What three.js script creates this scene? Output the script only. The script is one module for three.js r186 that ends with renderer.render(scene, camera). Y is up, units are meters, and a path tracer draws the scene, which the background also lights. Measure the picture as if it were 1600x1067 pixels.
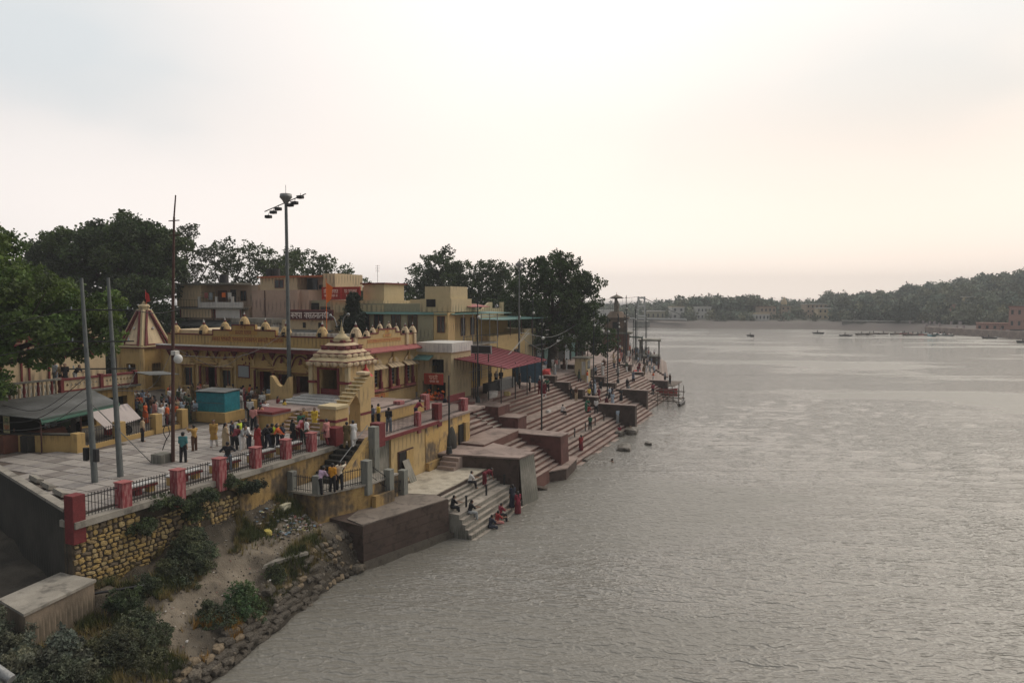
import * as THREE from 'three';
import { mergeGeometries, mergeVertices, toCreasedNormals } from 'three/addons/utils/BufferGeometryUtils.js';
import { RoundedBoxGeometry } from 'three/addons/geometries/RoundedBoxGeometry.js';

// ---------- camera, sky, sun, exposure ----------
const scene = new THREE.Scene();
const camera = new THREE.PerspectiveCamera(53.13, 1600 / 1067, 0.1, 6000);
camera.position.set(0, 15, 0);
camera.rotation.set(-0.05757, 0, 0);
const renderer = new THREE.WebGLRenderer({ antialias: true });
renderer.toneMapping = THREE.LinearToneMapping;
renderer.toneMappingExposure = 1.09;
renderer.shadowMap.enabled = true;

function rng(seed) { let a = seed >>> 0; return () => { a = (a + 0x6d2b79f5) | 0; let t = Math.imul(a ^ (a >>> 15), 1 | a); t = (t + Math.imul(t ^ (t >>> 7), 61 | t)) ^ t; return ((t ^ (t >>> 14)) >>> 0) / 4294967296; }; }
const hash2 = (x, y, s) => { let h = (Math.imul(x, 374761393) + Math.imul(y, 668265263) + Math.imul(s, 974634541)) | 0; h = Math.imul(h ^ (h >>> 13), 1274126177); return ((h ^ (h >>> 16)) >>> 0) / 4294967296; };
const md = (a, p) => ((a % p) + p) % p;
function vnoise(x, y, p, s) {            // value noise, periodic in p cells (p = 0: not periodic)
  const xi = Math.floor(x), yi = Math.floor(y), fx = x - xi, fy = y - yi, w = p || 1e6;
  const a = fx * fx * (3 - 2 * fx), b = fy * fy * (3 - 2 * fy);
  const h = (i, j) => hash2(md(xi + i, w), md(yi + j, w), s);
  return (h(0, 0) * (1 - a) + h(1, 0) * a) * (1 - b) + (h(0, 1) * (1 - a) + h(1, 1) * a) * b;
}
function fbm(x, y, p, s, o = 4) { let t = 0, a = 0.5, n = 0; for (let i = 0; i < o; i++) { t += a * vnoise(x, y, p, s + i * 17); n += a; a *= 0.5; x *= 2; y *= 2; p *= 2; } return t / n; }
const clamp = (x, a = 0, b = 1) => Math.min(b, Math.max(a, x));
const sstep = (a, b, x) => { const t = clamp((x - a) / (b - a)); return t * t * (3 - 2 * t); };
const lerp = (a, b, t) => a + (b - a) * t;

// a thin evening overcast: veiled sun ahead of the camera, bluish cloud sheets, warm low down on the right
const SUN_EL = 0.72, SUN_AZ = 0.85;      // radians above the horizon / right of straight ahead
{
  const w = 1024, h = 512, d = new Float32Array(w * h * 4);
  for (let j = 0; j < h; j++) for (let i = 0; i < w; i++) {
    const el = (j + 0.5) / h * Math.PI - Math.PI / 2, az = ((i + 0.5) / w - 0.25) * 2 * Math.PI; // u = .25 looks along -z
    const dx = Math.cos(el) * Math.sin(az), dy = Math.sin(el), dz = -Math.cos(el) * Math.cos(az);
    const sx = Math.cos(SUN_EL) * Math.sin(SUN_AZ), sy = Math.sin(SUN_EL), sz = -Math.cos(SUN_EL) * Math.cos(SUN_AZ);
    const k = Math.acos(clamp(dx * sx + dy * sy + dz * sz, -1, 1));      // angle from the veiled sun
    const up = clamp(el / 1.2);
    const near = (a, e) => Math.acos(clamp(Math.cos(el) * Math.cos(e) * Math.cos(az - a) + Math.sin(el) * Math.sin(e), -1, 1)), kb = near(0.30, 0.5), kc = near(0.10, 0.52);
    const back = sstep(0.85, 1.95, kb);
    let c = [lerp(0.87, 0.235, back), lerp(0.815, 0.24, back), lerp(0.785, 0.255, back)];
    const hz = 0.26 * (1 - back) * (1 - sstep(0.0, 0.26, el)); c = c.map((q) => q * (1 + hz));
    const warm = Math.exp(-Math.pow((az - 0.5) / 0.7, 2)) * (1 - sstep(0.05, 0.55, el)) * 1.2;
    c[0] += 0.10 * warm; c[1] += 0.01 * warm; c[2] -= 0.075 * warm;
    const px = dx / (dy + 0.22), pz = dz / (dy + 0.22);
    const n = fbm(px * 0.8 + 7.3, pz * 0.8 + 3.1, 0, 5, 5), n2 = fbm(px * 0.45 + 1.7, pz * 1.1 + 9.2, 0, 31, 4);
    const spot = (a, e, w, h) => Math.exp(-Math.pow((az - a) / w, 2) - Math.pow((el - e) / h, 2));
    const sheet = clamp(sstep(0.40, 0.70, n) * 0.7 + 0.8 * spot(-0.62, 0.30, 0.30, 0.14) * (0.4 + n) + 0.75 * spot(0.66, 0.36, 0.28, 0.15) * (0.4 + n)) * sstep(0.06, 0.30, el) * (1 - 0.9 * Math.exp(-Math.pow(kc / 0.30, 2)));
    const dim = 1 - 0.7 * back; c[0] -= 0.22 * sheet * dim; c[1] -= 0.125 * sheet * dim; c[2] -= 0.07 * sheet * dim;
    const veil = 0.06 * (n2 - 0.5);
    const glow = 0.22 * Math.exp(-Math.pow(kc / 0.36, 2)) + 0.55 * Math.exp(-Math.pow(k / 0.34, 2)) + 0.06 * Math.exp(-Math.pow(kb / 0.9, 2));
    const g = [1.0, 0.97, 0.90];
    const o = (j * w + i) * 4;
    const low = el < 0 ? 0.55 : 1;
    for (let q = 0; q < 3; q++) d[o + q] = Math.max(0.02, (c[q] + veil + glow * g[q]) * low);
    d[o + 3] = 1;
  }
  const t = new THREE.DataTexture(d, w, h, THREE.RGBAFormat, THREE.FloatType);
  t.mapping = THREE.EquirectangularReflectionMapping; t.magFilter = t.minFilter = THREE.LinearFilter; t.wrapS = THREE.RepeatWrapping; t.needsUpdate = true;
  scene.background = t; scene.environment = t; scene.environmentIntensity = 1;
}
const sun = new THREE.DirectionalLight(new THREE.Color().setRGB(1, 0.88, 0.70), 0.9);
sun.position.set(Math.sin(SUN_AZ) * Math.cos(SUN_EL) * 200 + 20, Math.sin(SUN_EL) * 200, -Math.cos(SUN_AZ) * Math.cos(SUN_EL) * 200 - 60);
sun.target.position.set(20, 0, -60); sun.castShadow = true; sun.shadow.radius = 90;
{ const k = sun.shadow.camera; k.left = k.bottom = -120; k.right = k.top = 120; k.far = 500; sun.shadow.mapSize.set(2048, 2048); }
scene.add(sun, sun.target);
scene.fog = new THREE.FogExp2(new THREE.Color().setRGB(0.90, 0.94, 0.97), 0.00056);

// ---------- frame of the ghat: u runs down the river bank, v inland from the river, y up ----------
const AZ = 24 * Math.PI / 180, SN = Math.sin(AZ), CS = Math.cos(AZ), TH = Math.PI / 2 - AZ;
const LW = (u, y, v) => new THREE.Vector3(u * SN - v * CS, y, -(u * CS + v * SN));
const UV = (X, D) => [X * SN + D * CS, -X * CS + D * SN];   // metres right of / ahead of the bridge -> u, v
const used = {};
const num = (n) => { used[n] = (used[n] ?? -1) + 1; return used[n] ? n + '_' + String(used[n]).padStart(3, '0') : n; };
function tag(o, label, category, group) { o.userData.label = label; o.userData.category = category; if (group) o.userData.group = group; return o; }
function thing(name, label, category, [u, y, v], turn = 0, group) {
  const o = new THREE.Group(); o.name = num(name); o.position.copy(LW(u, y, v)); o.rotation.y = TH + turn; o.base = [u, y, v]; scene.add(o);
  return tag(o, label, category, group);
}
function place(name, [u, y, v], turn = 0) {                  // a piece of the setting
  const o = new THREE.Group(); o.name = num(name); o.position.copy(LW(u, y, v)); o.rotation.y = TH + turn; o.base = [u, y, v]; o.userData.kind = 'structure'; scene.add(o); return o;
}
function copy(src, label, [u, y, v], turn = 0, group) {
  const o = src.clone(); o.name = num(src.name.replace(/_\d+$/, '')); o.position.copy(LW(u, y, v)); o.rotation.y = TH + turn; scene.add(o);
  o.userData = { ...src.userData, label }; if (group) o.userData.group = group; return o;
}
function boxUV(g) {
  const p = g.attributes.position, n = g.attributes.normal, uv = new Float32Array(p.count * 2);
  for (let i = 0; i < p.count; i += 3) {
    let ax = 0, ay = 0, az = 0;
    for (let k = 0; k < 3; k++) { ax += n.getX(i + k); ay += n.getY(i + k); az += n.getZ(i + k); }
    ax = Math.abs(ax); ay = Math.abs(ay); az = Math.abs(az);
    for (let k = 0; k < 3; k++) {
      const x = p.getX(i + k), y = p.getY(i + k), z = p.getZ(i + k), q = 2 * (i + k);
      if (ay >= ax && ay >= az) { uv[q] = x; uv[q + 1] = z; } else if (ax >= az) { uv[q] = z; uv[q + 1] = y; } else { uv[q] = x; uv[q + 1] = y; }
    }
  }
  g.setAttribute('uv', new THREE.BufferAttribute(uv, 2));
}
class G {                                                     // collects shapes given in (u, y, v); make() merges them into one named mesh
  constructor(t) { this.b = t?.base ?? [0, 0, 0]; this.a = []; this.keep = false; }
  add(g, u = 0, y = 0, v = 0) { g.translate(u - this.b[0], y - this.b[1], -(v - this.b[2])); this.a.push(g); return this; }
  raw(g) { this.a.push(g); return this; }
  box(u0, u1, y0, y1, v0, v1) { return this.add(new THREE.BoxGeometry(Math.abs(u1 - u0), Math.abs(y1 - y0), Math.abs(v1 - v0)), (u0 + u1) / 2, (y0 + y1) / 2, (v0 + v1) / 2); }
  rbox(u0, u1, y0, y1, v0, v1, r = 0.025) { return this.add(new RoundedBoxGeometry(Math.abs(u1 - u0), Math.abs(y1 - y0), Math.abs(v1 - v0), 1, r), (u0 + u1) / 2, (y0 + y1) / 2, (v0 + v1) / 2); }
  cyl(u, y0, y1, v, r0, r1 = r0, n = 10) { return this.add(new THREE.CylinderGeometry(r1, r0, y1 - y0, n), u, (y0 + y1) / 2, v); }
  sph(u, y, v, r, sy = 1, n = 10) { const g = new THREE.SphereGeometry(r, n, Math.ceil(n * 0.7)); g.scale(1, sy, 1); return this.add(g, u, y, v); }
  lathe(u, y, v, pts, n = 12, turn = 0) { const g = new THREE.LatheGeometry(pts.map((p) => new THREE.Vector2(p[0], p[1])), n); g.rotateY(turn); return this.add(g, u, y, v); }
  bar(p, q, w = 0.04, n = 6, w2 = w) {
    const a = new THREE.Vector3(p[0], p[1], -p[2]), b = new THREE.Vector3(q[0], q[1], -q[2]), d = b.clone().sub(a), L = d.length();
    const g = n === 4 ? new THREE.BoxGeometry(w, L, w2) : new THREE.CylinderGeometry(w2 / 2, w / 2, L, n);
    g.applyQuaternion(new THREE.Quaternion().setFromUnitVectors(new THREE.Vector3(0, 1, 0), d.normalize()));
    return this.add(g, (p[0] + q[0]) / 2, (p[1] + q[1]) / 2, (p[2] + q[2]) / 2);
  }
  tube(pts, r = 0.02, seg = 16, n = 5) {
    const c = new THREE.CatmullRomCurve3(pts.map((p) => new THREE.Vector3(p[0] - this.b[0], p[1] - this.b[1], -(p[2] - this.b[2]))));
    this.a.push(new THREE.TubeGeometry(c, seg, r, n)); return this;
  }
  shape(pts, holes = []) { const s = new THREE.Shape(pts.map((p) => new THREE.Vector2(p[0], p[1]))); for (const h of holes) s.holes.push(new THREE.Path(h.map((p) => new THREE.Vector2(p[0], p[1])))); return s; }
  ex(s, depth, bevel = 0) { return new THREE.ExtrudeGeometry(s, { depth, bevelEnabled: bevel > 0, bevelSize: bevel, bevelThickness: bevel, bevelSegments: 1, curveSegments: 8 }); }
  wallU(pts, v0, v1, holes) { const g = this.ex(this.shape(pts, holes), v1 - v0); return this.add(g, 0, 0, v1); }            // outline in (u, y), thick from v0 to v1
  wallV(pts, u0, u1, holes) { const g = this.ex(this.shape(pts, holes), u1 - u0); g.rotateY(Math.PI / 2); return this.add(g, u0, 0, 0); } // outline in (v, y), thick from u0 to u1
  slab(pts, y0, y1) { const g = this.ex(this.shape(pts), y1 - y0); g.rotateX(-Math.PI / 2); return this.add(g, 0, y0, 0); }      // outline in (u, v)
  sheet(a, b, c, d, t = 0.05) {                               // a four-cornered sheet with thickness t downwards
    const P = [a, b, c, d].map((p) => [p[0], p[1], -p[2]]), Q = P.map((p) => [p[0], p[1] - t, p[2]]);
    const f = []; const tri = (x, y, z) => f.push(...x, ...y, ...z), quad = (x, y, z, w) => { tri(x, y, z); tri(x, z, w); };
    quad(P[0], P[1], P[2], P[3]); quad(Q[3], Q[2], Q[1], Q[0]);
    for (let i = 0; i < 4; i++) { const j = (i + 1) % 4; quad(P[i], Q[i], Q[j], P[j]); }
    const g = new THREE.BufferGeometry(); g.setAttribute('position', new THREE.Float32BufferAttribute(f, 3)); g.computeVertexNormals();
    return this.add(g);
  }
  geo() {
    const l = this.a.map((g) => { const q = g.index ? g.toNonIndexed() : g; for (const k of Object.keys(q.attributes)) if (k !== 'position' && k !== 'normal' && !(this.keep && (k === 'uv' || k === 'color'))) q.deleteAttribute(k); if (!q.attributes.normal) q.computeVertexNormals(); return q; });
    const m = l.length === 1 ? l[0] : mergeGeometries(l, false); if (!this.keep) boxUV(m); return m;
  }
  make(name, mat, parent, data) {
    const m = new THREE.Mesh(this.geo(), mat); m.name = parent ? name : num(name); m.castShadow = m.receiveShadow = true; if (data) Object.assign(m.userData, data);
    (parent ?? scene).add(m); return m;
  }
}

// ---------- procedural textures and materials ----------
function ctex(size, fn, srgb = true) {
  const d = new Uint8Array(size * size * 4);
  for (let j = 0; j < size; j++) for (let i = 0; i < size; i++) { const c = fn(i / size, j / size), o = (j * size + i) * 4; for (let k = 0; k < 3; k++) { const x = clamp(Array.isArray(c) ? c[k] : c); d[o + k] = 255 * (srgb ? (x <= 0.0031308 ? 12.92 * x : 1.055 * Math.pow(x, 1 / 2.4) - 0.055) : x); } d[o + 3] = 255; }
  const t = new THREE.DataTexture(d, size, size); t.magFilter = t.minFilter = THREE.LinearFilter; t.wrapS = t.wrapT = THREE.RepeatWrapping; if (srgb) t.colorSpace = THREE.SRGBColorSpace; t.needsUpdate = true; return t;
}
const rep = (t, m) => { const q = t.clone(); q.repeat.set(1 / m, 1 / m); q.needsUpdate = true; return q; };
const TX = {
  plaster: ctex(512, (x, y) => { const b = fbm(x * 4, y * 4, 4, 3, 5), s = fbm(x * 24, y * 3, 3, 9, 3) , f = fbm(x * 64, y * 64, 64, 2, 2); const dirt = sstep(0.46, 0.74, s * 0.6 + b * 0.45); const k = 0.78 + 0.3 * (b - 0.5) + 0.12 * (f - 0.5) + 0.14; return [k * (1 - 0.5 * dirt), k * (1 - 0.5 * dirt), k * (1 - 0.43 * dirt)]; }),
  concrete: ctex(512, (x, y) => { const b = fbm(x * 5, y * 5, 5, 13, 6), s = fbm(x * 20, y * 2, 2, 19, 4), f = fbm(x * 90, y * 90, 90, 4, 2); const k = 0.45 + 0.65 * b + 0.2 * (f - 0.5); const m = sstep(0.45, 0.75, s); return [k * (1 - 0.5 * m), k * (1 - 0.48 * m), k * (1 - 0.5 * m)]; }),
  peel: ctex(512, (x, y) => { const s = fbm(x * 14, y * 3, 2, 41, 4), b = fbm(x * 5, y * 5, 5, 43, 5), f = fbm(x * 70, y * 70, 70, 47, 2); const m = 0.92 * sstep(0.38, 0.68, s * 0.6 + b * 0.4), l = 0.8 * sstep(0.42, 0.68, b); const y0 = [1, 0.72, 0.30], gr = [0.42, 0.36, 0.28], dk = [0.13, 0.115, 0.10]; const a = [0, 1, 2].map((k) => lerp(lerp(y0[k], gr[k], l), dk[k], m) * (0.8 + 0.4 * f)); return a; }),
  soil: ctex(512, (x, y) => { const b = fbm(x * 6, y * 6, 6, 23, 6), f = fbm(x * 100, y * 100, 100, 29, 3), g = sstep(0.7, 0.8, fbm(x * 40, y * 40, 40, 37, 2)); const k = 0.4 + 0.9 * b * (0.6 + 0.8 * f); return [k + 0.25 * g, k * 0.97 + 0.25 * g, k * 0.92 + 0.25 * g]; }),
  worn: ctex(512, (x, y) => { const b = fbm(x * 8, y * 8, 8, 53, 5), s = fbm(x * 30, y * 5, 5, 59, 3), f = fbm(x * 80, y * 80, 80, 61, 2); const m = 0.85 * sstep(0.40, 0.72, 0.7 * s + 0.3 * b); const k = 0.85 + 0.5 * (f - 0.5); return [lerp(0.30, 0.50, m) * k, lerp(0.045, 0.235, m) * k, lerp(0.055, 0.225, m) * k]; }),
  iso: ctex(512, (x, y) => { const b = fbm(x * 4, y * 4, 4, 83, 6), f = fbm(x * 90, y * 90, 90, 84, 2), st = sstep(0.55, 0.75, fbm(x * 7, y * 7, 7, 87, 5)); const k = (0.5 + 0.62 * b + 0.22 * (f - 0.5)) * (1 - 0.38 * st); return [k, k * 0.985, k * 0.96]; }),
  fine: ctex(256, (x, y) => 0.72 + 0.5 * (fbm(x * 40, y * 40, 40, 71, 3) - 0.5) + 0.3 * (fbm(x * 5, y * 5, 5, 73, 3) - 0.3)),
};
function mat(name, rgb, o = {}) {
  const m = new (o.transmission || o.clearcoat || o.phys ? THREE.MeshPhysicalMaterial : THREE.MeshStandardMaterial)({ roughness: o.rough ?? 0.85, metalness: o.metal ?? 0 });
  m.color.setRGB(...rgb); m.name = name;
  if (o.tex) { m.map = rep(TX[o.tex], o.size ?? 3); if (o.bump !== 0) { m.bumpMap = m.map; m.bumpScale = o.bump ?? 0.01; } }
  if (o.transmission) { m.transmission = o.transmission; m.thickness = 0; }
  if (o.side) m.side = o.side; if (o.vc) m.vertexColors = true; if (o.map) m.map = o.map;
  return m;
}
const M = {
  yellow: mat('yellow_plaster', [0.60, 0.43, 0.20], { tex: 'plaster', size: 4 }),
  ochre: mat('ochre_plaster', [0.52, 0.35, 0.135], { tex: 'plaster', size: 3.3 }),
  pale: mat('pale_yellow_plaster', [0.60, 0.49, 0.29], { tex: 'plaster', size: 5 }),
  cream: mat('cream_plaster', [0.66, 0.52, 0.33], { tex: 'plaster', size: 4.4 }),
  beige: mat('beige_plaster', [0.50, 0.38, 0.28], { tex: 'plaster', size: 5.5 }),
  pinkish: mat('pinkish_plaster', [0.50, 0.355, 0.275], { tex: 'plaster', size: 5.1 }),
  greenish: mat('grey_green_plaster', [0.36, 0.34, 0.23], { tex: 'plaster', size: 3.7 }),
  white: mat('whitewash', [0.68, 0.66, 0.61], { tex: 'plaster', size: 3.9 }),
  marble: mat('marble', [0.58, 0.58, 0.56], { tex: 'fine', size: 2.2, rough: 0.45, bump: 0.002 }),
  maroon: mat('maroon_paint', [0.20, 0.028, 0.03], { tex: 'fine', size: 2.6, rough: 0.7, bump: 0.003 }),
  rose: mat('faded_rose_paint', [0.42, 0.12, 0.115], { tex: 'fine', size: 2.4, rough: 0.75, bump: 0.003 }),
  redpost: mat('worn_red_paint', [1, 1, 1], { tex: 'worn', size: 1.6, rough: 0.75, bump: 0.004 }),
  redpost2: mat('dull_red_paint', [0.22, 0.032, 0.035], { tex: 'fine', size: 1.6, rough: 0.75, bump: 0.004 }),
  ghatwall: mat('dark_brown_stone', [0.095, 0.066, 0.054], { tex: 'iso', size: 2.6, bump: 0.02, rough: 0.9 }),
  ghatred: mat('maroon_stone', [0.15, 0.062, 0.052], { tex: 'iso', size: 2.9, rough: 0.9, bump: 0.015 }),
  riser: mat('red_riser', [0.20, 0.092, 0.072], { tex: 'fine', size: 1.9, rough: 0.9 }),
  tread: mat('pinkish_stone_tread', [0.37, 0.285, 0.25], { tex: 'iso', size: 4.7, rough: 0.85, bump: 0.006 }),
  treadb: mat('worn_stone_tread', [0.42, 0.335, 0.295], { tex: 'iso', size: 3.1, bump: 0.008 }), treadc: mat('dusty_stone_tread', [0.325, 0.26, 0.225], { tex: 'iso', size: 3.9, bump: 0.008 }), riserb: mat('faded_red_riser', [0.235, 0.13, 0.105], { tex: 'iso', size: 2.3 }), riserc: mat('dark_red_riser', [0.15, 0.072, 0.058], { tex: 'iso', size: 2.8 }),
  tread2: mat('grey_stone_tread', [0.42, 0.38, 0.33], { tex: 'iso', size: 3.7, rough: 0.85, bump: 0.006 }),
  tile: mat('grey_plaza_tile', [0.345, 0.315, 0.285], { tex: 'plaster', size: 3.1, rough: 0.7, bump: 0.004 }),
  tile2: mat('light_plaza_tile', [0.40, 0.365, 0.33], { tex: 'plaster', size: 2.7, rough: 0.7, bump: 0.004 }),
  tile3: mat('dark_plaza_tile', [0.25, 0.222, 0.20], { tex: 'plaster', size: 3.5, rough: 0.75, bump: 0.004 }),
  grout: mat('dark_joint', [0.13, 0.105, 0.09], { tex: 'soil', size: 2 }),
  pave: mat('pink_pavement', [0.36, 0.28, 0.25], { tex: 'iso', size: 5, bump: 0.006 }),
  sand: mat('pale_sandy_paving', [0.50, 0.46, 0.38], { tex: 'soil', size: 2.8, bump: 0.03 }),
  concrete: mat('grey_concrete', [0.36, 0.34, 0.29], { tex: 'concrete', size: 3 }),
  conctop: mat('grey_concrete_top', [0.38, 0.355, 0.31], { tex: 'iso', size: 2.7, bump: 0.012 }),
  postgrey: mat('grey_green_post', [0.24, 0.245, 0.215], { tex: 'plaster', size: 2 }),
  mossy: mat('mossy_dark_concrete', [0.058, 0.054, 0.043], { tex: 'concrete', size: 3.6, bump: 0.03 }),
  peel: mat('peeling_yellow_wall', [0.62, 0.56, 0.50], { tex: 'peel', size: 3.8, bump: 0.02 }),
  peel2: mat('peeling_yellow_wall_dark', [0.42, 0.38, 0.34], { tex: 'peel', size: 4.6, bump: 0.02 }),
  soil: mat('dry_soil', [1, 1, 1], { tex: 'soil', size: 3.2, bump: 0.06, vc: true }),
  street: mat('dusty_street', [0.14, 0.125, 0.11], { tex: 'soil', size: 5, bump: 0.02 }),
  mortar: mat('dark_mortar', [0.085, 0.068, 0.048], { tex: 'soil', size: 1.7, bump: 0.05 }),
  iron: mat('black_iron', [0.03, 0.03, 0.032], { rough: 0.6, metal: 0.3 }),
  rust: mat('rust_brown_steel', [0.095, 0.04, 0.03], { tex: 'fine', size: 0.8, rough: 0.7 }),
  galv: mat('grey_painted_pole', [0.15, 0.165, 0.16], { tex: 'plaster', size: 1.4, rough: 0.55, metal: 0.2 }),
  darkpole: mat('dark_green_pole', [0.035, 0.04, 0.042], { rough: 0.5, metal: 0.3 }),
  steel: mat('grey_steel', [0.33, 0.34, 0.34], { tex: 'fine', size: 0.7, rough: 0.5, metal: 0.5 }),
  tin: mat('weathered_tin', [0.18, 0.19, 0.185], { tex: 'concrete', size: 2.3, rough: 0.55, metal: 0.3 }),
  teal: mat('teal_sheet', [0.10, 0.24, 0.215], { tex: 'fine', size: 1.7, rough: 0.6 }),
  green: mat('dark_green_sheet', [0.025, 0.13, 0.085], { tex: 'fine', size: 1.5, rough: 0.6 }),
  bluebox: mat('turquoise_paint', [0.025, 0.27, 0.34], { tex: 'fine', size: 2.5, rough: 0.45, bump: 0.002 }),
  redcloth: mat('crimson_sheet', [0.27, 0.03, 0.05], { tex: 'fine', size: 3.1, rough: 0.7, bump: 0.004 }),
  tarp: mat('pale_mauve_tarp', [0.52, 0.46, 0.44], { tex: 'plaster', size: 3.3, rough: 0.8, bump: 0.02 }),
  orange: mat('saffron_cloth', [0.78, 0.16, 0.02], { rough: 0.8 }),
  red: mat('red_paint', [0.50, 0.035, 0.03], { rough: 0.6 }),
  boat: mat('faded_red_hull', [0.45, 0.075, 0.06], { tex: 'fine', size: 1.2, rough: 0.55 }),
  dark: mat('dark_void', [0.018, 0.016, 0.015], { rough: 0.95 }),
  glass: mat('dark_window_glass', [0.035, 0.04, 0.045], { rough: 0.12, clearcoat: 1 }),
  shutter: mat('grey_blue_shutter', [0.30, 0.34, 0.36], { rough: 0.5, metal: 0.3 }),
  brownwood: mat('brown_wood', [0.16, 0.055, 0.03], { tex: 'fine', size: 0.9, rough: 0.6 }),
  wood: mat('grey_wood', [0.17, 0.13, 0.10], { tex: 'fine', size: 0.6, rough: 0.8 }),
  black: mat('black_plastic', [0.015, 0.015, 0.017], { rough: 0.5 }),
  bulb: mat('white_lamp_globe', [0.6, 0.6, 0.57], { rough: 0.3 }),
  bark: mat('bark', [0.10, 0.08, 0.062], { tex: 'soil', size: 1.1, bump: 0.06 }),
  rock: mat('grey_brown_rock', [0.20, 0.175, 0.14], { tex: 'soil', size: 1.3, bump: 0.06 }),
  wetrock: mat('wet_rock', [0.12, 0.105, 0.085], { tex: 'soil', size: 1.3, bump: 0.06, rough: 0.35 }),
  wire: mat('black_cable', [0.03, 0.03, 0.03], { rough: 0.7 }),
};
const STONES = [[0.58, 0.41, 0.16], [0.52, 0.38, 0.17], [0.42, 0.31, 0.16], [0.58, 0.45, 0.23], [0.24, 0.19, 0.13]].map((c, i) => mat('yellow_stone_' + i, c, { tex: 'soil', size: 0.9, bump: 0.02 }));

// ---------- river ----------
{
  const N = 1024, TILE = 14, r = rng(11), H = new Float32Array(N * N);
  const field = (lo, hi, count, spread, main) => {
    const f = new Float32Array(N * N), list = [];
    while (list.length < count) { const L = lo * Math.pow(hi / lo, r()), a = main + (r() + r() + r() - 1.5) * spread, kx = Math.round(Math.cos(a) * TILE / L), ky = Math.round(Math.sin(a) * TILE / L); if (kx || ky) list.push([kx, ky, r() * 6.283, Math.pow(L, 0.8)]); }
    let sum = 0; for (const q of list) sum += q[3] * q[3] / 2;
    const cx = new Float32Array(N), sx = new Float32Array(N), cy = new Float32Array(N), sy = new Float32Array(N);
    for (const [kx, ky, ph, am] of list) {
      for (let i = 0; i < N; i++) { const a = 6.283185 * kx * i / N; cx[i] = Math.cos(a) * am; sx[i] = Math.sin(a) * am; const b = 6.283185 * ky * i / N + ph; cy[i] = Math.cos(b); sy[i] = Math.sin(b); }
      for (let j = 0; j < N; j++) for (let i = 0; i < N; i++) f[j * N + i] += cx[i] * cy[j] - sx[i] * sy[j];
    }
    const k = 1 / Math.sqrt(sum); for (let i = 0; i < N * N; i++) f[i] *= k; return f;
  };
  const big = field(0.32, 0.8, 64, 0.75, 1.53), small = field(0.14, 0.4, 44, 1.3, 1.5);
  for (let i = 0; i < N * N; i++) H[i] = 0.019 * Math.pow(Math.max(0, 1 - Math.abs(big[i]) * 0.62), 1.7) + 0.009 * big[i] + 0.0036 * small[i];
  const d = new Uint8Array(N * N * 4), px = TILE / N;
  for (let j = 0; j < N; j++) for (let i = 0; i < N; i++) {
    const gx = (H[j * N + (i + 1) % N] - H[j * N + (i + N - 1) % N]) / (2 * px), gy = (H[((j + 1) % N) * N + i] - H[((j + N - 1) % N) * N + i]) / (2 * px), l = 1 / Math.hypot(gx, gy, 1), o = (j * N + i) * 4;
    d[o] = 127.5 + 127.5 * -gx * l; d[o + 1] = 127.5 + 127.5 * -gy * l; d[o + 2] = 127.5 + 127.5 * l; d[o + 3] = 255;
  }
  const nm = new THREE.DataTexture(d, N, N); nm.wrapS = nm.wrapT = THREE.RepeatWrapping; nm.magFilter = nm.minFilter = THREE.LinearFilter; nm.needsUpdate = true;
  // long slicks and ruffled lanes that run with the current
  const rough = ctex(512, (x, y) => { const a = fbm(x * 5, y * 5, 5, 91, 5); return [0, 0.05 + 0.30 * sstep(0.45, 0.65, a), 0]; }, false);
  rough.repeat.set(14 / 190, 14 / 60);
  const water = new THREE.MeshPhysicalMaterial({ roughness: 1, metalness: 0, normalMap: nm, roughnessMap: rough, ior: 1.5 });
  water.color.setRGB(0.195, 0.186, 0.162); water.normalScale.set(1.3, 1.3); water.name = 'river_water';
  const waves = [], rw = rng(5);
  for (let i = 0; i < 16; i++) { const L = 0.9 * Math.pow(3.6, rw()), a = 1.42 + (rw() + rw() - 1) * 0.8; waves.push([Math.cos(a) * 6.283 / L, Math.sin(a) * 6.283 / L, rw() * 6.28, 0.0034 * L]); }
  const ht = (x, z) => { let h = 0; for (const w of waves) h += w[3] * Math.sin(w[0] * x + w[1] * z + w[2]); return h * (0.5 + 1.0 * vnoise(x * 0.09, z * 0.09, 0, 3)); };
  const grid = (x0, x1, d0, d1, c, y, amp) => {
    const nx = Math.round((x1 - x0) / c), nz = Math.round((d1 - d0) / c), p = new Float32Array((nx + 1) * (nz + 1) * 3), uv = new Float32Array((nx + 1) * (nz + 1) * 2), idx = new Uint32Array(nx * nz * 6);
    for (let j = 0, k = 0, q = 0; j <= nz; j++) for (let i = 0; i <= nx; i++) { const x = x0 + i * c, D = d0 + j * c; const e = amp ? sstep(0, 2, Math.min(x - x0 + 1, x1 - x, D - d0 + 3, d1 - D + (d1 < 100 ? 3 : 0))) * (1 - sstep(45, 132, D)) : 0; p[k++] = x; p[k++] = y + (e ? ht(x, D) * e * amp : 0); p[k++] = -D; uv[q++] = x / TILE; uv[q++] = D / TILE; }
    for (let j = 0, k = 0; j < nz; j++) for (let i = 0; i < nx; i++) { const a = j * (nx + 1) + i, b = a + 1, cc = a + nx + 1, dd = cc + 1; idx[k++] = a; idx[k++] = b; idx[k++] = dd; idx[k++] = a; idx[k++] = dd; idx[k++] = cc; }
    const g = new THREE.BufferGeometry(); g.setAttribute('position', new THREE.BufferAttribute(p, 3)); g.setAttribute('uv', new THREE.BufferAttribute(uv, 2)); g.setIndex(new THREE.BufferAttribute(idx, 1)); g.computeVertexNormals(); return g;
  };
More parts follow.
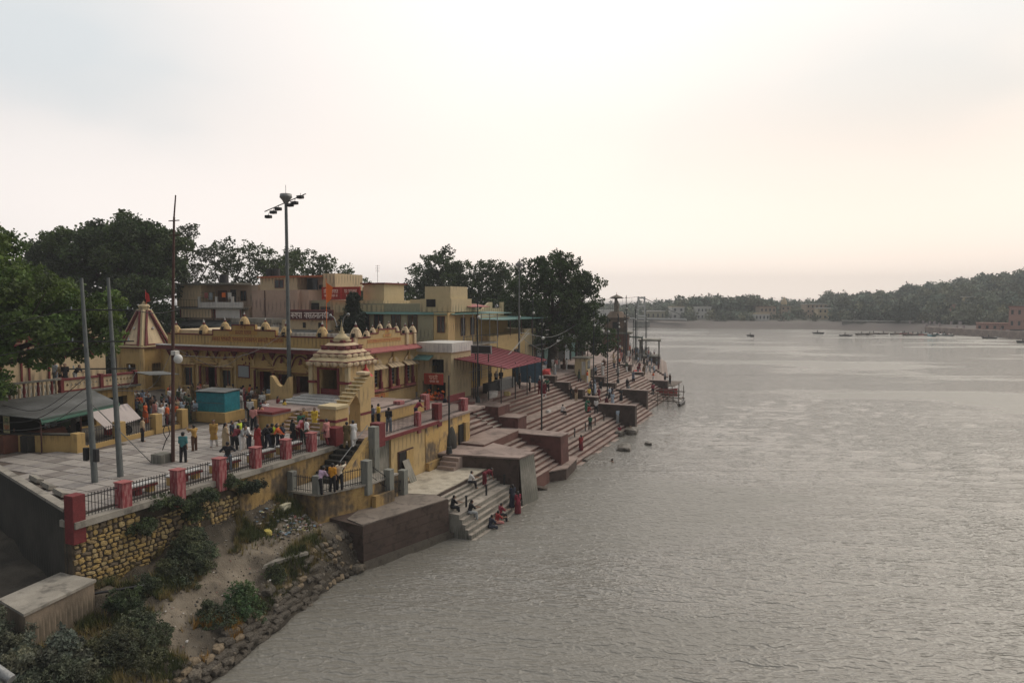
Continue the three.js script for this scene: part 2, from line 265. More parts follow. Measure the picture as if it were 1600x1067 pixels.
  const far = [grid(-320, 900, -200, 20, 20, 0, 0), grid(-320, -20, 20, 140, 20, 0, 0), grid(70, 900, 20, 60, 10, 0, 0), grid(140, 900, 60, 140, 10, 0, 0), grid(-320, 900, 140, 1100, 20, 0, 0)];
  const g = mergeGeometries([grid(-20, 70, 20, 60, 0.18, 0, 1), grid(-20, 140, 60, 140, 0.42, 0, 1), ...far], false);
  const m = new THREE.Mesh(g, water); m.name = 'river'; m.userData.kind = 'structure'; m.receiveShadow = true; scene.add(m);
}

// ---------- ground ----------
const SHORE = [[-60, 20.5], [0, 21], [12, 21.2], [19, 21.5], [21.9, 22], [25, 22.6], [28.5, 23.1], [31.9, 22.9], [38, 21.3], [60, 21.3]];
const shore = (u) => { for (let i = 1; i < SHORE.length; i++) if (u <= SHORE[i][0]) { const a = SHORE[i - 1], b = SHORE[i]; return lerp(a[1], b[1], (u - a[0]) / (b[0] - a[0])); } return 21.3; };
function terr(u, v) {
  const d = v - shore(u) + 0.35 * (vnoise(u * 1.1, v * 0.5, 0, 8) - 0.5), n = fbm(u * 0.7, v * 0.7, 0, 77, 5) - 0.5, r = 1 - Math.abs(2 * fbm(u * 0.9 + 5, v * 0.35, 0, 99, 4) - 1);
  const top = lerp(1.25, 2.2, sstep(22, 30, u));
  let h;
  if (d < 0) h = d * 0.9; else if (d < 1.1) h = top * Math.pow(d / 1.1, 0.75) * (0.82 + 0.3 * r) ; else h = lerp(top, lerp(2.75, 4.15, sstep(17.5, 28, u)), Math.pow(clamp((d - 1.1) / 4.4), lerp(1.0, 1.7, sstep(20, 27, u))));
  h += n * (d > 0 ? 0.95 : 0.2) * sstep(0, 0.8, Math.abs(d) + 0.2) + (d > 0.1 && d < 2.2 ? 0.28 * (r - 0.6) : 0);
  if (u > 30.4) h = Math.min(h, 2.35);
  if (v > 28.3) h = Math.min(h, 4.6);
  if (u < 18.3) h = Math.min(h, lerp(lerp(1.9, 2.9, clamp((v - 25.5) / 4)) + 0.5 * n, h, sstep(17.6, 18.3, u)));
  return h;
}
{
  const u0 = -30, u1 = 34, v0 = 19, v1 = 60, P = [], I = [], uvs = [], C = [];
  const us = [], vs = []; for (let u = u0; u <= u1; u += u < 14 ? 0.8 : 0.16) us.push(u); for (let v = v0; v <= v1; v += v < 30 ? 0.16 : 1.5) vs.push(v);
  for (const v of vs) for (const u of us) { const y = terr(u, v), d = v - shore(u), sl = Math.hypot(terr(u + 0.2, v) - y, terr(u, v + 0.2) - y) / 0.2, pth = 1 - sstep(0.5, 1.3, Math.abs(d - 2.7)), n = fbm(u * 1.6, v * 1.6, 0, 44, 4), w = 1 - sstep(0.02, 0.3, y); const k = clamp(0.25 + 0.6 * pth - 0.35 * sstep(0.5, 1.4, sl) + 0.9 * (n - 0.5)); P.push(u, y, -v); uvs.push(u, v); for (const [a, b] of [[0.06, 0.235], [0.05, 0.20], [0.036, 0.155]]) C.push(lerp(a, b, k) * (1 - 0.55 * w) * (v > 28.3 ? 0.5 : 1)); }
  for (let j = 0; j < vs.length - 1; j++) for (let i = 0; i < us.length - 1; i++) { const a = j * us.length + i, b = a + 1, c = a + us.length, d = c + 1; I.push(a, b, d, a, d, c); }
  const g = new THREE.BufferGeometry(); g.setAttribute('position', new THREE.Float32BufferAttribute(P, 3)); g.setAttribute('uv', new THREE.Float32BufferAttribute(uvs, 2)); g.setAttribute('color', new THREE.Float32BufferAttribute(C, 3)); g.setIndex(I); g.computeVertexNormals();
  const m = new THREE.Mesh(g, M.soil); m.name = 'riverbank'; m.rotation.y = TH; m.userData.kind = 'structure'; m.receiveShadow = m.castShadow = true; scene.add(m);
}
{ // town ground behind the ghats, one sheet out to the horizon, a step lower beyond the temple
  const g = new G();
  g.slab([[18.6, 29], [35, 28.9], [37, 31.5], [54, 31.5], [54, 900], [-600, 900], [-600, 56], [23.6, 56], [23.6, 46]], 4.6, 5.94);
  g.slab([[54, 30.3], [110, 31], [110.5, 33.2], [150, 41.8], [178, 48], [200, 62], [260, 90], [600, 160], [600, 900], [54.002, 900]], 4.6, 5.54);
  const m = g.make('ground', M.street, null, { kind: 'structure' }); m.rotation.y = TH;
}

// ---------- the plaza and its walls ----------
const R1 = rng(101);
{
  const p = place('plaza', [18, 5.95, 28]), jg = new G(p);
  const poly = [[18.3, 28.5], [37, 28.5], [37, 32.5], [36.6, 36], [38.5, 40.4], [33, 41.2], [27, 40.6], [24.6, 43.6], [22.7, 43.6]];
  jg.slab(poly, 5.0, 5.965); jg.make('bedding', M.grout, p);
  const inside = (u, v) => { let c = false; for (let i = 0, j = poly.length - 1; i < poly.length; j = i++) { const [a, b] = poly[i], [e, f] = poly[j]; if ((b > v) !== (f > v) && u < (e - a) * (v - b) / (f - b) + a) c = !c; } return c; };
  const S = 1.02, tg = [0, 1, 2, 3].map(() => { const g = ((q) => (q.index ? q.toNonIndexed() : q))(new RoundedBoxGeometry(S - 0.06, 0.04, S - 0.06, 1, 0.008)); boxUV(g); return g; });
  tg.forEach((g, k) => { const uv = g.attributes.uv; for (let i = 0; i < uv.count; i++) uv.setXY(i, uv.getX(i) + k * 0.83, uv.getY(i) + k * 1.31); });
  for (let u = 18.5; u < 38; u += S) for (let v = 29.05; v < 44; v += S) {
    if (!inside(u, v) || !inside(u - 0.46, v + 0.46) || !inside(u - 0.46, v - 0.2)) continue;
    const q = R1(), m = new THREE.Mesh(tg[Math.floor(R1() * 4)], q < 0.5 ? M.tile : q < 0.8 ? M.tile2 : M.tile3); m.name = 'tile'; m.receiveShadow = true;
    m.position.set(u - 18, 5.98 - 5.95 + (R1() - 0.5) * 0.008, -(v - 28)); m.rotation.set((R1() - 0.5) * 0.006, Math.floor(R1() * 4) * Math.PI / 2, (R1() - 0.5) * 0.006); p.add(m);
  }
}
{ // rubble retaining wall below the railing: mortar core with single stones
  const t = thing('stone_wall', 'long rubble retaining wall of yellow stones below the plaza railing', 'retaining wall', [17.9, 3, 28]);
  const U1 = 30.6;
  new G(t).wallU([[17.95, 1.0], [U1, 1.5], [U1, 5.62], [17.95, 5.62]], 28.02, 28.5).make('mortar_core', M.mortar, t);
  new G(t).box(17.95, 36.2, 5.62, 5.9, 27.72, 28.75).make('ledge', M.conctop, t);
  const pl = new G(t); pl.wallU([[27.3, 1.6], [36.2, 1.6], [36.2, 5.62], [25.6, 5.62], [26.2, 5.2], [26.8, 4.9]], 27.9, 28.3); pl.make('plaster_face', M.peel2, t);
  const vars = []; for (let k = 0; k < 7; k++) { const g = new THREE.IcosahedronGeometry(0.5, 1), q = g.attributes.position, r = rng(40 + k), jit = {}; for (let i = 0; i < q.count; i++) { const key = q.getX(i).toFixed(2) + q.getY(i).toFixed(2) + q.getZ(i).toFixed(2); const j = jit[key] ??= 0.78 + 0.34 * r(); const s = (x) => Math.sign(x) * Math.pow(Math.abs(x) * 2, 0.42) / 2 * j; q.setXYZ(i, s(q.getX(i)), s(q.getY(i)), s(q.getZ(i))); } g.computeVertexNormals(); boxUV(g); vars.push(g); }
  let n = 0; const rest = STONES.map(() => []);
  for (let y = 5.55, row = 0; y > 2.0; row++) {
    const hh = 0.13 + R1() * 0.15; y -= hh / 2;
    for (let u = 17.98 + R1() * 0.1; u < 27.6;) {
      const w = 0.14 + R1() * R1() * 0.34 + R1() * 0.08, uc = u + w / 2, yy = y + (R1() - 0.5) * 0.05, bare = fbm(uc * 0.5, yy * 0.9, 0, 12, 3); u += w + 0.025;
      if (yy < terr(uc, 27.8) - 0.12 || (uc > 24.5 && bare > 0.52) || (uc > 20.3 && yy > 5.0 && bare > 0.47)) continue;
      const k = Math.floor(R1() * 7), mi = Math.floor(Math.pow(R1(), uc > 21.5 ? 0.6 : 1.5) * 4.99), sx = w * (0.8 + 0.15 * R1()), sy = hh * (0.62 + 0.36 * R1()), sz = 0.1 + R1() * 0.07, rz = (R1() - 0.5) * 0.7;
      if (n++ < 296) { const m = new THREE.Mesh(vars[k], STONES[mi]); m.name = 'stone'; m.scale.set(sx, sy, sz); m.rotation.z = rz; m.position.set(uc - 17.9, yy - 3, -(28.0 - 28)); m.castShadow = m.receiveShadow = true; t.add(m); }
      else { const g = vars[k].clone(); g.scale(sx, sy, sz); g.rotateZ(rz); g.translate(uc - 17.9, yy - 3, 0); rest[mi].push(g); }
    }
    y -= hh / 2 + 0.012;
  }
  rest.forEach((l, i) => { if (l.length) { const m = new THREE.Mesh(mergeGeometries(l), STONES[i]); m.name = 'stone'; m.userData.kind = 'stuff'; t.add(m); } });
}
{ // dark end wall of the plaza facing the bridge
  const t = thing('end_wall', 'dark mossy concrete end wall of the plaza facing the camera', 'retaining wall', [18, 3, 28]);
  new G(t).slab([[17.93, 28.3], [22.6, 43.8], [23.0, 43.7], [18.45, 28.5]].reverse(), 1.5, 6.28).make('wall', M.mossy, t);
  new G(t).slab([[17.9, 28.4], [22.57, 43.82], [22.9, 43.7], [18.28, 28.4]].reverse(), 6.284, 6.42).make('coping', M.conctop, t);
  const s = new G(t); for (const k of [0.18, 0.3, 0.42]) s.bar([18.5 + 4.6 * k + 0.55, 6.14, 28.6 + 15.2 * k], [18.5 + 4.6 * k + 0.9, 6.14, 28.6 + 15.2 * k + 1.2], 0.3, 4, 0.2); s.make('bench_slab', M.conctop, t);
}
// ---------- railings ----------
function railPanel(t, a, b, y, h, mat = M.iron, step = 0.16, sill) {  // bars, two rails between two points [u, v] (heights may differ: y = [ya, yb])
  const [ya, yb] = Array.isArray(y) ? y : [y, y], L = Math.hypot(b[0] - a[0], b[1] - a[1]), n = Math.max(2, Math.round(L / step));
  const P = (k, yy) => [lerp(a[0], b[0], k), lerp(ya, yb, k) + yy, lerp(a[1], b[1], k)];
  for (const q of [0.12, h - 0.1]) new G(t).bar(P(0, q), P(1, q), 0.04, 4, 0.025).make('rail', mat, t);
  const bar = new G().bar([0, 0, 0], [0, h, 0], 0.022, 4).geo();
  for (let i = 1; i < n; i++) { const m = new THREE.Mesh(bar, mat); m.name = 'bar'; const p = P(i / n, 0); m.position.set(p[0] - t.base[0], p[1] - t.base[1], -(p[2] - t.base[2])); t.add(m); }
}
{
  const t = thing('red_post_railing', 'black iron railing between worn red posts along the plaza edge', 'railing', [18, 5.9, 28.1]);
  const posts = [[18.2, 4.95, 7.0, 0.29], [20.35, 5.85, 6.98, 0.26], [22.95, 5.25, 6.98, 0.26], [25.45, 5.35, 7.0, 0.26], [28.2, 5.85, 7.0, 0.25], [30.55, 5.85, 7.0, 0.25], [32.75, 5.85, 7.0, 0.26], [35.0, 5.85, 7.02, 0.42]];
  const f = [0.33, 0, 0, 0, 0, 0, 0, 0];
  posts.forEach(([u, y0, y1, h], i) => { const vv = i === 0 ? 28.08 : 28.02 - (y0 < 5.8 ? 0.28 : 0); const p = new G(t).rbox(u - h, u + h * 0.9, y0, y1, vv - h * 0.95, vv + h, 0.03).make('post', i === 0 || i === 7 ? M.redpost2 : M.redpost, t); if (i && i < 7) new G(t).rbox(u - h - 0.03, u + h * 0.9 + 0.03, y1 + 0.002, y1 + 0.06, vv - h - 0.03, vv + h + 0.03, 0.02).make('cap', M.rose, p); });
  for (let i = 0; i < 7; i++) railPanel(t, [posts[i][0] + posts[i][3], 28.1], [posts[i + 1][0] - posts[i + 1][3], 28.1], 5.92, 0.98, M.iron, 0.15);
}
for (let i = 0; i < 5; i++) { // stone benches with red and yellow ends behind the railing
  const u = [21.6, 24.2, 26.8, 29.4, 31.7][i];
  const t = thing('stone_bench', ['white topped stone bench by the railing nearest the corner post', 'white topped bench by the railing beside the rusty pole', 'white topped bench behind the man with hands on hips', 'white topped bench below the beige group leaning by the railing', 'white topped bench by the railing nearest the stairs'][i], 'bench', [u, 6, 28.9]);
  new G(t).rbox(u - 0.95, u + 0.95, 6.42, 6.5, 28.62, 29.1, 0.015).make('seat', M.marble, t);
  for (const d of [-0.7, 0, 0.7]) new G(t).rbox(u + d - 0.16, u + d + 0.16, 6.0, 6.418, 28.68, 29.04, 0.015).make('leg', d ? M.ochre : M.maroon, t);
  new G(t).box(u - 0.95, u + 0.95, 6.3, 6.4, 28.6, 28.66).make('apron', M.maroon, t);
}
// yellow wall, yellow posts and iron fence on the inland side
{
  const t = thing('yellow_wall', 'ochre yellow low wall with dark coping in front of the tea stall', 'wall', [25, 6, 43]);
  new G(t).slab([[24.3, 46.5], [26.5, 40.5], [26.8, 40.6], [24.65, 46.6]].reverse(), 5.9, 6.98).make('wall', M.ochre, t);
  new G(t).slab([[24.2, 46.5], [26.42, 40.46], [26.9, 40.64], [24.75, 46.65]].reverse(), 6.982, 7.06).make('coping', M.mossy, t);
  new G(t).box(25.15, 25.75, 5.9, 6.94, 43.0, 43.7).make('pillar', M.mossy, t);
}
{
  const t = thing('yellow_post_fence', 'black iron fence between ochre yellow posts along the street side of the plaza', 'fence', [33, 6, 41.3]);
  const P = [[26.5, 40.4], [29.6, 41.0], [32.7, 41.5], [35.0, 41.7], [40.6, 40.6], [43.6, 41.7]];
  P.forEach(([u, v], i) => { new G(t).rbox(u - 0.26, u + 0.26, 5.9, i ? 7.3 : 7.15, v - 0.3, v + 0.3, 0.02).make('post', M.ochre, t); });
  for (const [i, j] of [[0, 1], [1, 2], [2, 3], [4, 5]]) { const a = P[i], b = P[j]; new G(t).slab([[a[0], a[1] - 0.14], [a[0], a[1] + 0.14], [b[0], b[1] + 0.14], [b[0], b[1] - 0.14]], 5.9, 6.24).make('plinth', M.ochre, t); railPanel(t, [a[0] + 0.26, a[1]], [b[0] - 0.26, b[1]], 6.24, 0.95, M.iron, 0.19); }
  railPanel(t, [35.3, 41.8], [37.2, 42.6], 6.1, 1.0, M.iron, 0.2);
  railPanel(t, [39.4, 41.0], [40.35, 40.6], 6.5, 0.85, M.iron, 0.2);
}
{
  const t = thing('turquoise_kiosk', 'turquoise and maroon box kiosk with pale lid on an ochre plinth', 'kiosk', [38.2, 6, 41.6], 0.12);
  const q = new G().wallV([[-1.55, 0], [1.55, 0], [1.5, 0.75], [-1.5, 0.75]], -1.1, 1.1); q.make('plinth', M.ochre, t);
  new G().rbox(-0.85, 0.85, 0.752, 2.2, -1.3, 1.3, 0.03).make('cabinet', M.bluebox, t);
  new G().rbox(-0.8, 0.8, 0.8, 2.15, 1.302, 1.34, 0.01).make('side_panel', M.maroon, t);
  new G().sheet([-0.9, 2.28, -1.36], [0.95, 2.34, -1.36], [0.95, 2.36, 1.4], [-0.9, 2.3, 1.4], 0.06).make('lid', M.tin, t);
  new G().box(-0.87, -0.852, 1.42, 1.45, -1.2, 1.2).make('trim', M.tin, t);
}
// ---------- raised terrace, steps and gateway in front of the shrine ----------
{
  const t = place('temple_terrace', [40, 6, 34]);
  new G(t).slab([[39.4, 28.7], [47, 28.7], [47, 41], [41.5, 40], [36.6, 36.0], [36.6, 34.7], [39.4, 34.7]], 5.2, 7.0).make('terrace', M.ochre, t);
  new G(t).slab([[39.35, 28.65], [47, 28.65], [47, 41.05], [41.4, 40.05], [36.5, 36.06], [36.5, 34.64], [39.35, 34.64]], 7.004, 7.12).make('paving', M.pave, t);
  new G(t).slab([[36.46, 36.1], [36.46, 34.6], [38.3, 34.6], [38.3, 37.6]].reverse(), 7.124, 7.3).make('planter_rim', M.redpost2, t);
  for (let i = 0; i < 6; i++) { const s = new G(t).box(36.75 + i * 0.44, 39.36, 5.97 + i * 0.188, 5.97 + (i + 1) * 0.188 - 0.035, 29.9, 34.6).make('step', M.ochre, t); new G(t).box(36.71 + i * 0.44, 39.36, 5.97 + (i + 1) * 0.188 - 0.034, 5.97 + (i + 1) * 0.188, 29.9, 34.6).make('tread', M.pave, s); }
}
{
  const t = thing('marble_steps', 'wide grey marble steps leading up to the shrine door', 'steps', [42, 7.12, 35.5]);
  for (let i = 0; i < 4; i++) new G(t).rbox(40.9 + i * 0.55, 44.2, 7.125 + i * 0.13, 7.12 + (i + 1) * 0.13, 33.6 + (i === 3 ? 0.6 : 0.1), 38.4 - i * 0.3, 0.015).make('step', M.marble, t);
  new G(t).wallV([[38.6, 7.13], [40.6, 7.13], [40.6, 9.0], [40.3, 8.9], [39.9, 8.35], [39.5, 8.15], [39.1, 8.35], [38.75, 8.9], [38.6, 9.0]], 42.6, 43.0).make('scooped_parapet', M.yellow, t);
}
{
  const t = thing('stepped_gateway', 'yellow stepped gateway wall with an arch and red bands beside the stairs', 'gateway', [37, 6, 29]);
  const st = []; for (let i = 0; i < 8; i++) { st.push([36.55 + i * 0.33, 8.15 + i * 0.22], [36.55 + (i + 1) * 0.33, 8.15 + i * 0.22]); }
  const hole = [[37.0, 5.9], [38.25, 5.9], [38.25, 8.0], [38.05, 8.45], [37.63, 8.85], [37.2, 8.45], [37.0, 8.0]];
  new G(t).wallU([[36.5, 5.0], [39.5, 5.0], [39.5, 9.9], ...st.reverse()], 28.45, 29.35, [hole]).make('wall', M.yellow, t);
  new G(t).rbox(35.3, 36.48, 5.0, 8.05, 28.2, 29.5, 0.03).make('pillar', M.yellow, t);
  new G(t).rbox(35.22, 36.56, 8.052, 8.28, 28.1, 29.6, 0.04).make('cap', M.pale, t);
  new G(t).rbox(35.28, 36.5, 7.2, 7.38, 28.17, 29.52, 0.01).make('band', M.redpost2, t);
  new G(t).box(38.27, 39.52, 7.2, 7.38, 28.43, 29.37).make('band', M.redpost2, t);
  for (let i = 0; i < 8; i++) new G(t).rbox(36.5 + i * 0.33 - 0.02, 36.5 + (i + 1) * 0.33 + 0.02, 8.152 + i * 0.22, 8.20 + i * 0.22, 28.38, 29.42, 0.01).make('coping', M.pale, t);
  new G(t).rbox(38.9, 39.6, 9.905, 10.15, 28.5, 29.3, 0.08).make('finial_block', M.cream, t);
}
// ---------- terrace block, landing, lower platform ----------
{
  const t = thing('storage_building', 'ochre yellow lower building with open doorway under the red post terrace', 'building', [41, 2.6, 26]);
  new G(t).wallU([[38.25, 2.2], [42.6, 2.2], [42.6, 5.95], [38.25, 5.95]], 25.95, 28.4, []).make('wall', M.yellow, t); new G(t).wallU([[36.6, 2.2], [38.248, 2.2], [38.248, 5.95], [36.6, 5.95]], 26.1, 28.4, []).make('grey_end', M.concrete, t);
  new G(t).box(36.3, 52.2, 5.952, 6.12, 25.75, 31).make('roof_slab', M.pave, t);
  new G(t).box(36.25, 44.2, 5.9, 6.125, 25.62, 25.748).make('coping', M.redpost2, t);
  new G(t).box(39.0, 40.9, 2.6, 4.75, 25.86, 25.946).make('door_frame', M.rust, t);
  new G(t).box(39.08, 39.9, 2.62, 4.66, 25.82, 25.858).make('doorway', M.dark, t);
  new G(t).box(39.95, 40.82, 2.62, 4.66, 25.8, 25.857).make('door', M.ochre, t);
  new G(t).sheet([39.3, 2.65, 25.1], [40.1, 2.65, 25.1], [40.1, 4.1, 25.75], [39.3, 4.1, 25.75], 0.05).make('leaning_board', M.concrete, t);
}
{
  const t = thing('stained_wall', 'tall black stained yellow wall right of the lower building', 'wall', [48, 2.6, 26]);
  new G(t).wallU([[42.62, 2.0], [49.6, 2.0], [49.6, 5.948], [42.62, 5.948]], 25.9, 28.4).make('wall', M.peel, t);
  new G(t).wallU([[42.62, 2.0], [47.2, 2.0], [47.2, 3.3], [42.62, 3.2]], 25.6, 25.897).make('footing', M.peel2, t);
  new G(t).box(47.6, 48.3, 2.6, 5.2, 25.78, 25.896).make('doorway', M.dark, t);
  new G(t).box(48.34, 48.9, 2.6, 5.3, 25.6, 25.896).make('pilaster', M.ochre, t);
}
{
  const t = thing('terrace_railing', 'black iron railing with dark red posts on the terrace right of the gateway', 'railing', [42, 6.1, 26]);
  const P = [[36.8, 26.0, 0.36], [41.7, 26.0, 0.2], [44.6, 26.1, 0.3], [49.2, 26.3, 0.3]];
  P.forEach(([u, v, h], i) => new G(t).rbox(u - h, u + h, 5.6, 7.15 + (i === 2 ? 0.2 : 0), v - h, v + h, 0.03).make('post', i % 2 ? M.redpost : M.redpost2, t));
  for (let i = 0; i < 3; i++) railPanel(t, [P[i][0] + P[i][2], P[i][1]], [P[i + 1][0] - P[i + 1][2], P[i + 1][1]], 6.14, 0.95);
  for (const [u, v, h] of [[40.2, 29.2, 0.3], [44.3, 29.3, 0.32], [48.3, 29.4, 0.3]]) new G(t).rbox(u - h, u + h, 6.1, 7.4, v - h, v + h, 0.03).make('post', M.redpost, t);
  railPanel(t, [40.5, 29.2], [44, 29.3], 6.14, 1.15); railPanel(t, [44.6, 29.3], [48, 29.4], 6.14, 1.15);
}
{
  const t = thing('landing', 'stained concrete stair landing with grey posts and iron railing above the garbage heap', 'landing', [32, 2, 26]);
  new G(t).slab([[30.45, 25.7], [30.45, 27.88], [36.4, 27.88], [36.4, 24.2], [33.6, 24.4]].reverse(), 0.8, 3.98).make('wall', M.peel2, t);
  new G(t).slab([[30.35, 25.6], [30.35, 27.87], [36.4, 27.87], [36.4, 24.15], [33.6, 24.3]].reverse(), 3.984, 4.1).make('floor', M.conctop, t);
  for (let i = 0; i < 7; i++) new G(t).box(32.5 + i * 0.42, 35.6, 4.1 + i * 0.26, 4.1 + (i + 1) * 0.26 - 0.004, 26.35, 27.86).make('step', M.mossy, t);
  new G(t).wallU([[32.8, 4.1], [36.6, 4.1], [36.6, 6.3], [35.9, 6.3]], 25.95, 26.33).make('side_wall', M.peel, t);
  const posts = [[30.55, 25.75, 4.1, 5.15, 0.22], [30.6, 27.65, 3.6, 5.2, 0.2], [33.55, 24.55, 3.4, 5.5, 0.26], [36.0, 25.75, 4.0, 7.05, 0.26], [35.3, 24.15, 2.3, 4.6, 0.24], [36.9, 24.15, 2.3, 4.2, 0.24]];
  posts.forEach(([u, v, a, b, h]) => new G(t).rbox(u - h, u + h, a, b, v - h, v + h, 0.025).make('post', M.postgrey, t));
  railPanel(t, [30.55, 27.45], [30.55, 25.97], 4.1, 0.95); railPanel(t, [30.75, 25.65], [33.3, 24.7], 4.1, 1.0);
  railPanel(t, [33.8, 24.5], [35.1, 24.2], [4.4, 3.4], 0.85); railPanel(t, [35.55, 24.15], [36.65, 24.15], [3.0, 2.8], 0.8);
  new G(t).bar([32.7, 5.1, 26.15], [35.9, 7.1, 26.15], 0.05).make('handrail', M.steel, t);
  new G(t).slab([[33.7, 24.0], [33.7, 24.3], [35.4, 24.0], [35.4, 23.8]].reverse(), 1.6, 3.3).make('low_wall', M.peel2, t);
}
{
  const t = place('lower_platform', [38, 2.6, 24]);
  for (let i = 0; i < 6; i++) { const o = (R1() - 0.5) * 0.05; new G(t).slab([[30.7, 22.75 + o], [31.2, 25.8], [36.5, 25.8], [44.6, 26.2], [45.4, 22.1], [37.4 + o, 22.1], [37.2 + o, 20.95 + o]].reverse(), -0.6 + i * 0.525 + (i ? 0.014 : 0), -0.6 + (i + 1) * 0.525).make('course', M.ghatwall, t); }
  new G(t).slab([[36.6, 25.85], [44.7, 25.95], [45.35, 22.15], [37.6, 22.15]].reverse(), 2.554, 2.62).make('sandy_paving', M.sand, t);
  new G(t).slab([[30.75, 22.8], [31.3, 24.3], [36.55, 25.6], [37.55, 22.15], [37.15, 21.0]].reverse(), 2.558, 2.61).make('coping', mat('dull_brown_paving', [0.23, 0.195, 0.165], { tex: 'iso', size: 3 }), t);
  for (const [a, b] of [[[30.66, 22.72], [37.2, 20.9]]]) new G(t).slab([[a[0], a[1]], [a[0], a[1] - 0.02], [b[0], b[1] - 0.02], [b[0], b[1]]], -0.6, 0.55).make('tide_band', M.wetrock, t);
  new G(t).slab([[32.0, 22.55], [32.4, 23.2], [39.2, 21.3], [39.0, 20.2], [37.6, 20.7]].reverse(), -1.2, 0.35).make('water_step', M.wetrock, t);
}
// ---------- the ghats: flights of stone steps with red risers ----------
const PROF = {};
function flight(name, u0, u1, v0, y0, runs, turn = 0, base, treadM = M.tread, riserM = M.riser) {
  const t = place(name, base ?? [u0, 0, v0], turn), o = base ? [0, 0, 0] : null; let v = v0, y = y0; const pr = [[v0, y0]];
  if (base) t.base = [0, 0, 0];
  for (const [n, tr, ri] of runs) for (let i = 0; i < n; i++) {
    y -= ri; const wob = (R1() - 0.5) * 0.02; pr.push([v, y]);
    const s = new G(t).box(u0, u1, Math.min(y - 1.2, -0.8), y - 0.06 + wob, v - tr + 0.03, v + 0.12).make('step', riserM === M.riser ? [M.riser, M.riserb, M.riserc][Math.floor(R1() * 3)] : riserM, t);
    new G(t).box(u0, u1, y - 0.058 + wob, y + wob, v - tr, v + 0.1).make('tread', treadM === M.tread ? [M.tread, M.treadb, M.treadc][Math.floor(R1() * 3)] : treadM, s);
    v -= tr; pr.push([v, y]);
  }
  PROF[name] = pr; return t;
}
flight('water_steps', 37.5, 47.2, 22.14, 2.55, [[4, 0.26, 0.2], [1, 0.75, 0.2], [5, 0.22, 0.3]], 0, null, M.tread2, M.concrete);
{
  const t = place('upper_landing', [46, 3.6, 23]);
  new G(t).slab([[45.5, 19.7], [44.4, 26.0], [52.7, 26.0], [52.7, 24.3], [49.6, 24.0], [47.6, 19.4]].reverse(), -0.5, 3.48).make('body', M.ghatwall, t);
  new G(t).slab([[45.42, 19.6], [44.3, 26.1], [52.7, 26.1], [52.7, 24.2], [49.6, 23.9], [47.66, 19.3]].reverse(), 3.484, 3.6).make('paving', M.pave, t);
  for (let i = 0; i < 3; i++) new G(t).box(43.4 + i * 0.36, 45.2, 2.6 + i * 0.28, 2.6 + (i + 1) * 0.28 - 0.004, 24.0, 25.4).make('step', M.tread, t);
  new G(t).sheet([45.5, 3.47, 19.65], [47.55, 3.47, 19.35], [47.8, -0.5, 19.0], [45.4, -0.5, 19.3], 0.3).make('buttress', M.concrete, t);
}
flight('side_flight', 47.8, 54.7, 29.5, 5.6, [[6, 0.55, 0.27], [1, 2.5, 0.2]], 0, null);
flight('low_side_flight', 48.6, 54.7, 24.2, 3.6, [[3, 0.42, 0.27], [1, 1.2, 0.27], [5, 0.36, 0.27]], 0, null);
{
  const t = thing('maroon_wall', 'big maroon stepped wall with stairs on its top at the near end of the main ghat', 'wall', [55, 3, 25]);
  const o = [[19.6, -0.8], [30.2, -0.8], [30.2, 5.7], [29.0, 5.7]]; for (let i = 0; i < 8; i++) o.push([29.0 - i * 0.4, 5.7 - (i + 1) * 0.285], [29.0 - (i + 1) * 0.4, 5.7 - (i + 1) * 0.285]); o.push([19.8, 3.42]);
  new G(t).wallV(o, 54.72, 56.6).make('wall', M.ghatred, t);
  new G(t).box(54.66, 56.66, 3.424, 3.5, 19.74, 25.8).make('coping', M.pave, t);
  for (let i = 0; i < 8; i++) new G(t).box(54.66, 56.66, 5.704 - (i + 1) * 0.285, 5.76 - (i + 1) * 0.285, 29.02 - (i + 1) * 0.4, 29.0 - i * 0.4).make('tread', M.tread2, t);
  new G(t).box(56.62, 59.2, 2.0, 5.3, 26.6, 28.9).make('block', M.ghatred, t); new G(t).box(56.62, 59.26, 5.304, 5.37, 26.54, 28.96).make('block_coping', M.pave, t);
  new G(t).box(56.62, 58.6, 2.0, 4.4, 24.6, 26.52).make('block', M.ghatred, t); new G(t).box(56.62, 58.66, 4.404, 4.47, 24.54, 26.58).make('block_coping', M.pave, t);
  new G(t).box(48.4, 54.7, 5.3, 5.75, 28.9, 29.3).make('ledge', M.pave, t);
}
{
  const t = place('foot_ledge', [55, 0.9, 20]);
  new G(t).slab([[51.6, 20.6], [51.6, 21.6], [58.2, 21.6], [58.2, 19.5], [54, 19.0]].reverse(), -0.8, 0.9).make('body', M.ghatwall, t); new G(t).slab([[51.5, 20.5], [51.5, 21.7], [58.3, 21.7], [58.3, 19.4], [54, 18.9]].reverse(), 0.904, 1.0).make('coping', M.tread, t);
}
{
  const t = place('promenade', [80, 5.6, 34]);
  new G(t).slab([[50, 29.4], [91, 30.0], [110, 30.4], [111, 31.5], [150, 40.6], [150, 45], [110, 37], [52, 36]], 5.0, 5.6).make('paving', M.pave, t);
}
const MAIN = [[7, 0.46, 0.28], [1, 1.5, 0.28], [6, 0.46, 0.28], [1, 1.0, 0.28], [6, 0.42, 0.28]];
flight('main_ghat', 56.7, 78, 30, 5.6, MAIN);
flight('second_ghat', 78.9, 91, 30, 5.6, MAIN);
flight('third_ghat', 91.9, 110, 30.4, 5.6, [[8, 0.42, 0.27], [1, 1.4, 0.27], [6, 0.45, 0.27], [6, 0.42, 0.27]]);
const CT = 0.21, cB = [109.5, 0, 24];
flight('far_ghat', 0, 26, 7, 5.6, [[9, 0.42, 0.27], [1, 1.4, 0.27], [6, 0.45, 0.27], [5, 0.42, 0.27]], CT, cB);
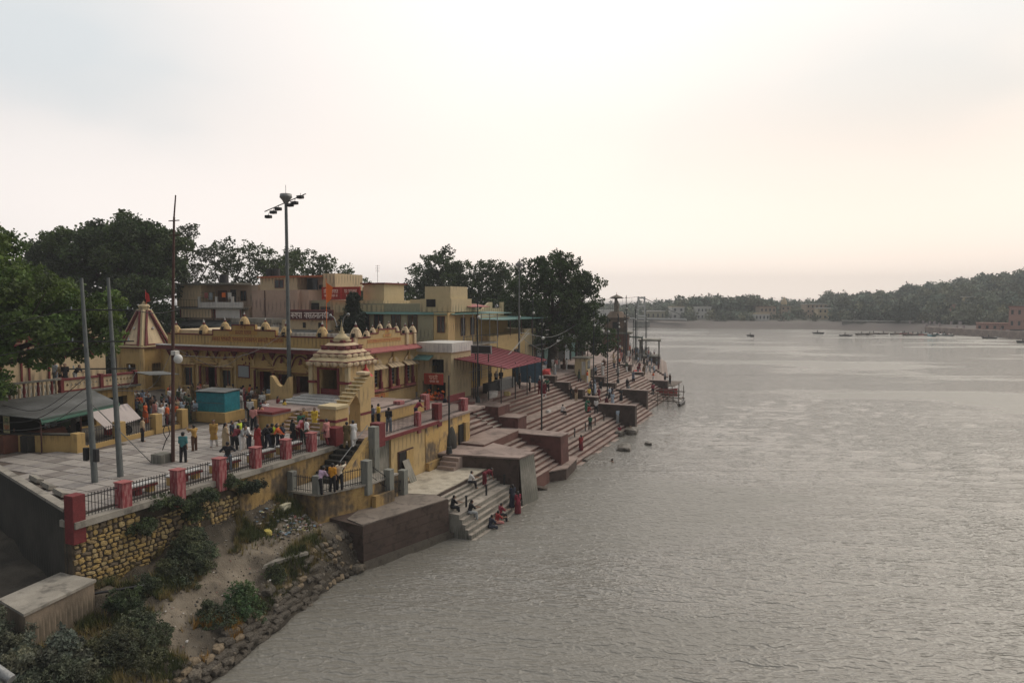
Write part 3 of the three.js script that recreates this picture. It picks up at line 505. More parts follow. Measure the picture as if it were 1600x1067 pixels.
flight('farthest_ghat', 27, 62, 8.5, 5.6, [[9, 0.42, 0.27], [1, 3.4, 0.27], [6, 0.45, 0.27], [5, 0.42, 0.27]], CT, cB);
function stepWall(u0, u1, label, blocks) {
  const t = thing('dividing_wall', label, 'wall', [u0, 0, 25]);
  for (const [v0, v1, y] of blocks) { const b = new G(t).box(u0, u1, -0.8, y - 0.064, v0 + 0.002, v1 - 0.002).make('block', M.ghatwall, t); new G(t).box(u0 - 0.06, u1 + 0.06, y - 0.06, y, v0 - 0.03, v1 - 0.004).make('coping', M.pave, b); }
}
stepWall(78, 78.9, 'stepped maroon wall between the ghats with its long end block by the bathing couple', [[19.0, 23.6, 2.95], [23.6, 25.4, 3.7], [25.4, 27.2, 4.5], [27.2, 29.0, 5.3], [29.0, 30.6, 6.0]]);
stepWall(91, 91.9, 'stepped maroon wall that ends beside the scaffold pier', [[20.6, 25.0, 3.1], [25.0, 26.6, 3.9], [26.6, 28.4, 4.7], [28.4, 31.0, 5.7], [31.0, 33, 6.2]]);
stepWall(109.6, 110.5, 'farthest stepped wall beyond the scaffold pier', [[21.5, 25.5, 2.4], [25.5, 27.5, 3.6], [27.5, 31.0, 4.8]]);
{
  const t = thing('bollard_chain', 'row of black iron posts with chain along the bottom steps of the main ghat', 'barrier', [66, 0.5, 21.5]);
  const us = [58.2, 60, 61.7, 65, 68.5, 72, 75.4]; let last;
  for (const u of us) { new G(t).cyl(u, 0.6, 2.15, 22.0, 0.07, 0.06, 8).sph(u, 2.2, 22.0, 0.09).make('post', M.iron, t); if (last) new G(t).tube([[last, 1.7, 22.0], [(last + u) / 2, 1.45, 22.0], [u, 1.7, 22.0]], 0.015, 8, 4).make('chain', M.iron, t); last = u; }
}
{
  const t = thing('post_row', 'three short black posts on the grey steps nearest the camera', 'barrier', [41, 1, 20.7]);
  for (const u of [39.2, 42.2, 45.2]) new G(t).cyl(u, 0.6, 2.25, 20.75, 0.075, 0.07, 8).cyl(u, 2.25, 2.3, 20.75, 0.11, 0.1, 8).make('post', M.iron, t);
}
{ // block beyond the buttress and the mound
  const t = thing('concrete_mound', 'rounded grey concrete mound beside the steps right of the stained wall', 'mound', [46.5, 3.6, 26.6]);
  const g = new THREE.SphereGeometry(1, 18, 12), p = g.attributes.position; for (let i = 0; i < p.count; i++) { const k = 0.9 + 0.25 * fbm(p.getX(i) * 2 + 9, p.getY(i) * 2 + p.getZ(i) * 2, 0, 3, 4); p.setXYZ(i, p.getX(i) * 1.0 * k, p.getY(i) * 2.0 * k, p.getZ(i) * 0.95 * k); } g.computeVertexNormals();
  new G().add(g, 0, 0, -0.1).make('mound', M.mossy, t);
}

// ---------- lettering: strokes for the Devanagari letters that the boards show ----------
const GLY = {
  k: [0.9, (c) => { c.moveTo(0.5, 0); c.lineTo(0.5, 1); c.moveTo(0.5, 0.42); c.bezierCurveTo(0.3, 0.25, 0.05, 0.35, 0.08, 0.55); c.bezierCurveTo(0.12, 0.75, 0.36, 0.72, 0.5, 0.5); c.bezierCurveTo(0.62, 0.3, 0.9, 0.35, 0.82, 0.7); }],
  r: [0.6, (c) => { c.moveTo(0.12, 0.18); c.bezierCurveTo(0.6, 0.1, 0.6, 0.5, 0.2, 0.52); c.lineTo(0.55, 1); c.moveTo(0.3, 0); c.lineTo(0.3, 0.13); }],
  p: [0.75, (c) => { c.moveTo(0.15, 0); c.lineTo(0.15, 0.4); c.bezierCurveTo(0.15, 0.7, 0.4, 0.66, 0.62, 0.6); c.moveTo(0.62, 0); c.lineTo(0.62, 1); }],
  a: [0.35, (c) => { c.moveTo(0.2, 0); c.lineTo(0.2, 1); }],
  v: [0.75, (c) => { c.moveTo(0.62, 0); c.lineTo(0.62, 1); c.moveTo(0.62, 0.4); c.bezierCurveTo(0.4, 0.2, 0.08, 0.35, 0.12, 0.58); c.bezierCurveTo(0.2, 0.8, 0.5, 0.72, 0.62, 0.55); }],
  s: [0.95, (c) => { c.moveTo(0.1, 0.18); c.bezierCurveTo(0.5, 0.12, 0.5, 0.5, 0.16, 0.52); c.lineTo(0.5, 1); c.moveTo(0.4, 0.52); c.lineTo(0.82, 0.52); c.moveTo(0.82, 0); c.lineTo(0.82, 1); }],
  t: [0.7, (c) => { c.moveTo(0.58, 0); c.lineTo(0.58, 1); c.moveTo(0.58, 0.4); c.bezierCurveTo(0.2, 0.4, 0.1, 0.6, 0.2, 0.9); }],
  n: [0.75, (c) => { c.moveTo(0.62, 0); c.lineTo(0.62, 1); c.moveTo(0.62, 0.52); c.lineTo(0.2, 0.52); c.arc(0.2, 0.6, 0.09, -1.57, 4.7); }],
  m: [0.8, (c) => { c.moveTo(0.18, 0); c.lineTo(0.18, 0.72); c.arc(0.14, 0.76, 0.08, -1.2, 4.8); c.moveTo(0.18, 0.6); c.lineTo(0.66, 0.6); c.moveTo(0.66, 0); c.lineTo(0.66, 1); }],
  y: [0.78, (c) => { c.moveTo(0.15, 0.05); c.bezierCurveTo(0.45, 0.1, 0.35, 0.4, 0.15, 0.42); c.bezierCurveTo(0.15, 0.75, 0.4, 0.75, 0.64, 0.6); c.moveTo(0.64, 0); c.lineTo(0.64, 1); }],
  l: [0.85, (c) => { c.moveTo(0.1, 0.85); c.bezierCurveTo(0.0, 0.35, 0.35, 0.3, 0.35, 0.6); c.bezierCurveTo(0.4, 0.35, 0.6, 0.35, 0.72, 0.45); c.moveTo(0.72, 0); c.lineTo(0.72, 1); }],
  i: [0.4, (c) => { c.moveTo(0.2, 0); c.lineTo(0.2, 1); c.moveTo(0.2, 0); c.bezierCurveTo(0.1, -0.35, -0.3, -0.3, -0.35, 0); }],
  e: [0.02, (c) => { c.moveTo(-0.2, 0); c.bezierCurveTo(-0.3, -0.2, -0.45, -0.25, -0.6, -0.28); }],
};
function board(w, h, bg, rows, border) {                       // rows: [letters, x centre, y centre, size, colour]
  const cv = document.createElement('canvas'); cv.width = w; cv.height = h; const c = cv.getContext('2d'); c.fillStyle = bg; c.fillRect(0, 0, w, h);
  const r = rng(w * 7 + h + rows.length); for (let i = 0; i < 60; i++) { c.fillStyle = 'rgba(40,30,20,' + 0.05 * r() + ')'; c.fillRect(r() * w, 0, r() * 14, h); }
  if (border) { c.strokeStyle = border; c.lineWidth = h * 0.06; c.strokeRect(0, 0, w, h); }
  for (const [txt, cx, cy, s, col] of rows) {
    let L = 0; for (const ch of txt) L += ch === ' ' ? 0.5 : GLY[ch][0]; let x = cx * w - L * s * h / 2; const y = (cy - s / 2) * h; c.strokeStyle = col; c.lineCap = 'round';
    for (const word of txt.split(' ')) {
      const x0 = x; for (const ch of word) { c.save(); c.translate(x, y); c.scale(s * h, s * h); c.lineWidth = 0.15; c.beginPath(); GLY[ch][1](c); c.stroke(); c.restore(); x += GLY[ch][0] * s * h; }
      c.lineWidth = 0.14 * s * h; c.beginPath(); c.moveTo(x0, y); c.lineTo(x, y); c.stroke(); x += 0.5 * s * h;
    }
  }
  const t = new THREE.CanvasTexture(cv); t.colorSpace = THREE.SRGBColorSpace; const m = mat('printed_board', [1, 1, 1], { map: t, rough: 0.7 }); return m;
}
// a printed face w by h metres, its lower middle at (u, y, v); dir 'front' faces the bridge, 'river' faces the water
function face(w, h, m, parent, u, y, v, dir = 'front', name = 'lettering') {
  const f = new THREE.Mesh(new THREE.BoxGeometry(w, h, 0.02), m), b = parent?.base ?? [0, 0, 0]; f.name = name; f.rotation.y = dir === 'front' ? -Math.PI / 2 : 0; f.position.set(u - b[0], y + h / 2 - b[1], -(v - b[2])); parent.add(f); return f;
}

// ---------- the yellow temple ----------
const YB = '#b48a45';
{
  const U = 47, t = thing('yellow_temple', 'long yellow temple with maroon bands, parapet turrets and lettering', 'temple', [U, 6, 47]);
  const T = (x) => x; // bays: [v centre, half width, sill, head]
  const bays = [[55.0, 0.62, 7.0, 8.75, 1], [52.3, 0.85, 6.2, 8.9, 0], [50.1, 0.6, 7.0, 8.65, 1], [45.4, 0.95, 6.2, 8.75, 0], [43.3, 0.85, 6.2, 8.6, 0], [41.2, 0.9, 6.4, 8.5, 0], [39.5, 0.45, 7.2, 8.6, 1]];
  const hole = ([v, h, a, b]) => [[v - h, a], [v + h, a], [v + h, b], [v - h, b]];
  new G(t).wallV([[35.5, 5.5], [58.2, 5.5], [58.2, 10.75], [35.5, 10.75]], U, U + 0.45, bays.map(hole)).make('front_wall', M.ochre, t);
  const wins = [[48.1, 0.42], [50.05, 0.5], [52.75, 0.5], [55.35, 0.48]];
  new G(t).wallU([[U + 0.452, 5.5], [56.6, 5.5], [56.6, 10.75], [U + 0.452, 10.75]], 35.5, 35.95, wins.map(([u, h]) => [[u - h, 7.45], [u + h, 7.45], [u + h, 9.1], [u - h, 9.1]])).make('river_wall', M.yellow, t);
  new G(t).box(56.15, 56.6, 5.5, 10.75, 35.96, 58.2).box(U + 0.46, 56.14, 5.5, 10.75, 57.8, 58.2).make('rear_wall', M.yellow, t);
  new G(t).box(U - 0.1, 56.7, 10.752, 10.9, 35.4, 58.3).make('roof', M.concrete, t);
  new G(t).box(U + 3.2, U + 3.4, 5.6, 10.74, 36, 57.7).make('inner_wall', M.brownwood, t);
  // cornice and parapets
  new G(t).box(U - 0.75, U - 0.002, 10.5, 10.86, 35.0, 58.4).make('cornice', M.maroon, t); new G(t).box(U - 0.8, U + 0.05, 10.864, 10.96, 34.95, 58.4).make('cornice_edge', M.white, t);
  new G(t).sheet([U - 0.3, 11.0, 35.47], [56.75, 11.0, 35.47], [56.75, 10.66, 34.75], [U - 0.3, 10.66, 34.75], 0.1).make('river_eave', M.rose, t);
  const front = [[35.5, 10.9], [57.6, 10.9], [57.6, 12.0], [51.6, 12.0], [51.6, 12.45], [49.2, 12.45], [49.2, 12.95], [46.4, 12.95], [46.4, 12.5], [44.0, 12.5], [44.0, 12.0], [35.5, 12.0]];
  new G(t).wallV(front, U - 0.05, U + 0.25).make('front_parapet', M.ochre, t);
  const side = [[U + 0.252, 10.9], [56.6, 10.9], [56.6, 12.05], [54.0, 12.05], [54.0, 12.3], [53.2, 12.3], [53.2, 12.62], [50.4, 12.62], [50.4, 12.3], [49.2, 12.3], [49.2, 12.0], [U + 0.252, 12.0]];
  new G(t).wallU(side, 35.45, 35.75).make('river_parapet', M.yellow, t);
  const trim = (pts, dir) => { const g = new G(t); for (let i = 0; i < pts.length - 1; i++) { const a = pts[i], b = pts[i + 1]; if (Math.abs(a[1] - b[1]) > 0.01 || a[1] < 11) { if (a[1] < 11 || b[1] < 11) continue; } if (dir) g.box(U - 0.1, U - 0.052, Math.min(a[1], b[1]) - 0.1, Math.max(a[1], b[1]) + 0.02, Math.min(a[0], b[0]) - 0.03, Math.max(a[0], b[0]) + 0.03); else g.box(Math.min(a[0], b[0]) - 0.03, Math.max(a[0], b[0]) + 0.03, Math.min(a[1], b[1]) - 0.1, Math.max(a[1], b[1]) + 0.02, 35.4, 35.448); } g.make('parapet_trim', M.maroon, t); };
  trim(front, true); trim(side, false);
  new G(t).box(U + 0.26, 56, 10.92, 12.35, 52, 57.5).make('roof_room', M.cream, t); new G(t).box(U + 0.3, U + 0.5, 11, 12.3, 36, 44).make('back_parapet', M.white, t);
  new G(t).box(U + 0.45, 56.58, 6.9, 6.98, 35.42, 35.498).box(U + 0.45, 56.58, 7.2, 7.27, 35.43, 35.498).make('string_course', M.maroon, t);
  // lettering
  face(1.9, 0.42, board(256, 56, YB, [['l y', 0.5, 0.5, 0.7, '#6b1a18']]), t, U - 0.07, 12.5, 47.8);
  face(3.4, 0.42, board(384, 48, YB, [['mntr srav', 0.5, 0.55, 0.75, '#6b1a18']]), t, U - 0.07, 12.03, 47.8);
  face(8.6, 0.5, board(1024, 60, YB, [['srpksvt srkmi rkvnl tnvkrl mkpti rvsnpkrvsi', 0.5, 0.58, 0.66, '#6b1a18']]), t, U - 0.07, 11.35, 47.4);
  const YR = '#c9a05c';
  face(0.7, 0.3, board(96, 42, YR, [['ny', 0.5, 0.5, 0.7, '#8a3528']]), t, 51.8, 12.22, 35.43, 'river'); face(1.3, 0.28, board(160, 36, YR, [['mntra', 0.5, 0.5, 0.72, '#8a3528']]), t, 51.8, 11.86, 35.43, 'river');
  face(5.2, 0.34, board(768, 50, YR, [['vsnprtskmnlrvtnsrvpmtsrvnmknmtr', 0.5, 0.55, 0.72, '#8a3528']]), t, 51.4, 11.42, 35.43, 'river');
  face(4.6, 0.42, board(512, 46, '#c79c56', [['sitaram sitaram sita', 0.5, 0.55, 0.72, '#b3241c']]), t, 49.6, 6.42, 35.44, 'river');
  // doors, windows, pilasters and the moulded hoods above them
  for (const [v, h, a, b, win] of bays) {
    if (win) { const w = new G(t).box(U + 0.2, U + 0.25, a, b, v - h, v + h).make('window', M.glass, t); new G(t).box(U - 0.14, U - 0.003, a - 0.14, a - 0.02, v - h - 0.2, v + h + 0.2).make('sill', M.yellow, w); new G(t).box(U + 0.15, U + 0.19, a, b, v - 0.04, v + 0.04).make('mullion', M.maroon, w); }
    else { const d = new G(t).box(U + 0.35, U + 0.41, a, b - 0.02, v + h * 0.55, v + h - 0.02).box(U + 0.35, U + 0.41, a, b - 0.02, v - h + 0.02, v - h * 0.55).make('door', M.maroon, t); new G(t).box(U - 0.2, U - 0.003, 6, a, v - h - 0.1, v + h + 0.1).make('doorstep', M.marble, d); }
    for (const s of [-1, 1]) { const p = new G(t).cyl(U - 0.1, 6.3, b + 0.1, v + s * (h + 0.17), 0.11, 0.1, 10).make('pilaster', win ? M.ochre : M.maroon, t); new G(t).rbox(U - 0.24, U - 0.002, b + 0.102, b + 0.25, v + s * (h + 0.17) - 0.17, v + s * (h + 0.17) + 0.17, 0.02).rbox(U - 0.24, U - 0.002, 5.9, 6.298, v + s * (h + 0.17) - 0.17, v + s * (h + 0.17) + 0.17, 0.02).make('capital', M.ochre, p); }
    const hood = new G(t); const W = h + 0.42; // scalloped hood in three tiers, then a little spire
    hood.wallV([[v - W, b + 0.26], [v + W, b + 0.26], [v + W + 0.12, b + 0.36], [v + W * 0.8, b + 0.5], [v, b + 0.62], [v - W * 0.8, b + 0.5], [v - W - 0.12, b + 0.36]], U - 0.3, U - 0.004);
    for (let k = 0; k < 2; k++) { const w = W * (0.72 - 0.26 * k), y = b + 0.58 + k * 0.24; const o = []; for (let i = 0; i <= 10; i++) { const q = Math.PI * i / 10; o.push([v + Math.cos(q) * w, y + Math.sin(q) * 0.27]); } hood.wallV(o, U - 0.26 + k * 0.05, U - 0.005 - k * 0.001); }
    const hm = hood.make('hood', win ? M.yellow : M.ochre, t);
    new G(t).lathe(U - 0.1, b + 1.0, v, [[0.16, 0], [0.2, 0.08], [0.1, 0.18], [0.14, 0.26], [0.05, 0.4], [0.07, 0.47], [0.0, 0.62]], 8).make('spire', M.maroon, hm);
    new G(t).box(U - 0.33, U - 0.302, b + 0.26, b + 0.31, v - W, v + W).make('hood_edge', M.maroon, hm);
  }
  for (const v of [43.3, 41.2]) { // pointed relief arches over the two doors beside the mast
    const g = new G(t), R = 1.02; let l; for (let i = 0; i <= 12; i++) { const q = Math.PI * i / 12, p = [U - 0.08, 9.0 + Math.sin(q) * 1.25, v + Math.cos(q) * R]; if (l) g.bar(l, p, 0.13, 6); l = p; } g.make('relief_arch', M.maroon, t);
  }
  for (const v of [57.3, 53.7, 51.2, 48.9, 46.7, 44.35, 42.25, 40.1]) { const p = new G(t).box(U - 0.1, U - 0.002, 6, 10.48, v - 0.13, v + 0.13).make('wall_strip', M.yellow, t); new G(t).lathe(U - 0.14, 10.1, v, [[0.01, -0.3], [0.14, -0.05], [0.25, 0.2], [0.34, 0.38], [0, 0.38]], 8).make('bracket', M.maroon, p); }
  { const r = rng(9), g = new G(t); for (let i = 0; i < 46; i++) { const v = 36.5 + r() * 20, y = 9.1 + r() * 1.1; if (!bays.some((b) => Math.abs(b[0] - v) < b[1] + 0.5 && y < b[3] + 1.2)) g.lathe(U - 0.02, y, v, [[0, -0.14], [0.07, -0.05], [0.05, 0.05], [0, 0.16]], 6); } g.make('relief_drops', M.maroon, t); }
  const nb = new G(t).rbox(U - 0.06, U - 0.003, 8.05, 9.25, 47.15, 48.6, 0.01).make('notice_panel', M.maroon, t); new G(t).box(U - 0.09, U - 0.062, 8.14, 9.16, 47.25, 48.5).make('panel_face', M.shutter, nb);
  // river side: windows with maroon frames, dome hoods and spires
  for (const [u, h] of wins) {
    const w = new G(t).box(u - h, u + h, 7.45, 9.1, 35.72, 35.76).make('window', M.glass, t); const bars = new G(t); for (let i = 1; i < 5; i++) bars.box(u - h, u + h, 7.45 + i * 0.33, 7.49 + i * 0.33, 35.66, 35.7); bars.make('grille', M.shutter, w);
    const fr = new G(t); for (const s of [-1, 1]) fr.rbox(u + s * (h + 0.1) - 0.09, u + s * (h + 0.1) + 0.09, 7.35, 9.15, 35.28, 35.498, 0.02).rbox(u + s * (h + 0.1) - 0.15, u + s * (h + 0.1) + 0.15, 7.2, 7.9, 35.22, 35.499, 0.03); fr.make('frame', M.redpost2, w);
    new G(t).rbox(u - h - 0.3, u + h + 0.3, 7.1, 7.26, 35.12, 35.497, 0.03).make('sill', M.rose, w);
    new G(t).sheet([u - h - 0.5, 9.5, 35.49], [u + h + 0.5, 9.5, 35.49], [u + h + 0.6, 9.16, 34.9], [u - h - 0.6, 9.16, 34.9], 0.08).make('hood', M.cream, w);
    const dome = []; for (let i = 0; i <= 10; i++) { const q = Math.PI * i / 10; dome.push([u + Math.cos(q) * (h + 0.3), 9.52 + Math.sin(q) * 0.5]); } new G(t).wallU(dome, 35.36, 35.498).make('dome_relief', M.cream, w);
    new G(t).lathe(u - 0.1, 9.62, 35.36, [[0.2, 0], [0.24, 0.1], [0.12, 0.3], [0.16, 0.42], [0.06, 0.7], [0.0, 1.2]], 8).make('spire', M.ochre, w);
  }
  // turrets on the parapet
  function turret(u, y, v, kk, m = M.yellow) {
    const k = kk * 0.85;
    const b = new G(t).lathe(u, y, v, [[0.62 * k, 0], [0.66 * k, 0.08 * k], [0.6 * k, 0.3 * k], [0.44 * k, 0.72 * k], [0.2 * k, 1.02 * k], [0.0, 1.06 * k]], 4, Math.PI / 4).make('turret', m, t);
    new G(t).lathe(u, y + 1.02 * k, v, [[0.1 * k, 0], [0.17 * k, 0.1 * k], [0.12 * k, 0.2 * k], [0.08 * k, 0.24 * k], [0, 0.3 * k]], 8).make('kalash', M.maroon, b); new G(t).lathe(u, y + 1.28 * k, v, [[0.08 * k, 0], [0.11 * k, 0.07 * k], [0.04 * k, 0.2 * k], [0, 0.42 * k]], 8).make('finial', M.white, b);
    const e = new G(t), q = 0.45 * k; for (const [a, c] of [[-1, 0], [0, 1]]) for (const s of [-1, 1]) { if (a) e.bar([u - q * 1.02, y + 0.08 * k, v + s * q * 0.75], [u - q * 0.62, y + 0.78 * k, v + s * q * 0.1], 0.06 * k, 5); else e.bar([u + s * q * 0.75, y + 0.08 * k, v - q * 1.02], [u + s * q * 0.1, y + 0.78 * k, v - q * 0.62], 0.06 * k, 5); } e.make('outline', M.maroon, b);
    new G(t).box(u - 0.49 * k, u - 0.3 * k, y, y + 0.42 * k, v - 0.2 * k, v + 0.2 * k).make('niche', M.dark, b);
  }
  for (const [v, y, k] of [[56.6, 12, 0.9], [52.9, 12, 1.0], [50.2, 12.45, 0.82], [47.8, 12.95, 0.85], [45.3, 12.5, 0.82], [42.9, 12, 1.0], [38.9, 12, 1.0]]) turret(U + 0.1, y, v, k);
  for (const [u, y, k] of [[47.4, 12, 1.0], [48.9, 12.02, 0.6], [49.8, 12.3, 0.55], [50.9, 12.62, 0.5], [52.3, 12.62, 0.5], [53.5, 12.3, 0.55], [55.0, 12.05, 0.75], [56.3, 12.05, 0.75]]) turret(u, y, 35.6, k, M.cream);
  for (const u of [46.86, 54.8, 56.15]) new G(t).rbox(u, u + 0.4, 11.0, 12.0, 35.3, 35.44, 0.02).make('parapet_pier', M.cream, t);
}
// ---------- shrine at the corner with scalloped roofs ----------
{
  const t = thing('corner_shrine', 'small yellow shrine with three scalloped roofs and a dark red doorway above the marble steps', 'shrine', [45, 7.1, 35.2]);
  new G(t).wallV([[33.4, 7.1], [37.0, 7.1], [37.0, 10.1], [33.4, 10.1]], 43.4, 43.75, [[[34.45, 7.55], [36.2, 7.55], [36.2, 9.65], [34.45, 9.65]]]).make('front_wall', M.yellow, t);
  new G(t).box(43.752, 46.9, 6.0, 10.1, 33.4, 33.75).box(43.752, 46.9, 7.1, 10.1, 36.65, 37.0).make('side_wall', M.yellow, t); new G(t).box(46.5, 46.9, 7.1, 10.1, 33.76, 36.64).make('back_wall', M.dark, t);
  for (const v of [33.2, 36.78]) new G(t).rbox(43.2, 43.5, 7.0, 10.0, v, v + 0.38, 0.04).make('corner_post', M.pale, t);
  new G(t).box(43.34, 43.398, 7.55, 9.8, 36.2, 36.42).box(43.34, 43.398, 7.55, 9.8, 34.23, 34.45).box(43.34, 43.398, 9.65, 9.8, 34.46, 36.19).make('door_frame', M.maroon, t);
  new G(t).box(43.5, 43.56, 7.56, 8.1, 34.46, 36.19).make('half_door', M.maroon, t);
  new G(t).box(43.16, 43.398, 8.55, 8.75, 36.43, 37.2).box(43.16, 43.398, 8.55, 8.75, 33.15, 34.2).box(43.2, 46, 8.55, 8.75, 33.14, 33.398).make('red_band', M.redpost2, t);
  const sh = new G(t).rbox(45.0, 45.9, 7.9, 9.0, 33.05, 33.38, 0.02).make('red_niche', M.redpost2, t); new G(t).lathe(45.45, 9.02, 33.2, [[0.62, 0], [0.5, 0.1], [0.36, 0.3], [0.16, 0.6], [0.05, 0.75], [0.09, 0.85], [0, 1.0]], 8).make('niche_roof', M.red, sh);
  [[10.1, 2.1, 0.46], [10.72, 1.68, 0.42], [11.28, 1.22, 0.38]].forEach(([y, r, h], k) => { // each tier: a skirt of curved scallops under a flat cap
    const cx = 45, cv = 35.2, tier = new G(t).add(new THREE.CylinderGeometry((r - 0.45) * 1.414, r * 1.36, h, 4, 1).rotateY(Math.PI / 4), cx, y + h / 2 + 0.05, cv).make('roof_tier', k ? M.cream : M.pale, t);
    const sc = new G(t), n = 5 - k; for (const [ax, sg] of [[0, -1], [0, 1], [1, -1], [1, 1]]) for (let i = 0; i < n; i++) { const q = (i + 0.5) / n * 2 - 1, w = r / n; const p = ax ? [cx + q * r * 0.97, y + 0.02, cv + sg * r * 0.96] : [cx + sg * r * 0.96, y + 0.02, cv + q * r * 0.97]; const s = new THREE.SphereGeometry(1, 8, 6); s.scale(ax ? w * 0.98 : 0.11, 0.2, ax ? 0.11 : w * 0.98); sc.add(s, ...p); } sc.make('scallops', k === 2 ? M.maroon : M.cream, tier);
    const ed = new G(t); for (const s of [-1, 1]) { ed.box(cx + s * r * 0.96 - 0.05, cx + s * r * 0.96 + 0.05, y + 0.17, y + 0.25, cv - r, cv + r); ed.box(cx - r, cx + r, y + 0.172, y + 0.252, cv + s * r * 0.96 - 0.05, cv + s * r * 0.96 + 0.05); } ed.make('tier_edge', M.maroon, tier);
    new G(t).box(cx - r + 0.55, cx + r - 0.55, y + h + 0.06, y + h + 0.3, cv - r + 0.55, cv + r - 0.55).make('tier_drum', M.maroon, tier);
  });
  new G(t).lathe(45, 11.8, 35.2, [[0.72, 0], [0.8, 0.12], [0.6, 0.2], [0.68, 0.3], [0.46, 0.42], [0.33, 0.6], [0.2, 0.66], [0.24, 0.78], [0.1, 0.9], [0.14, 1.0], [0.06, 1.3], [0, 1.75]], 14).make('dome_finial', M.pale, t);
  new G(t).tube([[44.8, 13.0, 35.5], [44.85, 13.7, 35.8], [44.9, 13.9, 36.2]], 0.04, 8).tube([[44.8, 13.0, 35], [44.85, 13.8, 34.8], [44.9, 14.0, 34.5]], 0.04, 8).sph(44.9, 13.9, 36.25, 0.14).sph(44.9, 14.0, 34.45, 0.14).make('lamp_bracket', M.steel, t);
}
// ---------- pyramid shrine tower ----------
{
  const t = thing('pyramid_shrine', 'square yellow shrine with a tall maroon ribbed pyramid roof and red flags', 'shrine', [50, 6, 61]);
  const C = [49.5, 64.1], W = 1.72, H = 3.7, w0 = 1.66, w1 = 0.36, y0 = 10.55;
  new G(t).wallV([[C[1] - W, 5.5], [C[1] + W, 5.5], [C[1] + W, 10.3], [C[1] - W, 10.3]], C[0] - W, C[0] - W + 0.3, [[[C[1] - 0.7, 6.2], [C[1] + 0.7, 6.2], [C[1] + 0.7, 8.7], [C[1] - 0.7, 8.7]]]).wallU([[C[0] - W + 0.302, 5.5], [C[0] + W, 5.5], [C[0] + W, 10.3], [C[0] - W + 0.302, 10.3]], C[1] - W, C[1] - W + 0.3, [[[C[0] - 0.6, 6.2], [C[0] + 0.7, 6.2], [C[0] + 0.7, 8.7], [C[0] - 0.6, 8.7]]]).box(C[0] - W + 0.302, C[0] + W, 5.5, 10.3, C[1] + W - 0.3, C[1] + W).box(C[0] + W - 0.3, C[0] + W, 5.5, 10.3, C[1] - W + 0.302, C[1] + W - 0.302).make('wall', M.ochre, t);
  new G(t).box(49.9, 50.2, 5.5, 10.3, 58.25, C[1] - W - 0.002).make('link_wall', M.ochre, t);
  new G(t).box(C[0] - W - 0.25, C[0] + W + 0.25, 10.302, 10.42, C[1] - W - 0.25, C[1] + W + 0.25).make('eave', M.maroon, t); new G(t).box(C[0] - W - 0.32, C[0] + W + 0.32, 10.424, 10.55, C[1] - W - 0.32, C[1] + W + 0.32).make('eave_edge', M.pale, t);
  for (const [a, b] of [[-1, -1], [-1, 1], [1, -1]]) new G(t).cyl(C[0] + a * W, 5.9, 10.3, C[1] + b * W, 0.24, 0.22).make('column', M.yellow, t);
  const py = new G(t).add(new THREE.CylinderGeometry(w1 * 1.4142, w0 * 1.4142, H, 4, 1).rotateY(Math.PI / 4), C[0], y0 + H / 2, C[1]).make('pyramid', M.cream, t);
  const at = (f, a, b, k) => { const w = lerp(w0, w1, k) + 0.03; return f === 0 ? [C[0] - w, y0 + H * k, C[1] + a] : f === 1 ? [C[0] + a, y0 + H * k, C[1] - w] : f === 2 ? [C[0] + w, y0 + H * k, C[1] + a] : [C[0] + a, y0 + H * k, C[1] + w]; };
  for (let f = 0; f < 4; f++) { for (const s of [-1, 1]) new G(t).bar(at(f, s * w0 * 0.62, 0, 0.0), at(f, s * w1 * 0.5, 0, 0.94), 0.16, 4, 0.07).make('rib', M.maroon, py); new G(t).bar(at(f, -w0, 0, 0.03), at(f, w0, 0, 0.03), 0.14, 4, 0.08).make('band', M.maroon, py); }
  for (const [a, b] of [[-1, -1], [-1, 1], [1, -1], [1, 1]]) { const e = new G(t), q = new G(t), P = (k, o, d) => { const w = lerp(w0, w1, k); return [C[0] + a * (w + d) + o * b * 0.24, y0 + H * k, C[1] + b * (w + d) - o * a * 0.24]; }; q.bar(P(0, 0, -0.03), P(0.98, 0, -0.03), 0.34, 4, 0.3); q.make('edge_rib', M.pale, py); for (const o of [-1, 1]) e.bar(P(0, o, -0.02), P(0.97, o, -0.02), 0.17, 4, 0.15); e.make('edge_stripe', M.maroon, py); }
  for (let f = 0; f < 2; f++) new G(t).lathe(...at(f, 0.1, 0, 0.45), [[0.12, 0], [0.15, 0.08], [0.06, 0.2], [0, 0.34]], 8).make('knob', M.white, py);
  new G(t).lathe(C[0], y0 + H, C[1], [[0.5, 0], [0.52, 0.08], [0.42, 0.12], [0.55, 0.22], [0.55, 0.38], [0.42, 0.5], [0.14, 0.56], [0.2, 0.64], [0.14, 0.74], [0.05, 0.8], [0.0, 1.0]], 14).make('dome', M.pale, py);
  const fl = new G(t); fl.bar([C[0], 14.5, C[1] - 0.3], [C[0], 16.2, C[1] - 0.35], 0.04); const pole = fl.make('flag_pole', M.rust, t);
  for (const [a, y, dv, du] of [[0.35, 15.3, 0.42, 0.1], [0.3, 14.9, -0.34, 0.2], [0.3, 15.6, 0.26, -0.2]]) new G(t).sheet([C[0], y + 0.75, C[1] - 0.35], [C[0] + du, y + 0.5, C[1] - 0.35 - dv * 0.8], [C[0] + du * 1.5, y - 0.2, C[1] - 0.35 - dv], [C[0], y - 0.3, C[1] - 0.35], 0.02).make('flag', dv < 0 ? M.orange : M.red, pole);
}
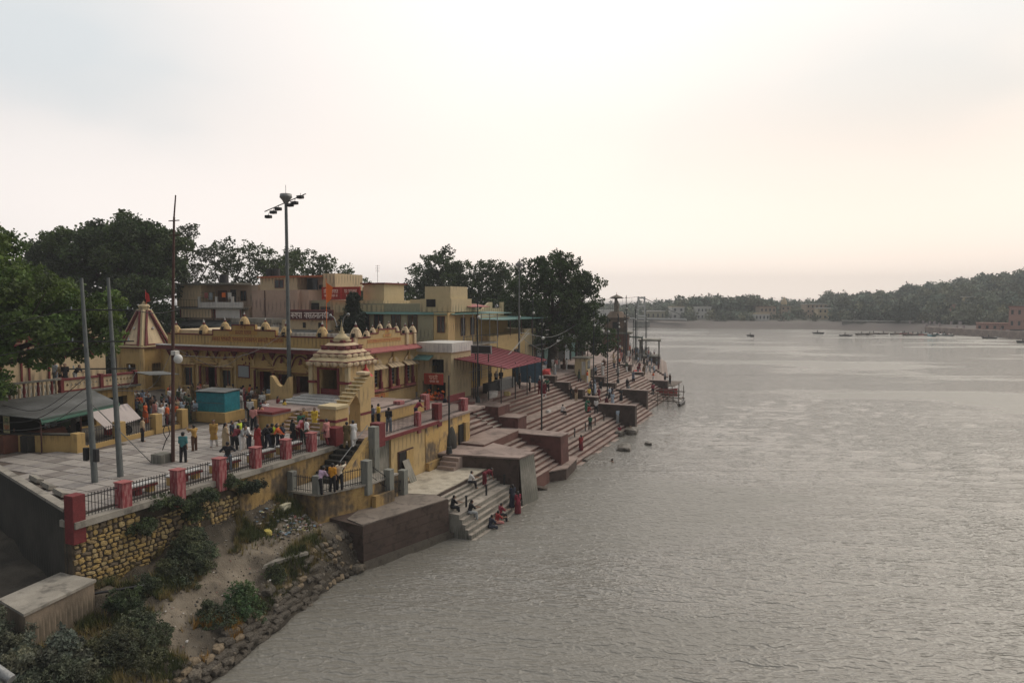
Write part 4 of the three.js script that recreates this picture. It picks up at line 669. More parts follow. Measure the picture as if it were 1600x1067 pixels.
// ---------- left: stall building, balustrade terrace, far-left temple front ----------
{
  const t = thing('stall_building', 'low yellow building with maroon lattice parapet behind the leaning poles', 'building', [32, 6, 49]);
  new G(t).wallU([[26, 5.6], [36, 5.6], [36, 8.55], [26, 8.55]], 48.0, 48.4, [[[33.3, 6], [35.4, 6], [35.4, 7.9], [33.3, 7.9]], [[30.6, 6], [32.9, 6], [32.9, 7.9], [30.6, 7.9]], [[27, 6], [30.2, 6], [30.2, 7.9], [27, 7.9]]]).box(35.6, 36, 5.6, 8.55, 48.402, 54).box(26, 36, 5.6, 8.5, 51, 51.3).make('wall', M.ochre, t);
  new G(t).box(25.8, 36.3, 8.552, 8.7, 47.6, 54).make('roof', M.concrete, t);
  new G(t).box(30.4, 36.1, 8.72, 8.82, 47.9, 48.1).box(30.4, 36.1, 9.52, 9.66, 47.86, 48.14).make('parapet_rail', M.redpost2, t);
  for (const u of [30.3, 33.2, 35.96]) new G(t).box(u, u + 0.23, 8.7, 9.75, 47.8, 48.2).make('parapet_post', M.redpost2, t);
  const holes = []; for (let i = 0; i < 8; i++) for (const [a, b] of [[30.7, 2.4], [33.65, 2.2]]) { const u = a + (i + 0.5) * b / 8, d = 0.1; holes.push([[u - d, 9.18], [u, 9.06], [u + d, 9.18], [u, 9.32]]); }
  const lat = new G(t); lat.wallU([[30.5, 8.82], [33.2, 8.82], [33.2, 9.52], [30.5, 9.52]], 47.95, 48.05, holes.filter((h) => h[0][0] < 33.1)); lat.wallU([[33.45, 8.82], [35.95, 8.82], [35.95, 9.52], [33.45, 9.52]], 47.95, 48.05, holes.filter((h) => h[0][0] > 33.4)); lat.make('lattice', M.cream, t);
  new G(t).box(25, 30.3, 9.62, 9.74, 47.7, 47.95).make('balustrade_rail', M.concrete, t);
  for (let i = 0; i < 17; i++) new G(t).lathe(25.2 + i * 0.3, 8.7, 47.82, [[0.09, 0], [0.06, 0.1], [0.11, 0.35], [0.06, 0.7], [0.09, 0.92]], 8).make('baluster', i % 3 ? M.cream : M.maroon, t);
  new G(t).sheet([35.9, 9.5, 46.2], [38.6, 9.3, 46.2], [38.6, 9.45, 48], [35.9, 9.65, 48], 0.06).make('tin_awning', M.tin, t);
  new G(t).box(33.3, 35.4, 6, 7.8, 48.5, 48.56).make('shutter', M.dark, t);
}
{
  const t = thing('tea_stall', 'open tea stall under a tin roof with dark green edge and a pale tarp flap', 'stall', [28, 6, 46]);
  new G(t).sheet([23, 8.7, 47.6], [32.2, 8.75, 47.4], [31.6, 8.05, 43.6], [25.6, 8.0, 42.2], 0.05).make('tin_roof', M.tin, t);
  new G(t).sheet([25.5, 8.04, 42.24], [31.6, 8.09, 43.62], [31.6, 7.86, 43.56], [25.5, 7.75, 42.14], 0.05).make('green_edge', M.green, t);
  new G(t).sheet([28.9, 7.9, 43.0], [32.3, 7.95, 43.8], [32.5, 6.95, 42.7], [29.4, 6.75, 41.9], 0.03).make('tarp', M.tarp, t);
  for (const [u, v] of [[25.6, 42.4], [28.5, 43.1], [31.5, 43.8], [25, 46.5]]) new G(t).cyl(u, 5.95, 8.0, v, 0.045).make('post', M.rust, t);
  new G(t).rbox(24.4, 28.3, 5.95, 7.0, 44.0, 44.6, 0.02).make('counter', M.brownwood, t);
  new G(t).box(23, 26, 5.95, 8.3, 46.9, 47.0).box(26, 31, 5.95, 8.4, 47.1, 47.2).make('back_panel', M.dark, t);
  face(0.62, 1.25, board(64, 128, '#b9b183', [['nr', 0.5, 0.3, 0.2, '#3d6b35'], ['sl', 0.5, 0.65, 0.2, '#b34a25']], '#8a8360'), t, 25.05, 6.95, 44.8, 'front', 'menu_board');
}
{
  const t = thing('cream_temple_front', 'cream temple front with maroon framed panels and oval medallions behind the leafy tree', 'temple', [32, 6, 55]);
  new G(t).box(22, 36.2, 6, 13.8, 54.0, 54.6).box(36.2, 38.4, 6, 14.5, 54.6, 55.2).make('wall', M.cream, t);
  for (const u of [25.2, 27.6, 29.9, 31.9]) { new G(t).box(u - 0.06, u + 0.06, 9, 11.9, 53.9, 53.998).box(u + 1.4, u + 1.52, 9, 11.9, 53.9, 53.998).box(u - 0.2, u + 1.66, 11.7, 11.9, 53.88, 53.99).make('panel_frame', M.redpost2, t); const q = []; for (let i = 0; i <= 8; i++) q.push([u + 0.73 + Math.cos(Math.PI * i / 8) * 0.9, 12.0 + Math.sin(Math.PI * i / 8) * 0.6]); new G(t).wallU(q, 53.9, 53.999).make('arch_panel', M.redpost2, t); }
  for (const [u, v] of [[34.6, 53.92], [37.3, 54.52]]) { const q = []; for (let i = 0; i < 20; i++) { const a = i * Math.PI / 10, k = 1 + 0.07 * Math.cos(a * 8); q.push([u + Math.cos(a) * 0.42 * k, 11.4 + Math.sin(a) * 0.75 * k]); } new G(t).wallU(q, v - 0.02, v + 0.08).make('medallion', M.maroon, t); }
  new G(t).box(22, 38.6, 13.8, 14.0, 53.7, 55.2).make('cornice', M.maroon, t);
}
// ---------- the town behind the temple ----------
function win(t, u, y0, y1, v, w, front = true, m = M.glass, fr = M.brownwood) {   // a window w wide on a face towards the bridge (front) or the river
  const p = front ? new G(t).box(u - 0.03, u + 0.04, y0, y1, v - w / 2, v + w / 2).make('window', m, t) : new G(t).box(u - w / 2, u + w / 2, y0, y1, v - 0.03, v + 0.04).make('window', m, t);
  const f = new G(t); if (front) f.box(u - 0.07, u - 0.032, y0 - 0.06, y0, v - w / 2 - 0.06, v + w / 2 + 0.06).box(u - 0.07, u - 0.032, y1, y1 + 0.06, v - w / 2 - 0.06, v + w / 2 + 0.06).box(u - 0.06, u - 0.032, y0, y1, v - 0.035, v + 0.035).box(u - 0.065, u - 0.032, y0, y1, v - w / 2 - 0.06, v - w / 2).box(u - 0.065, u - 0.032, y0, y1, v + w / 2, v + w / 2 + 0.06);
  else f.box(u - w / 2 - 0.06, u + w / 2 + 0.06, y0 - 0.06, y0, v - 0.07, v - 0.032).box(u - w / 2 - 0.06, u + w / 2 + 0.06, y1, y1 + 0.06, v - 0.07, v - 0.032).box(u - 0.035, u + 0.035, y0, y1, v - 0.06, v - 0.032).box(u - w / 2 - 0.06, u - w / 2, y0, y1, v - 0.065, v - 0.032).box(u + w / 2, u + w / 2 + 0.06, y0, y1, v - 0.065, v - 0.032);
  f.make('frame', fr, p); return p;
}
{
  const U = 64, t = thing('balcony_house', 'cream two storey house with blank white boards and a long balcony behind the temple', 'house', [U, 6, 71]);
  new G(t).box(U + 2.2, 72, 5.5, 17.2, 64.8, 77).box(U + 0.6, U + 2.2, 5.5, 14.4, 64.8, 77).make('wall', M.beige, t);
  new G(t).box(U, U + 2.19, 14.4, 17.2, 72.2, 76.6).make('upper_room', M.cream, t); new G(t).box(U - 0.5, U + 2.4, 17.202, 17.42, 66, 77.2).make('roof_slab', M.concrete, t);
  new G(t).box(U + 2.1, U + 2.195, 14.5, 16.5, 70.0, 71.6).make('door', M.brownwood, t); new G(t).box(U + 2.1, U + 2.195, 14.5, 16.6, 68.5, 69.4).make('doorway', M.dark, t);
  win(t, U + 2.19, 15.2, 16.4, 67.2, 0.9);
  new G(t).box(U - 0.4, U - 0.25, 14.3, 15.0, 64.8, 72).make('balcony_wall', M.white, t); new G(t).box(U - 0.42, U + 0.6, 14.12, 14.298, 64.8, 77).make('balcony_floor', M.concrete, t);
  for (const [a, b] of [[72, 77], [65, 72]]) railPanel(t, [U - 0.32, a], [U - 0.32, b], a > 70 ? 14.3 : 14.95, a > 70 ? 1.1 : 0.7, M.iron, 0.5);
  for (const v of [72.2, 69.2, 66.5]) new G(t).box(U - 0.45, U - 0.2, 14.3, 15.7, v - 0.15, v + 0.15).make('balcony_post', M.white, t);
  for (const [a, b, n] of [[70.2, 75.9, 0], [65.4, 69.8, 1]]) { const s = new G(t).box(U - 0.12, U - 0.02, 13.0, 14.1, a, b).make('board', n ? M.white : M.cream, t); new G(t).box(U - 0.16, U - 0.121, 13.0, 14.1, b - 0.15, b).box(U - 0.16, U - 0.121, 13.0, 14.1, a, a + 0.12).make('board_edge', M.maroon, s); }
  new G(t).sheet([U + 0.6, 12.7, 76.8], [U + 0.6, 12.7, 64.8], [U - 1.6, 12.05, 64.8], [U - 1.6, 12.05, 76.8], 0.06).make('tin_awning', M.tin, t);
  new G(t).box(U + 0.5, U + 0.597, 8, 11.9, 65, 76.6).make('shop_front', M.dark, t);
  for (const v of [75.2, 74.2]) new G(t).box(U + 0.35, U + 0.498, 10, 11.8, v - 0.4, v + 0.35).make('shop_panel', M.glass, t);
  new G(t).cyl(U + 3.2, 17.42, 18.6, 71.6, 0.6, 0.58, 12).make('water_tank', M.black, t);
}
{
  const U = 64, t = thing('pinkish_house', 'blank pinkish beige house with a set back upper room and orange red roof edge', 'house', [U, 6, 58]);
  new G(t).box(U, 72, 5.5, 16.45, 54.8, 63.6).make('wall', M.pinkish, t); new G(t).box(U - 0.5, 71, 12, 16.4, 56, 57.6).make('bay', M.pinkish, t);
  new G(t).box(U + 1.5, 71, 16.452, 18.0, 57.8, 63.7).make('upper_room', M.cream, t); new G(t).box(U + 1.2, 71.3, 18.002, 18.2, 54, 63.9).make('roof_edge', mat('orange_red_edge', [0.42, 0.13, 0.06]), t);
  win(t, U + 1.49, 16.8, 17.7, 60.6, 1.3, true, M.glass, M.maroon);
  new G(t).box(U + 3, 71, 16.452, 18.0, 54.0, 57.6).make('side_room', M.pinkish, t); new G(t).box(U + 2.9, U + 2.998, 16.5, 17.9, 55.9, 57.5).make('doorway', M.glass, t);
  for (let i = 0; i < 3; i++) new G(t).box(U + 2.9, U + 2.998, 16.6 + (i % 2) * 0.1, 17.1, 54.2 + i * 0.55, 54.6 + i * 0.55).make('vent', M.dark, t);
  new G(t).box(U + 1.6, 71, 16.452, 18.4, 52.2, 53.98).make('stair_tower', M.cream, t);
  for (const v of [63.9, 62.9]) new G(t).cyl(U + 3, 18.2, 19.2, v - 0.4, 0.5, 0.48, 12).make('water_tank', M.black, t);
  new G(t).box(U + 0.4, U + 4, 11, 15.2, 51.0, 54.79).make('recess_wall', M.greenish, t); win(t, U + 0.38, 12.2, 14.4, 52.5, 1.6); new G(t).box(U + 0.3, U + 0.398, 11.4, 14.9, 53.6, 54.7).make('doorway', M.dark, t);
}
{
  const U = 61, t = thing('cloth_shop', 'low cloth shop with a maroon board of white letters behind the light mast', 'shop', [U, 6, 53]);
  new G(t).box(U, U + 2.8, 5.5, 13.0, 49.2, 56.2).make('wall', M.cream, t);
  const s = new G(t).rbox(U - 0.35, U - 0.2, 13.0, 14.15, 48.6, 55.1, 0.02).make('sign_board', M.maroon, t);
  face(6.3, 1.0, board(640, 108, '#4a1c20', [['krpa vstnalyi', 0.5, 0.56, 0.58, '#e8ddd6']], '#6d4a48'), s, 0, 0, 0); s.children[0].position.set(U - 0.37 - U, 13.57 - 6, -(51.85 - 53));
  for (const v of [52.9, 50.7]) new G(t).box(U - 0.05, U - 0.002, 12.1, 12.7, v - 0.2, v + 0.2).make('vent', M.dark, t);
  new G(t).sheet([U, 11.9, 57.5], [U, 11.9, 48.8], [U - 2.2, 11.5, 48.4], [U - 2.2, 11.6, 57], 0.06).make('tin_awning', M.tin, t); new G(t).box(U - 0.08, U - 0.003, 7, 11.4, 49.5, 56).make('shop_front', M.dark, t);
}
{
  const U = 60.5, t = thing('white_shed', 'small whitewashed shed with a broken concrete roof slab behind the parapet lettering', 'shed', [U, 6, 60]);
  new G(t).box(U, U + 2.8, 5.5, 12.6, 57.0, 61.8).make('wall', M.white, t); new G(t).box(U - 0.5, U + 3, 12.602, 13.1, 56.8, 63).make('roof_slab', M.concrete, t);
  for (const v of [58.0, 60.4]) new G(t).box(U - 0.05, U - 0.003, 11.2, 12.3, v - 0.5, v + 0.5).make('window', M.dark, t);
}
{
  const U = 62.5, t = thing('red_board_house', 'yellow house with red boards of white letters and a grey shutter beside the conical tree', 'house', [U, 6, 46]);
  new G(t).box(U, U + 6, 5.5, 15.2, 43.2, 50.4).make('wall', M.pale, t); new G(t).box(U - 0.3, U + 6, 13.2, 13.5, 43, 47).make('ledge', M.maroon, t); new G(t).box(U + 1, U + 5, 15.202, 17.0, 43.8, 46.6).make('upper_room', M.pale, t); new G(t).box(U + 0.7, U + 5.3, 17.002, 17.15, 43.5, 46.8).make('roof_edge', M.maroon, t);
  new G(t).box(U - 0.28, U - 0.2, 13.8, 14.7, 43, 49.5).make('balcony_wall', M.pale, t);
  new G(t).box(U - 0.06, U - 0.003, 10.6, 13.1, 43.6, 46.6).make('shutter', M.shutter, t); new G(t).box(U - 0.5, U - 0.07, 12.3, 13.0, 43.2, 47).make('shop_board', M.white, t);
  const b = new G(t).box(U - 0.5, U - 0.4, 15.3, 16.7, 45.9, 51.2).make('red_board', M.red, t);
  face(2.5, 1.3, board(256, 128, '#a52a1c', [['mira sprt', 0.5, 0.35, 0.28, '#f0d8c8'], ['krt snvl m', 0.5, 0.72, 0.2, '#f0d8c8']]), b, 0, 0, 0); b.children[0].position.set(-0.52, 10.0, -(49.9 - 46)); face(2.3, 1.3, board(256, 120, '#a52a1c', [['rd sulka'.replace('d', 'n').replace('u', 't'), 0.5, 0.35, 0.28, '#f0d8c8'], ['mnpt krv', 0.5, 0.72, 0.2, '#f0d8c8']]), b, 0, 0, 0); b.children[1].position.set(-0.52, 10.0, -(47.2 - 46));
}
{
  const t = thing('yellow_hotel', 'pale yellow three storey building with a roof tower and teal sunshades', 'building', [63, 5.6, 39]);
  new G(t).box(62.6, 63.0, 5, 14.0, 36, 46).box(63, 71.4, 5, 14.0, 36, 36.4).box(71.0, 71.4, 5, 14, 36.4, 46).make('wall', M.yellow, t); new G(t).box(63, 71, 5, 13.9, 36.4, 46).make('core', M.pale, t);
  new G(t).box(62.3, 71.4, 13.95, 14.85, 36.0, 46.5).make('parapet', M.greenish, t); new G(t).box(62.6, 66.4, 14.852, 16.65, 34.9, 38.0).make('roof_tower', M.pale, t); new G(t).box(62.25, 66.8, 13.96, 15.35, 34.6, 38.4).make('tower_base', M.pale, t); new G(t).box(62.2, 62.248, 14.5, 15.3, 36.5, 37.6).make('tower_opening', M.dark, t);
  new G(t).box(62.595, 62.6, 13, 13.01, 40, 40.01).make('mark', M.dark, t);
  new G(t).sheet([62.55, 14.0, 46.6], [62.55, 14.0, 35.4], [61.3, 13.75, 34.6], [61.3, 13.75, 46.6], 0.06).sheet([62.5, 13.98, 35.9], [74, 13.9, 35.9], [74.5, 13.75, 33.2], [61.8, 13.75, 34.2], 0.06).make('sunshade', M.teal, t);
  new G(t).box(61.6, 62.598, 10.9, 13.7, 36.4, 46).make('bay', M.greenish, t); for (const v of [45, 43.2, 41.0, 38.9]) win(t, 61.59, 11.9, 13.6, v, 1.1); for (const v of [42.3]) new G(t).rbox(61.2, 61.58, 11.0, 11.6, v - 0.45, v + 0.45, 0.03).make('air_conditioner', M.steel, t);
  new G(t).box(61.5, 63, 10.7, 13.9, 34.6, 36.3).make('corner_bay', M.yellow, t); win(t, 61.49, 11.9, 13.5, 35.4, 0.8); 
  for (const [u, y] of [[64.6, 11.3], [67.3, 11.3], [69.6, 11.3], [64.8, 7.9], [67.4, 7.9]]) win(t, u, y, y + 1.9, 35.98, 0.9, false);
  new G(t).box(63.05, 71.3, 10.3, 10.45, 33.6, 35.99).make('balcony_floor', M.concrete, t); railPanel(t, [63.1, 33.7], [71.2, 33.7], 10.45, 1.0, M.iron, 0.35); new G(t).box(65.5, 69.6, 9.4, 10.1, 33.5, 33.58).make('name_board', M.cream, t); face(3.0, 0.5, board(320, 54, '#c9b088', [['prmnt ntvs', 0.5, 0.55, 0.6, '#8a2f28']]), t, 67.5, 9.5, 33.48, 'river');
  for (const u of [63.2, 65.3, 67.4, 69.5, 71.5]) new G(t).cyl(u, 6.5, 13.8, 33.7, 0.05, 0.05, 6).make('steel_post', M.steel, t);
  new G(t).sheet([66, 14.9, 36.6], [71, 14.85, 36.6], [70.6, 14.5, 34.2], [65.6, 14.5, 34.2], 0.06).make('pink_sheet', M.rose, t); new G(t).box(66, 72, 14.86, 15.3, 38, 42).make('roof_wall', M.cream, t);
  new G(t).box(61.5, 62.59, 5.4, 8.6, 36.4, 41).make('ground_floor', M.ochre, t);
}
{
  const t = thing('garland_shop', 'narrow pale shop with orange board and garlands between temple and hotel', 'shop', [58, 5.6, 33.6]);
  new G(t).wallV([[31.7, 5], [35.45, 5], [35.45, 10.2], [31.7, 10.2]], 56.9, 57.2, [[[32.3, 5.6], [34.9, 5.6], [34.9, 7.3], [32.3, 7.3]], [[32.5, 8.2], [33.9, 8.2], [33.9, 9.5], [32.5, 9.5]]]).box(57.2, 61, 5, 10.2, 31.7, 32).box(57.2, 61, 5, 10.2, 35.1, 35.4).make('wall', M.pale, t);
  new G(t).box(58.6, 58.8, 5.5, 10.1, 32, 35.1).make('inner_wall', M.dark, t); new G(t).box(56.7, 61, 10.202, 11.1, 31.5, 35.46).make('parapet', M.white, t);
  new G(t).sheet([56.9, 9.9, 35.4], [56.9, 9.9, 33.6], [55.9, 9.5, 33.6], [55.9, 9.5, 35.4], 0.05).make('teal_awning', M.teal, t);
  for (let i = 0; i < 5; i++) new G(t).box(56.85, 56.88, 8.2, 9.5, 32.5 + i * 0.3, 32.53 + i * 0.3).make('window_bar', M.iron, t);
  const s = new G(t).rbox(56.55, 56.65, 7.1, 8.15, 32.4, 34.5, 0.02).make('sign_board', M.red, t); face(1.9, 0.95, board(160, 84, '#b5462e', [['plti', 0.5, 0.36, 0.36, '#f0cdb4'], ['srvt nm', 0.55, 0.74, 0.2, '#f5e6dc']]), s, 0, 0, 0); s.children[0].position.set(56.53 - 58, 7.62 - 5.6, -(33.45 - 33.6));
  const r = rng(31), g = new G(t); for (let i = 0; i < 90; i++) g.sph(56.4 + r() * 0.7, 5.65 + r() * r() * 1.2, 32.4 + r() * 2.2, 0.07 + r() * 0.07, 0.8, 6); g.make('garlands', M.orange, t);
}
{
  const t = thing('teal_roof_house', 'yellow house with a teal roof sheet and parapet steps behind the crimson canopy', 'house', [78, 5.6, 37]);
  new G(t).box(73, 84, 5, 10.9, 35.5, 43).make('wall', M.yellow, t); new G(t).box(76, 85, 10.902, 13.1, 38.5, 43).make('upper_room', M.ochre, t); new G(t).sheet([72, 13.2, 43], [86.5, 13.2, 43], [87.5, 12.9, 33.8], [72.5, 12.9, 34.2], 0.07).make('teal_roof', M.teal, t);
  new G(t).wallU([[74, 13.3], [84, 13.3], [84, 15.0], [83.2, 15.0], [83.2, 14.2], [80.4, 14.2], [80.4, 15.0], [79.6, 15.0], [77.5, 14.1], [74, 14.1]], 38.6, 38.9).make('roof_parapet', M.pale, t);
  for (const u of [73, 76.5, 80, 83.5, 87]) new G(t).cyl(u, 10.9, 12.9, 34.3, 0.06, 0.06, 6).make('post', M.rust, t); for (const u of [75, 78, 81]) win(t, u, 7.2, 8.9, 35.48, 1.2, false);
  new G(t).box(84, 88, 5, 11.4, 35.6, 40).make('annex', M.pale, t);
}
{ // drain pipes down the house walls, laundry line and aerials on the roofs
  for (const [l, a, b] of [['rusty drain pipe down the pinkish house wall', [63.93, 12.2, 61.5], [63.93, 16.4, 61.5]], ['thin drain pipe at the corner of the hotel', [62.5, 5.6, 36.1], [62.5, 13.9, 36.1]], ['drain pipe on the river side of the hotel beside the steel posts', [70.6, 5.6, 35.9], [70.6, 13.9, 35.9]], ['drain pipe down the balcony house', [63.9, 12.7, 70], [63.9, 14.2, 70]]]) { const t = thing('drain_pipe', l, 'pipe', a); new G(t).bar(a, b, 0.11, 7).make('pipe', M.rust, t); for (const k of [0.2, 0.75]) new G(t).box(a[0] - 0.09, a[0] + 0.09, lerp(a[1], b[1], k), lerp(a[1], b[1], k) + 0.06, a[2] - 0.09, a[2] + 0.09).make('clamp', M.steel, t); }
  const t = thing('laundry_line', 'line of hanging clothes on the balcony house roof terrace', 'laundry', [63.7, 15.2, 69]); new G(t).bar([63.7, 16.2, 66], [63.7, 16.2, 72], 0.03).make('line', M.wire, t); for (const [v, m, h] of [[67, M.white, 0.8], [68, M.orange, 0.6], [70.2, M.shutter, 0.9], [71, M.rose, 0.7]]) new G(t).box(63.68, 63.71, 16.2 - h, 16.19, v - 0.3, v + 0.3).make('cloth', m, t);
  for (const [l, u, v, y] of [['thin aerial on the pinkish house roof', 66, 60, 18.2], ['thin aerial on the hotel roof tower', 64, 36.5, 16.65], ['thin aerial on the red board house', 64, 45, 17.15]]) { const q = thing('aerial', l, 'aerial', [u, y, v]); new G(q).bar([u, y, v], [u, y + 2, v], 0.04).make('mast', M.iron, q); for (let i = 0; i < 4; i++) new G(q).bar([u, y + 1.3 + i * 0.2, v - 0.3], [u, y + 1.3 + i * 0.2, v + 0.3], 0.025).make('rod', M.iron, q); }
}
// ---------- crimson canopy, counters, panels on the promenade ----------
{
  const t = thing('crimson_canopy', 'large crimson sheet canopy on thin posts over the promenade', 'canopy', [63, 5.6, 30]);
  new G(t).sheet([57.6, 9.75, 33.2], [70.8, 9.9, 34.2], [67.4, 8.9, 26.0], [57.0, 8.9, 25.8], 0.07).make('canopy_sheet', M.redcloth, t);
  const hem = new G(t); for (let i = 0; i <= 12; i++) { const a = i / 12; hem.bar([lerp(57.0, 67.4, a), 8.92, 25.9], [lerp(57.6, 70.8, a), lerp(9.78, 9.93, a), 33.3 + a * 0.8], 0.05, 4); } hem.make('canopy_rib', M.maroon, t);
  for (const [u, v] of [[57.7, 26.8], [61, 26.8], [64, 26.8], [66.4, 26.9], [58.9, 30.3], [62.5, 30.3], [68.2, 30.3], [60.5, 33.6], [65, 33.8], [70, 33.8]]) new G(t).cyl(u, 5.5, 9.1, v, 0.055, 0.055, 6).make('post', M.iron, t);
  for (const u of [66.5, 57.5]) new G(t).sph(u, 8.78, 26.4, 0.11).make('lamp', M.bulb, t);
}
{
  const t = thing('led_board', 'small black display board with pale frame above the crimson canopy', 'board', [62, 9.6, 30]);
  new G(t).box(58.9, 59.0, 10.1, 10.75, 28.5, 30.5).make('panel', M.black, t); new G(t).box(58.86, 59.04, 10.02, 10.098, 28.4, 30.6).box(58.86, 59.04, 10.752, 10.83, 28.4, 30.6).box(58.86, 59.04, 10.1, 10.75, 28.4, 28.498).box(58.86, 59.04, 10.1, 10.75, 30.502, 30.6).make('frame', M.steel, t);
  for (const v of [28.8, 30.2]) new G(t).cyl(59.1, 5.5, 10.0, v, 0.05).make('leg', M.iron, t);
}
{
  const t = thing('lattice_screen', 'yellow wall with dark posts and white lattice panels behind the sitting area under the canopy', 'wall', [66, 5.6, 34]);
  new G(t).box(58, 72, 5.4, 8.7, 34.3, 34.5).make('wall', M.ochre, t);
  for (let k = 0; k < 4; k++) { const u = 59.2 + k * 3, l = new G(t); for (let i = 0; i < 8; i++) l.box(u + i * 0.28, u + i * 0.28 + 0.05, 6.6, 7.9, 34.18, 34.22); for (let j = 0; j < 5; j++) l.box(u, u + 2.2, 6.6 + j * 0.3, 6.65 + j * 0.3, 34.14, 34.178); l.make('lattice', M.pale, t); new G(t).box(u - 0.5, u - 0.35, 5.5, 8.7, 34.1, 34.298).make('post', M.iron, t); }
}
{
  const t = thing('grey_counter', 'row of dark grey steel counters under the crimson canopy', 'counter', [66, 5.6, 30]);
  new G(t).rbox(65.2, 69, 5.6, 6.7, 30.4, 31.2, 0.03).make('counter', M.steel, t); new G(t).rbox(62.8, 65.15, 5.6, 6.6, 30.6, 31.3, 0.03).make('cabinet', M.iron, t);
}
{
  const t = thing('blue_screen', 'blue sheet screen at the far end of the crimson canopy', 'screen', [72, 5.6, 31]);
  new G(t).box(71.0, 71.06, 5.9, 8.9, 28.0, 31.5).make('sheet', mat('blue_sheet', [0.10, 0.19, 0.27], { tex: 'fine', size: 1 }), t); for (const v of [28, 29.75, 31.5]) new G(t).cyl(71.03, 5.5, 9, v, 0.05).make('post', M.iron, t);
}
{
  const t = thing('park_bench', 'long dark red bench facing the river on the promenade', 'bench', [54.3, 5.6, 29.4], 0);
  new G(t).rbox(52.4, 55.6, 6.02, 6.1, 29.0, 29.5, 0.02).make('seat', M.redpost2, t); new G(t).rbox(52.4, 55.6, 6.12, 6.72, 29.52, 29.6, 0.02).make('backrest', M.redpost2, t);
  for (const u of [52.7, 54, 55.3]) new G(t).rbox(u - 0.1, u + 0.1, 5.6, 6.018, 29.05, 29.5, 0.02).make('leg', M.redpost2, t);
}
{
  const t = thing('guard_kiosk', 'small cream guard kiosk with flat roof on the second ghat', 'kiosk', [88.6, 4, 28.5]);
  new G(t).rbox(87.6, 89.3, 3.2, 7.4, 28.0, 29.7, 0.03).make('body', M.pale, t); new G(t).rbox(87.3, 89.6, 7.4, 7.6, 27.7, 30.0, 0.03).make('roof', M.concrete, t); new G(t).box(87.56, 87.598, 5.2, 7.0, 28.2, 28.7).make('door', M.white, t);
  new G(t).box(87.9, 89, 6, 7.1, 27.94, 27.998).make('window', M.glass, t);
}

// ---------- far bank, wooded hill, houses, bridge ----------
const FS = [[-400, 560], [-60, 470], [20, 428], [75, 400], [125, 388], [174, 372], [206, 335], [212, 300], [212, 262], [232, 215], [262, 120], [285, 0], [300, -200]];
function farD(x, d) {                                            // signed distance inland of the far shoreline
  let best = 1e9, sg = 1;
  for (let i = 1; i < FS.length; i++) { const [ax, ad] = FS[i - 1], [bx, bd] = FS[i], ex = bx - ax, ed = bd - ad, t = clamp(((x - ax) * ex + (d - ad) * ed) / (ex * ex + ed * ed)), q = Math.hypot(x - ax - t * ex, d - ad - t * ed); if (q < best) { best = q; sg = (ex * (d - ad) - ed * (x - ax)) > 0 ? 1 : -1; } }
  return best * sg;
}
function farH(x, d) {
  const s = farD(x, d); if (s < 0) return s * 0.12 - 0.05;
  const a = x / Math.max(80, d), bank = s < 9 ? s * 0.42 : 3.8 + (s - 9) * 0.025;
  const hill = 3 * sstep(70, 210, s) * (1 - sstep(0.42, 0.6, a)) * sstep(0.02, 0.3, a) + 21 * sstep(0.42, 0.80, a) * sstep(25, 190, s) + 16 * sstep(0.72, 1.2, a) * sstep(40, 200, s);
  return Math.min(bank, 6.5) + hill + 1.2 * (fbm(x * 0.03, d * 0.03, 0, 63, 3) - 0.5) * sstep(8, 30, s) + (s < 14 ? 0.5 * (fbm(x * 0.15, d * 0.15, 0, 64, 3) - 0.5) : 0);
}
{
  const P = [], I = [], C = [], xs = [], ds = []; for (let x = -120; x <= 900; x += x < 420 ? 6 : 24) xs.push(x); for (let d = -60; d <= 1000; d += d > 180 && d < 560 ? 6 : 24) ds.push(d);
  for (const d of ds) for (const x of xs) { const h = farH(x, d), s = farD(x, d); P.push(x, h, -d); const k = sstep(14, 30, s), n = 0.8 + 0.4 * fbm(x * 0.06, d * 0.06, 0, 3, 3); C.push(lerp(0.19, 0.06, k) * n, lerp(0.165, 0.06, k) * n, lerp(0.15, 0.04, k) * n); }
  for (let j = 0; j < ds.length - 1; j++) for (let i = 0; i < xs.length - 1; i++) { const a = j * xs.length + i, b = a + 1, c = a + xs.length, e = c + 1; I.push(a, b, e, a, e, c); }
  const g = new THREE.BufferGeometry(); g.setAttribute('position', new THREE.Float32BufferAttribute(P, 3)); g.setAttribute('color', new THREE.Float32BufferAttribute(C, 3)); g.setIndex(I); g.computeVertexNormals();
  const m = new THREE.Mesh(g, mat('far_bank_soil', [1, 1, 1], { vc: true, rough: 0.95 })); m.name = 'hills'; m.userData.kind = 'structure'; scene.add(m);
}
function leafCluster(seed, n = 7, wide = 0.42) {                 // a spray of folded leaves filling a ball of radius 1
  const r = rng(seed), P = [];
  for (let i = 0; i < n; i++) {
    const c = new THREE.Vector3(r() - 0.5, r() - 0.5, r() - 0.5).multiplyScalar(1.3), d = new THREE.Vector3(r() - 0.5, r() - 0.62, r() - 0.5).normalize(), s = new THREE.Vector3(r() - 0.5, r() - 0.5, r() - 0.5).cross(d).normalize(), up = d.clone().cross(s);
    const L = 0.75 + 0.35 * r(), a = c.clone(), b = c.clone().addScaledVector(d, L), l = c.clone().addScaledVector(d, L * 0.42).addScaledVector(s, L * wide).addScaledVector(up, 0.12), q = c.clone().addScaledVector(d, L * 0.42).addScaledVector(s, -L * wide).addScaledVector(up, 0.12);
    for (const p of [a, l, b, a, b, q]) P.push(p.x, p.y, p.z);
  }
  const g = new THREE.BufferGeometry(); g.setAttribute('position', new THREE.Float32BufferAttribute(P, 3)); g.computeVertexNormals(); return g;
}
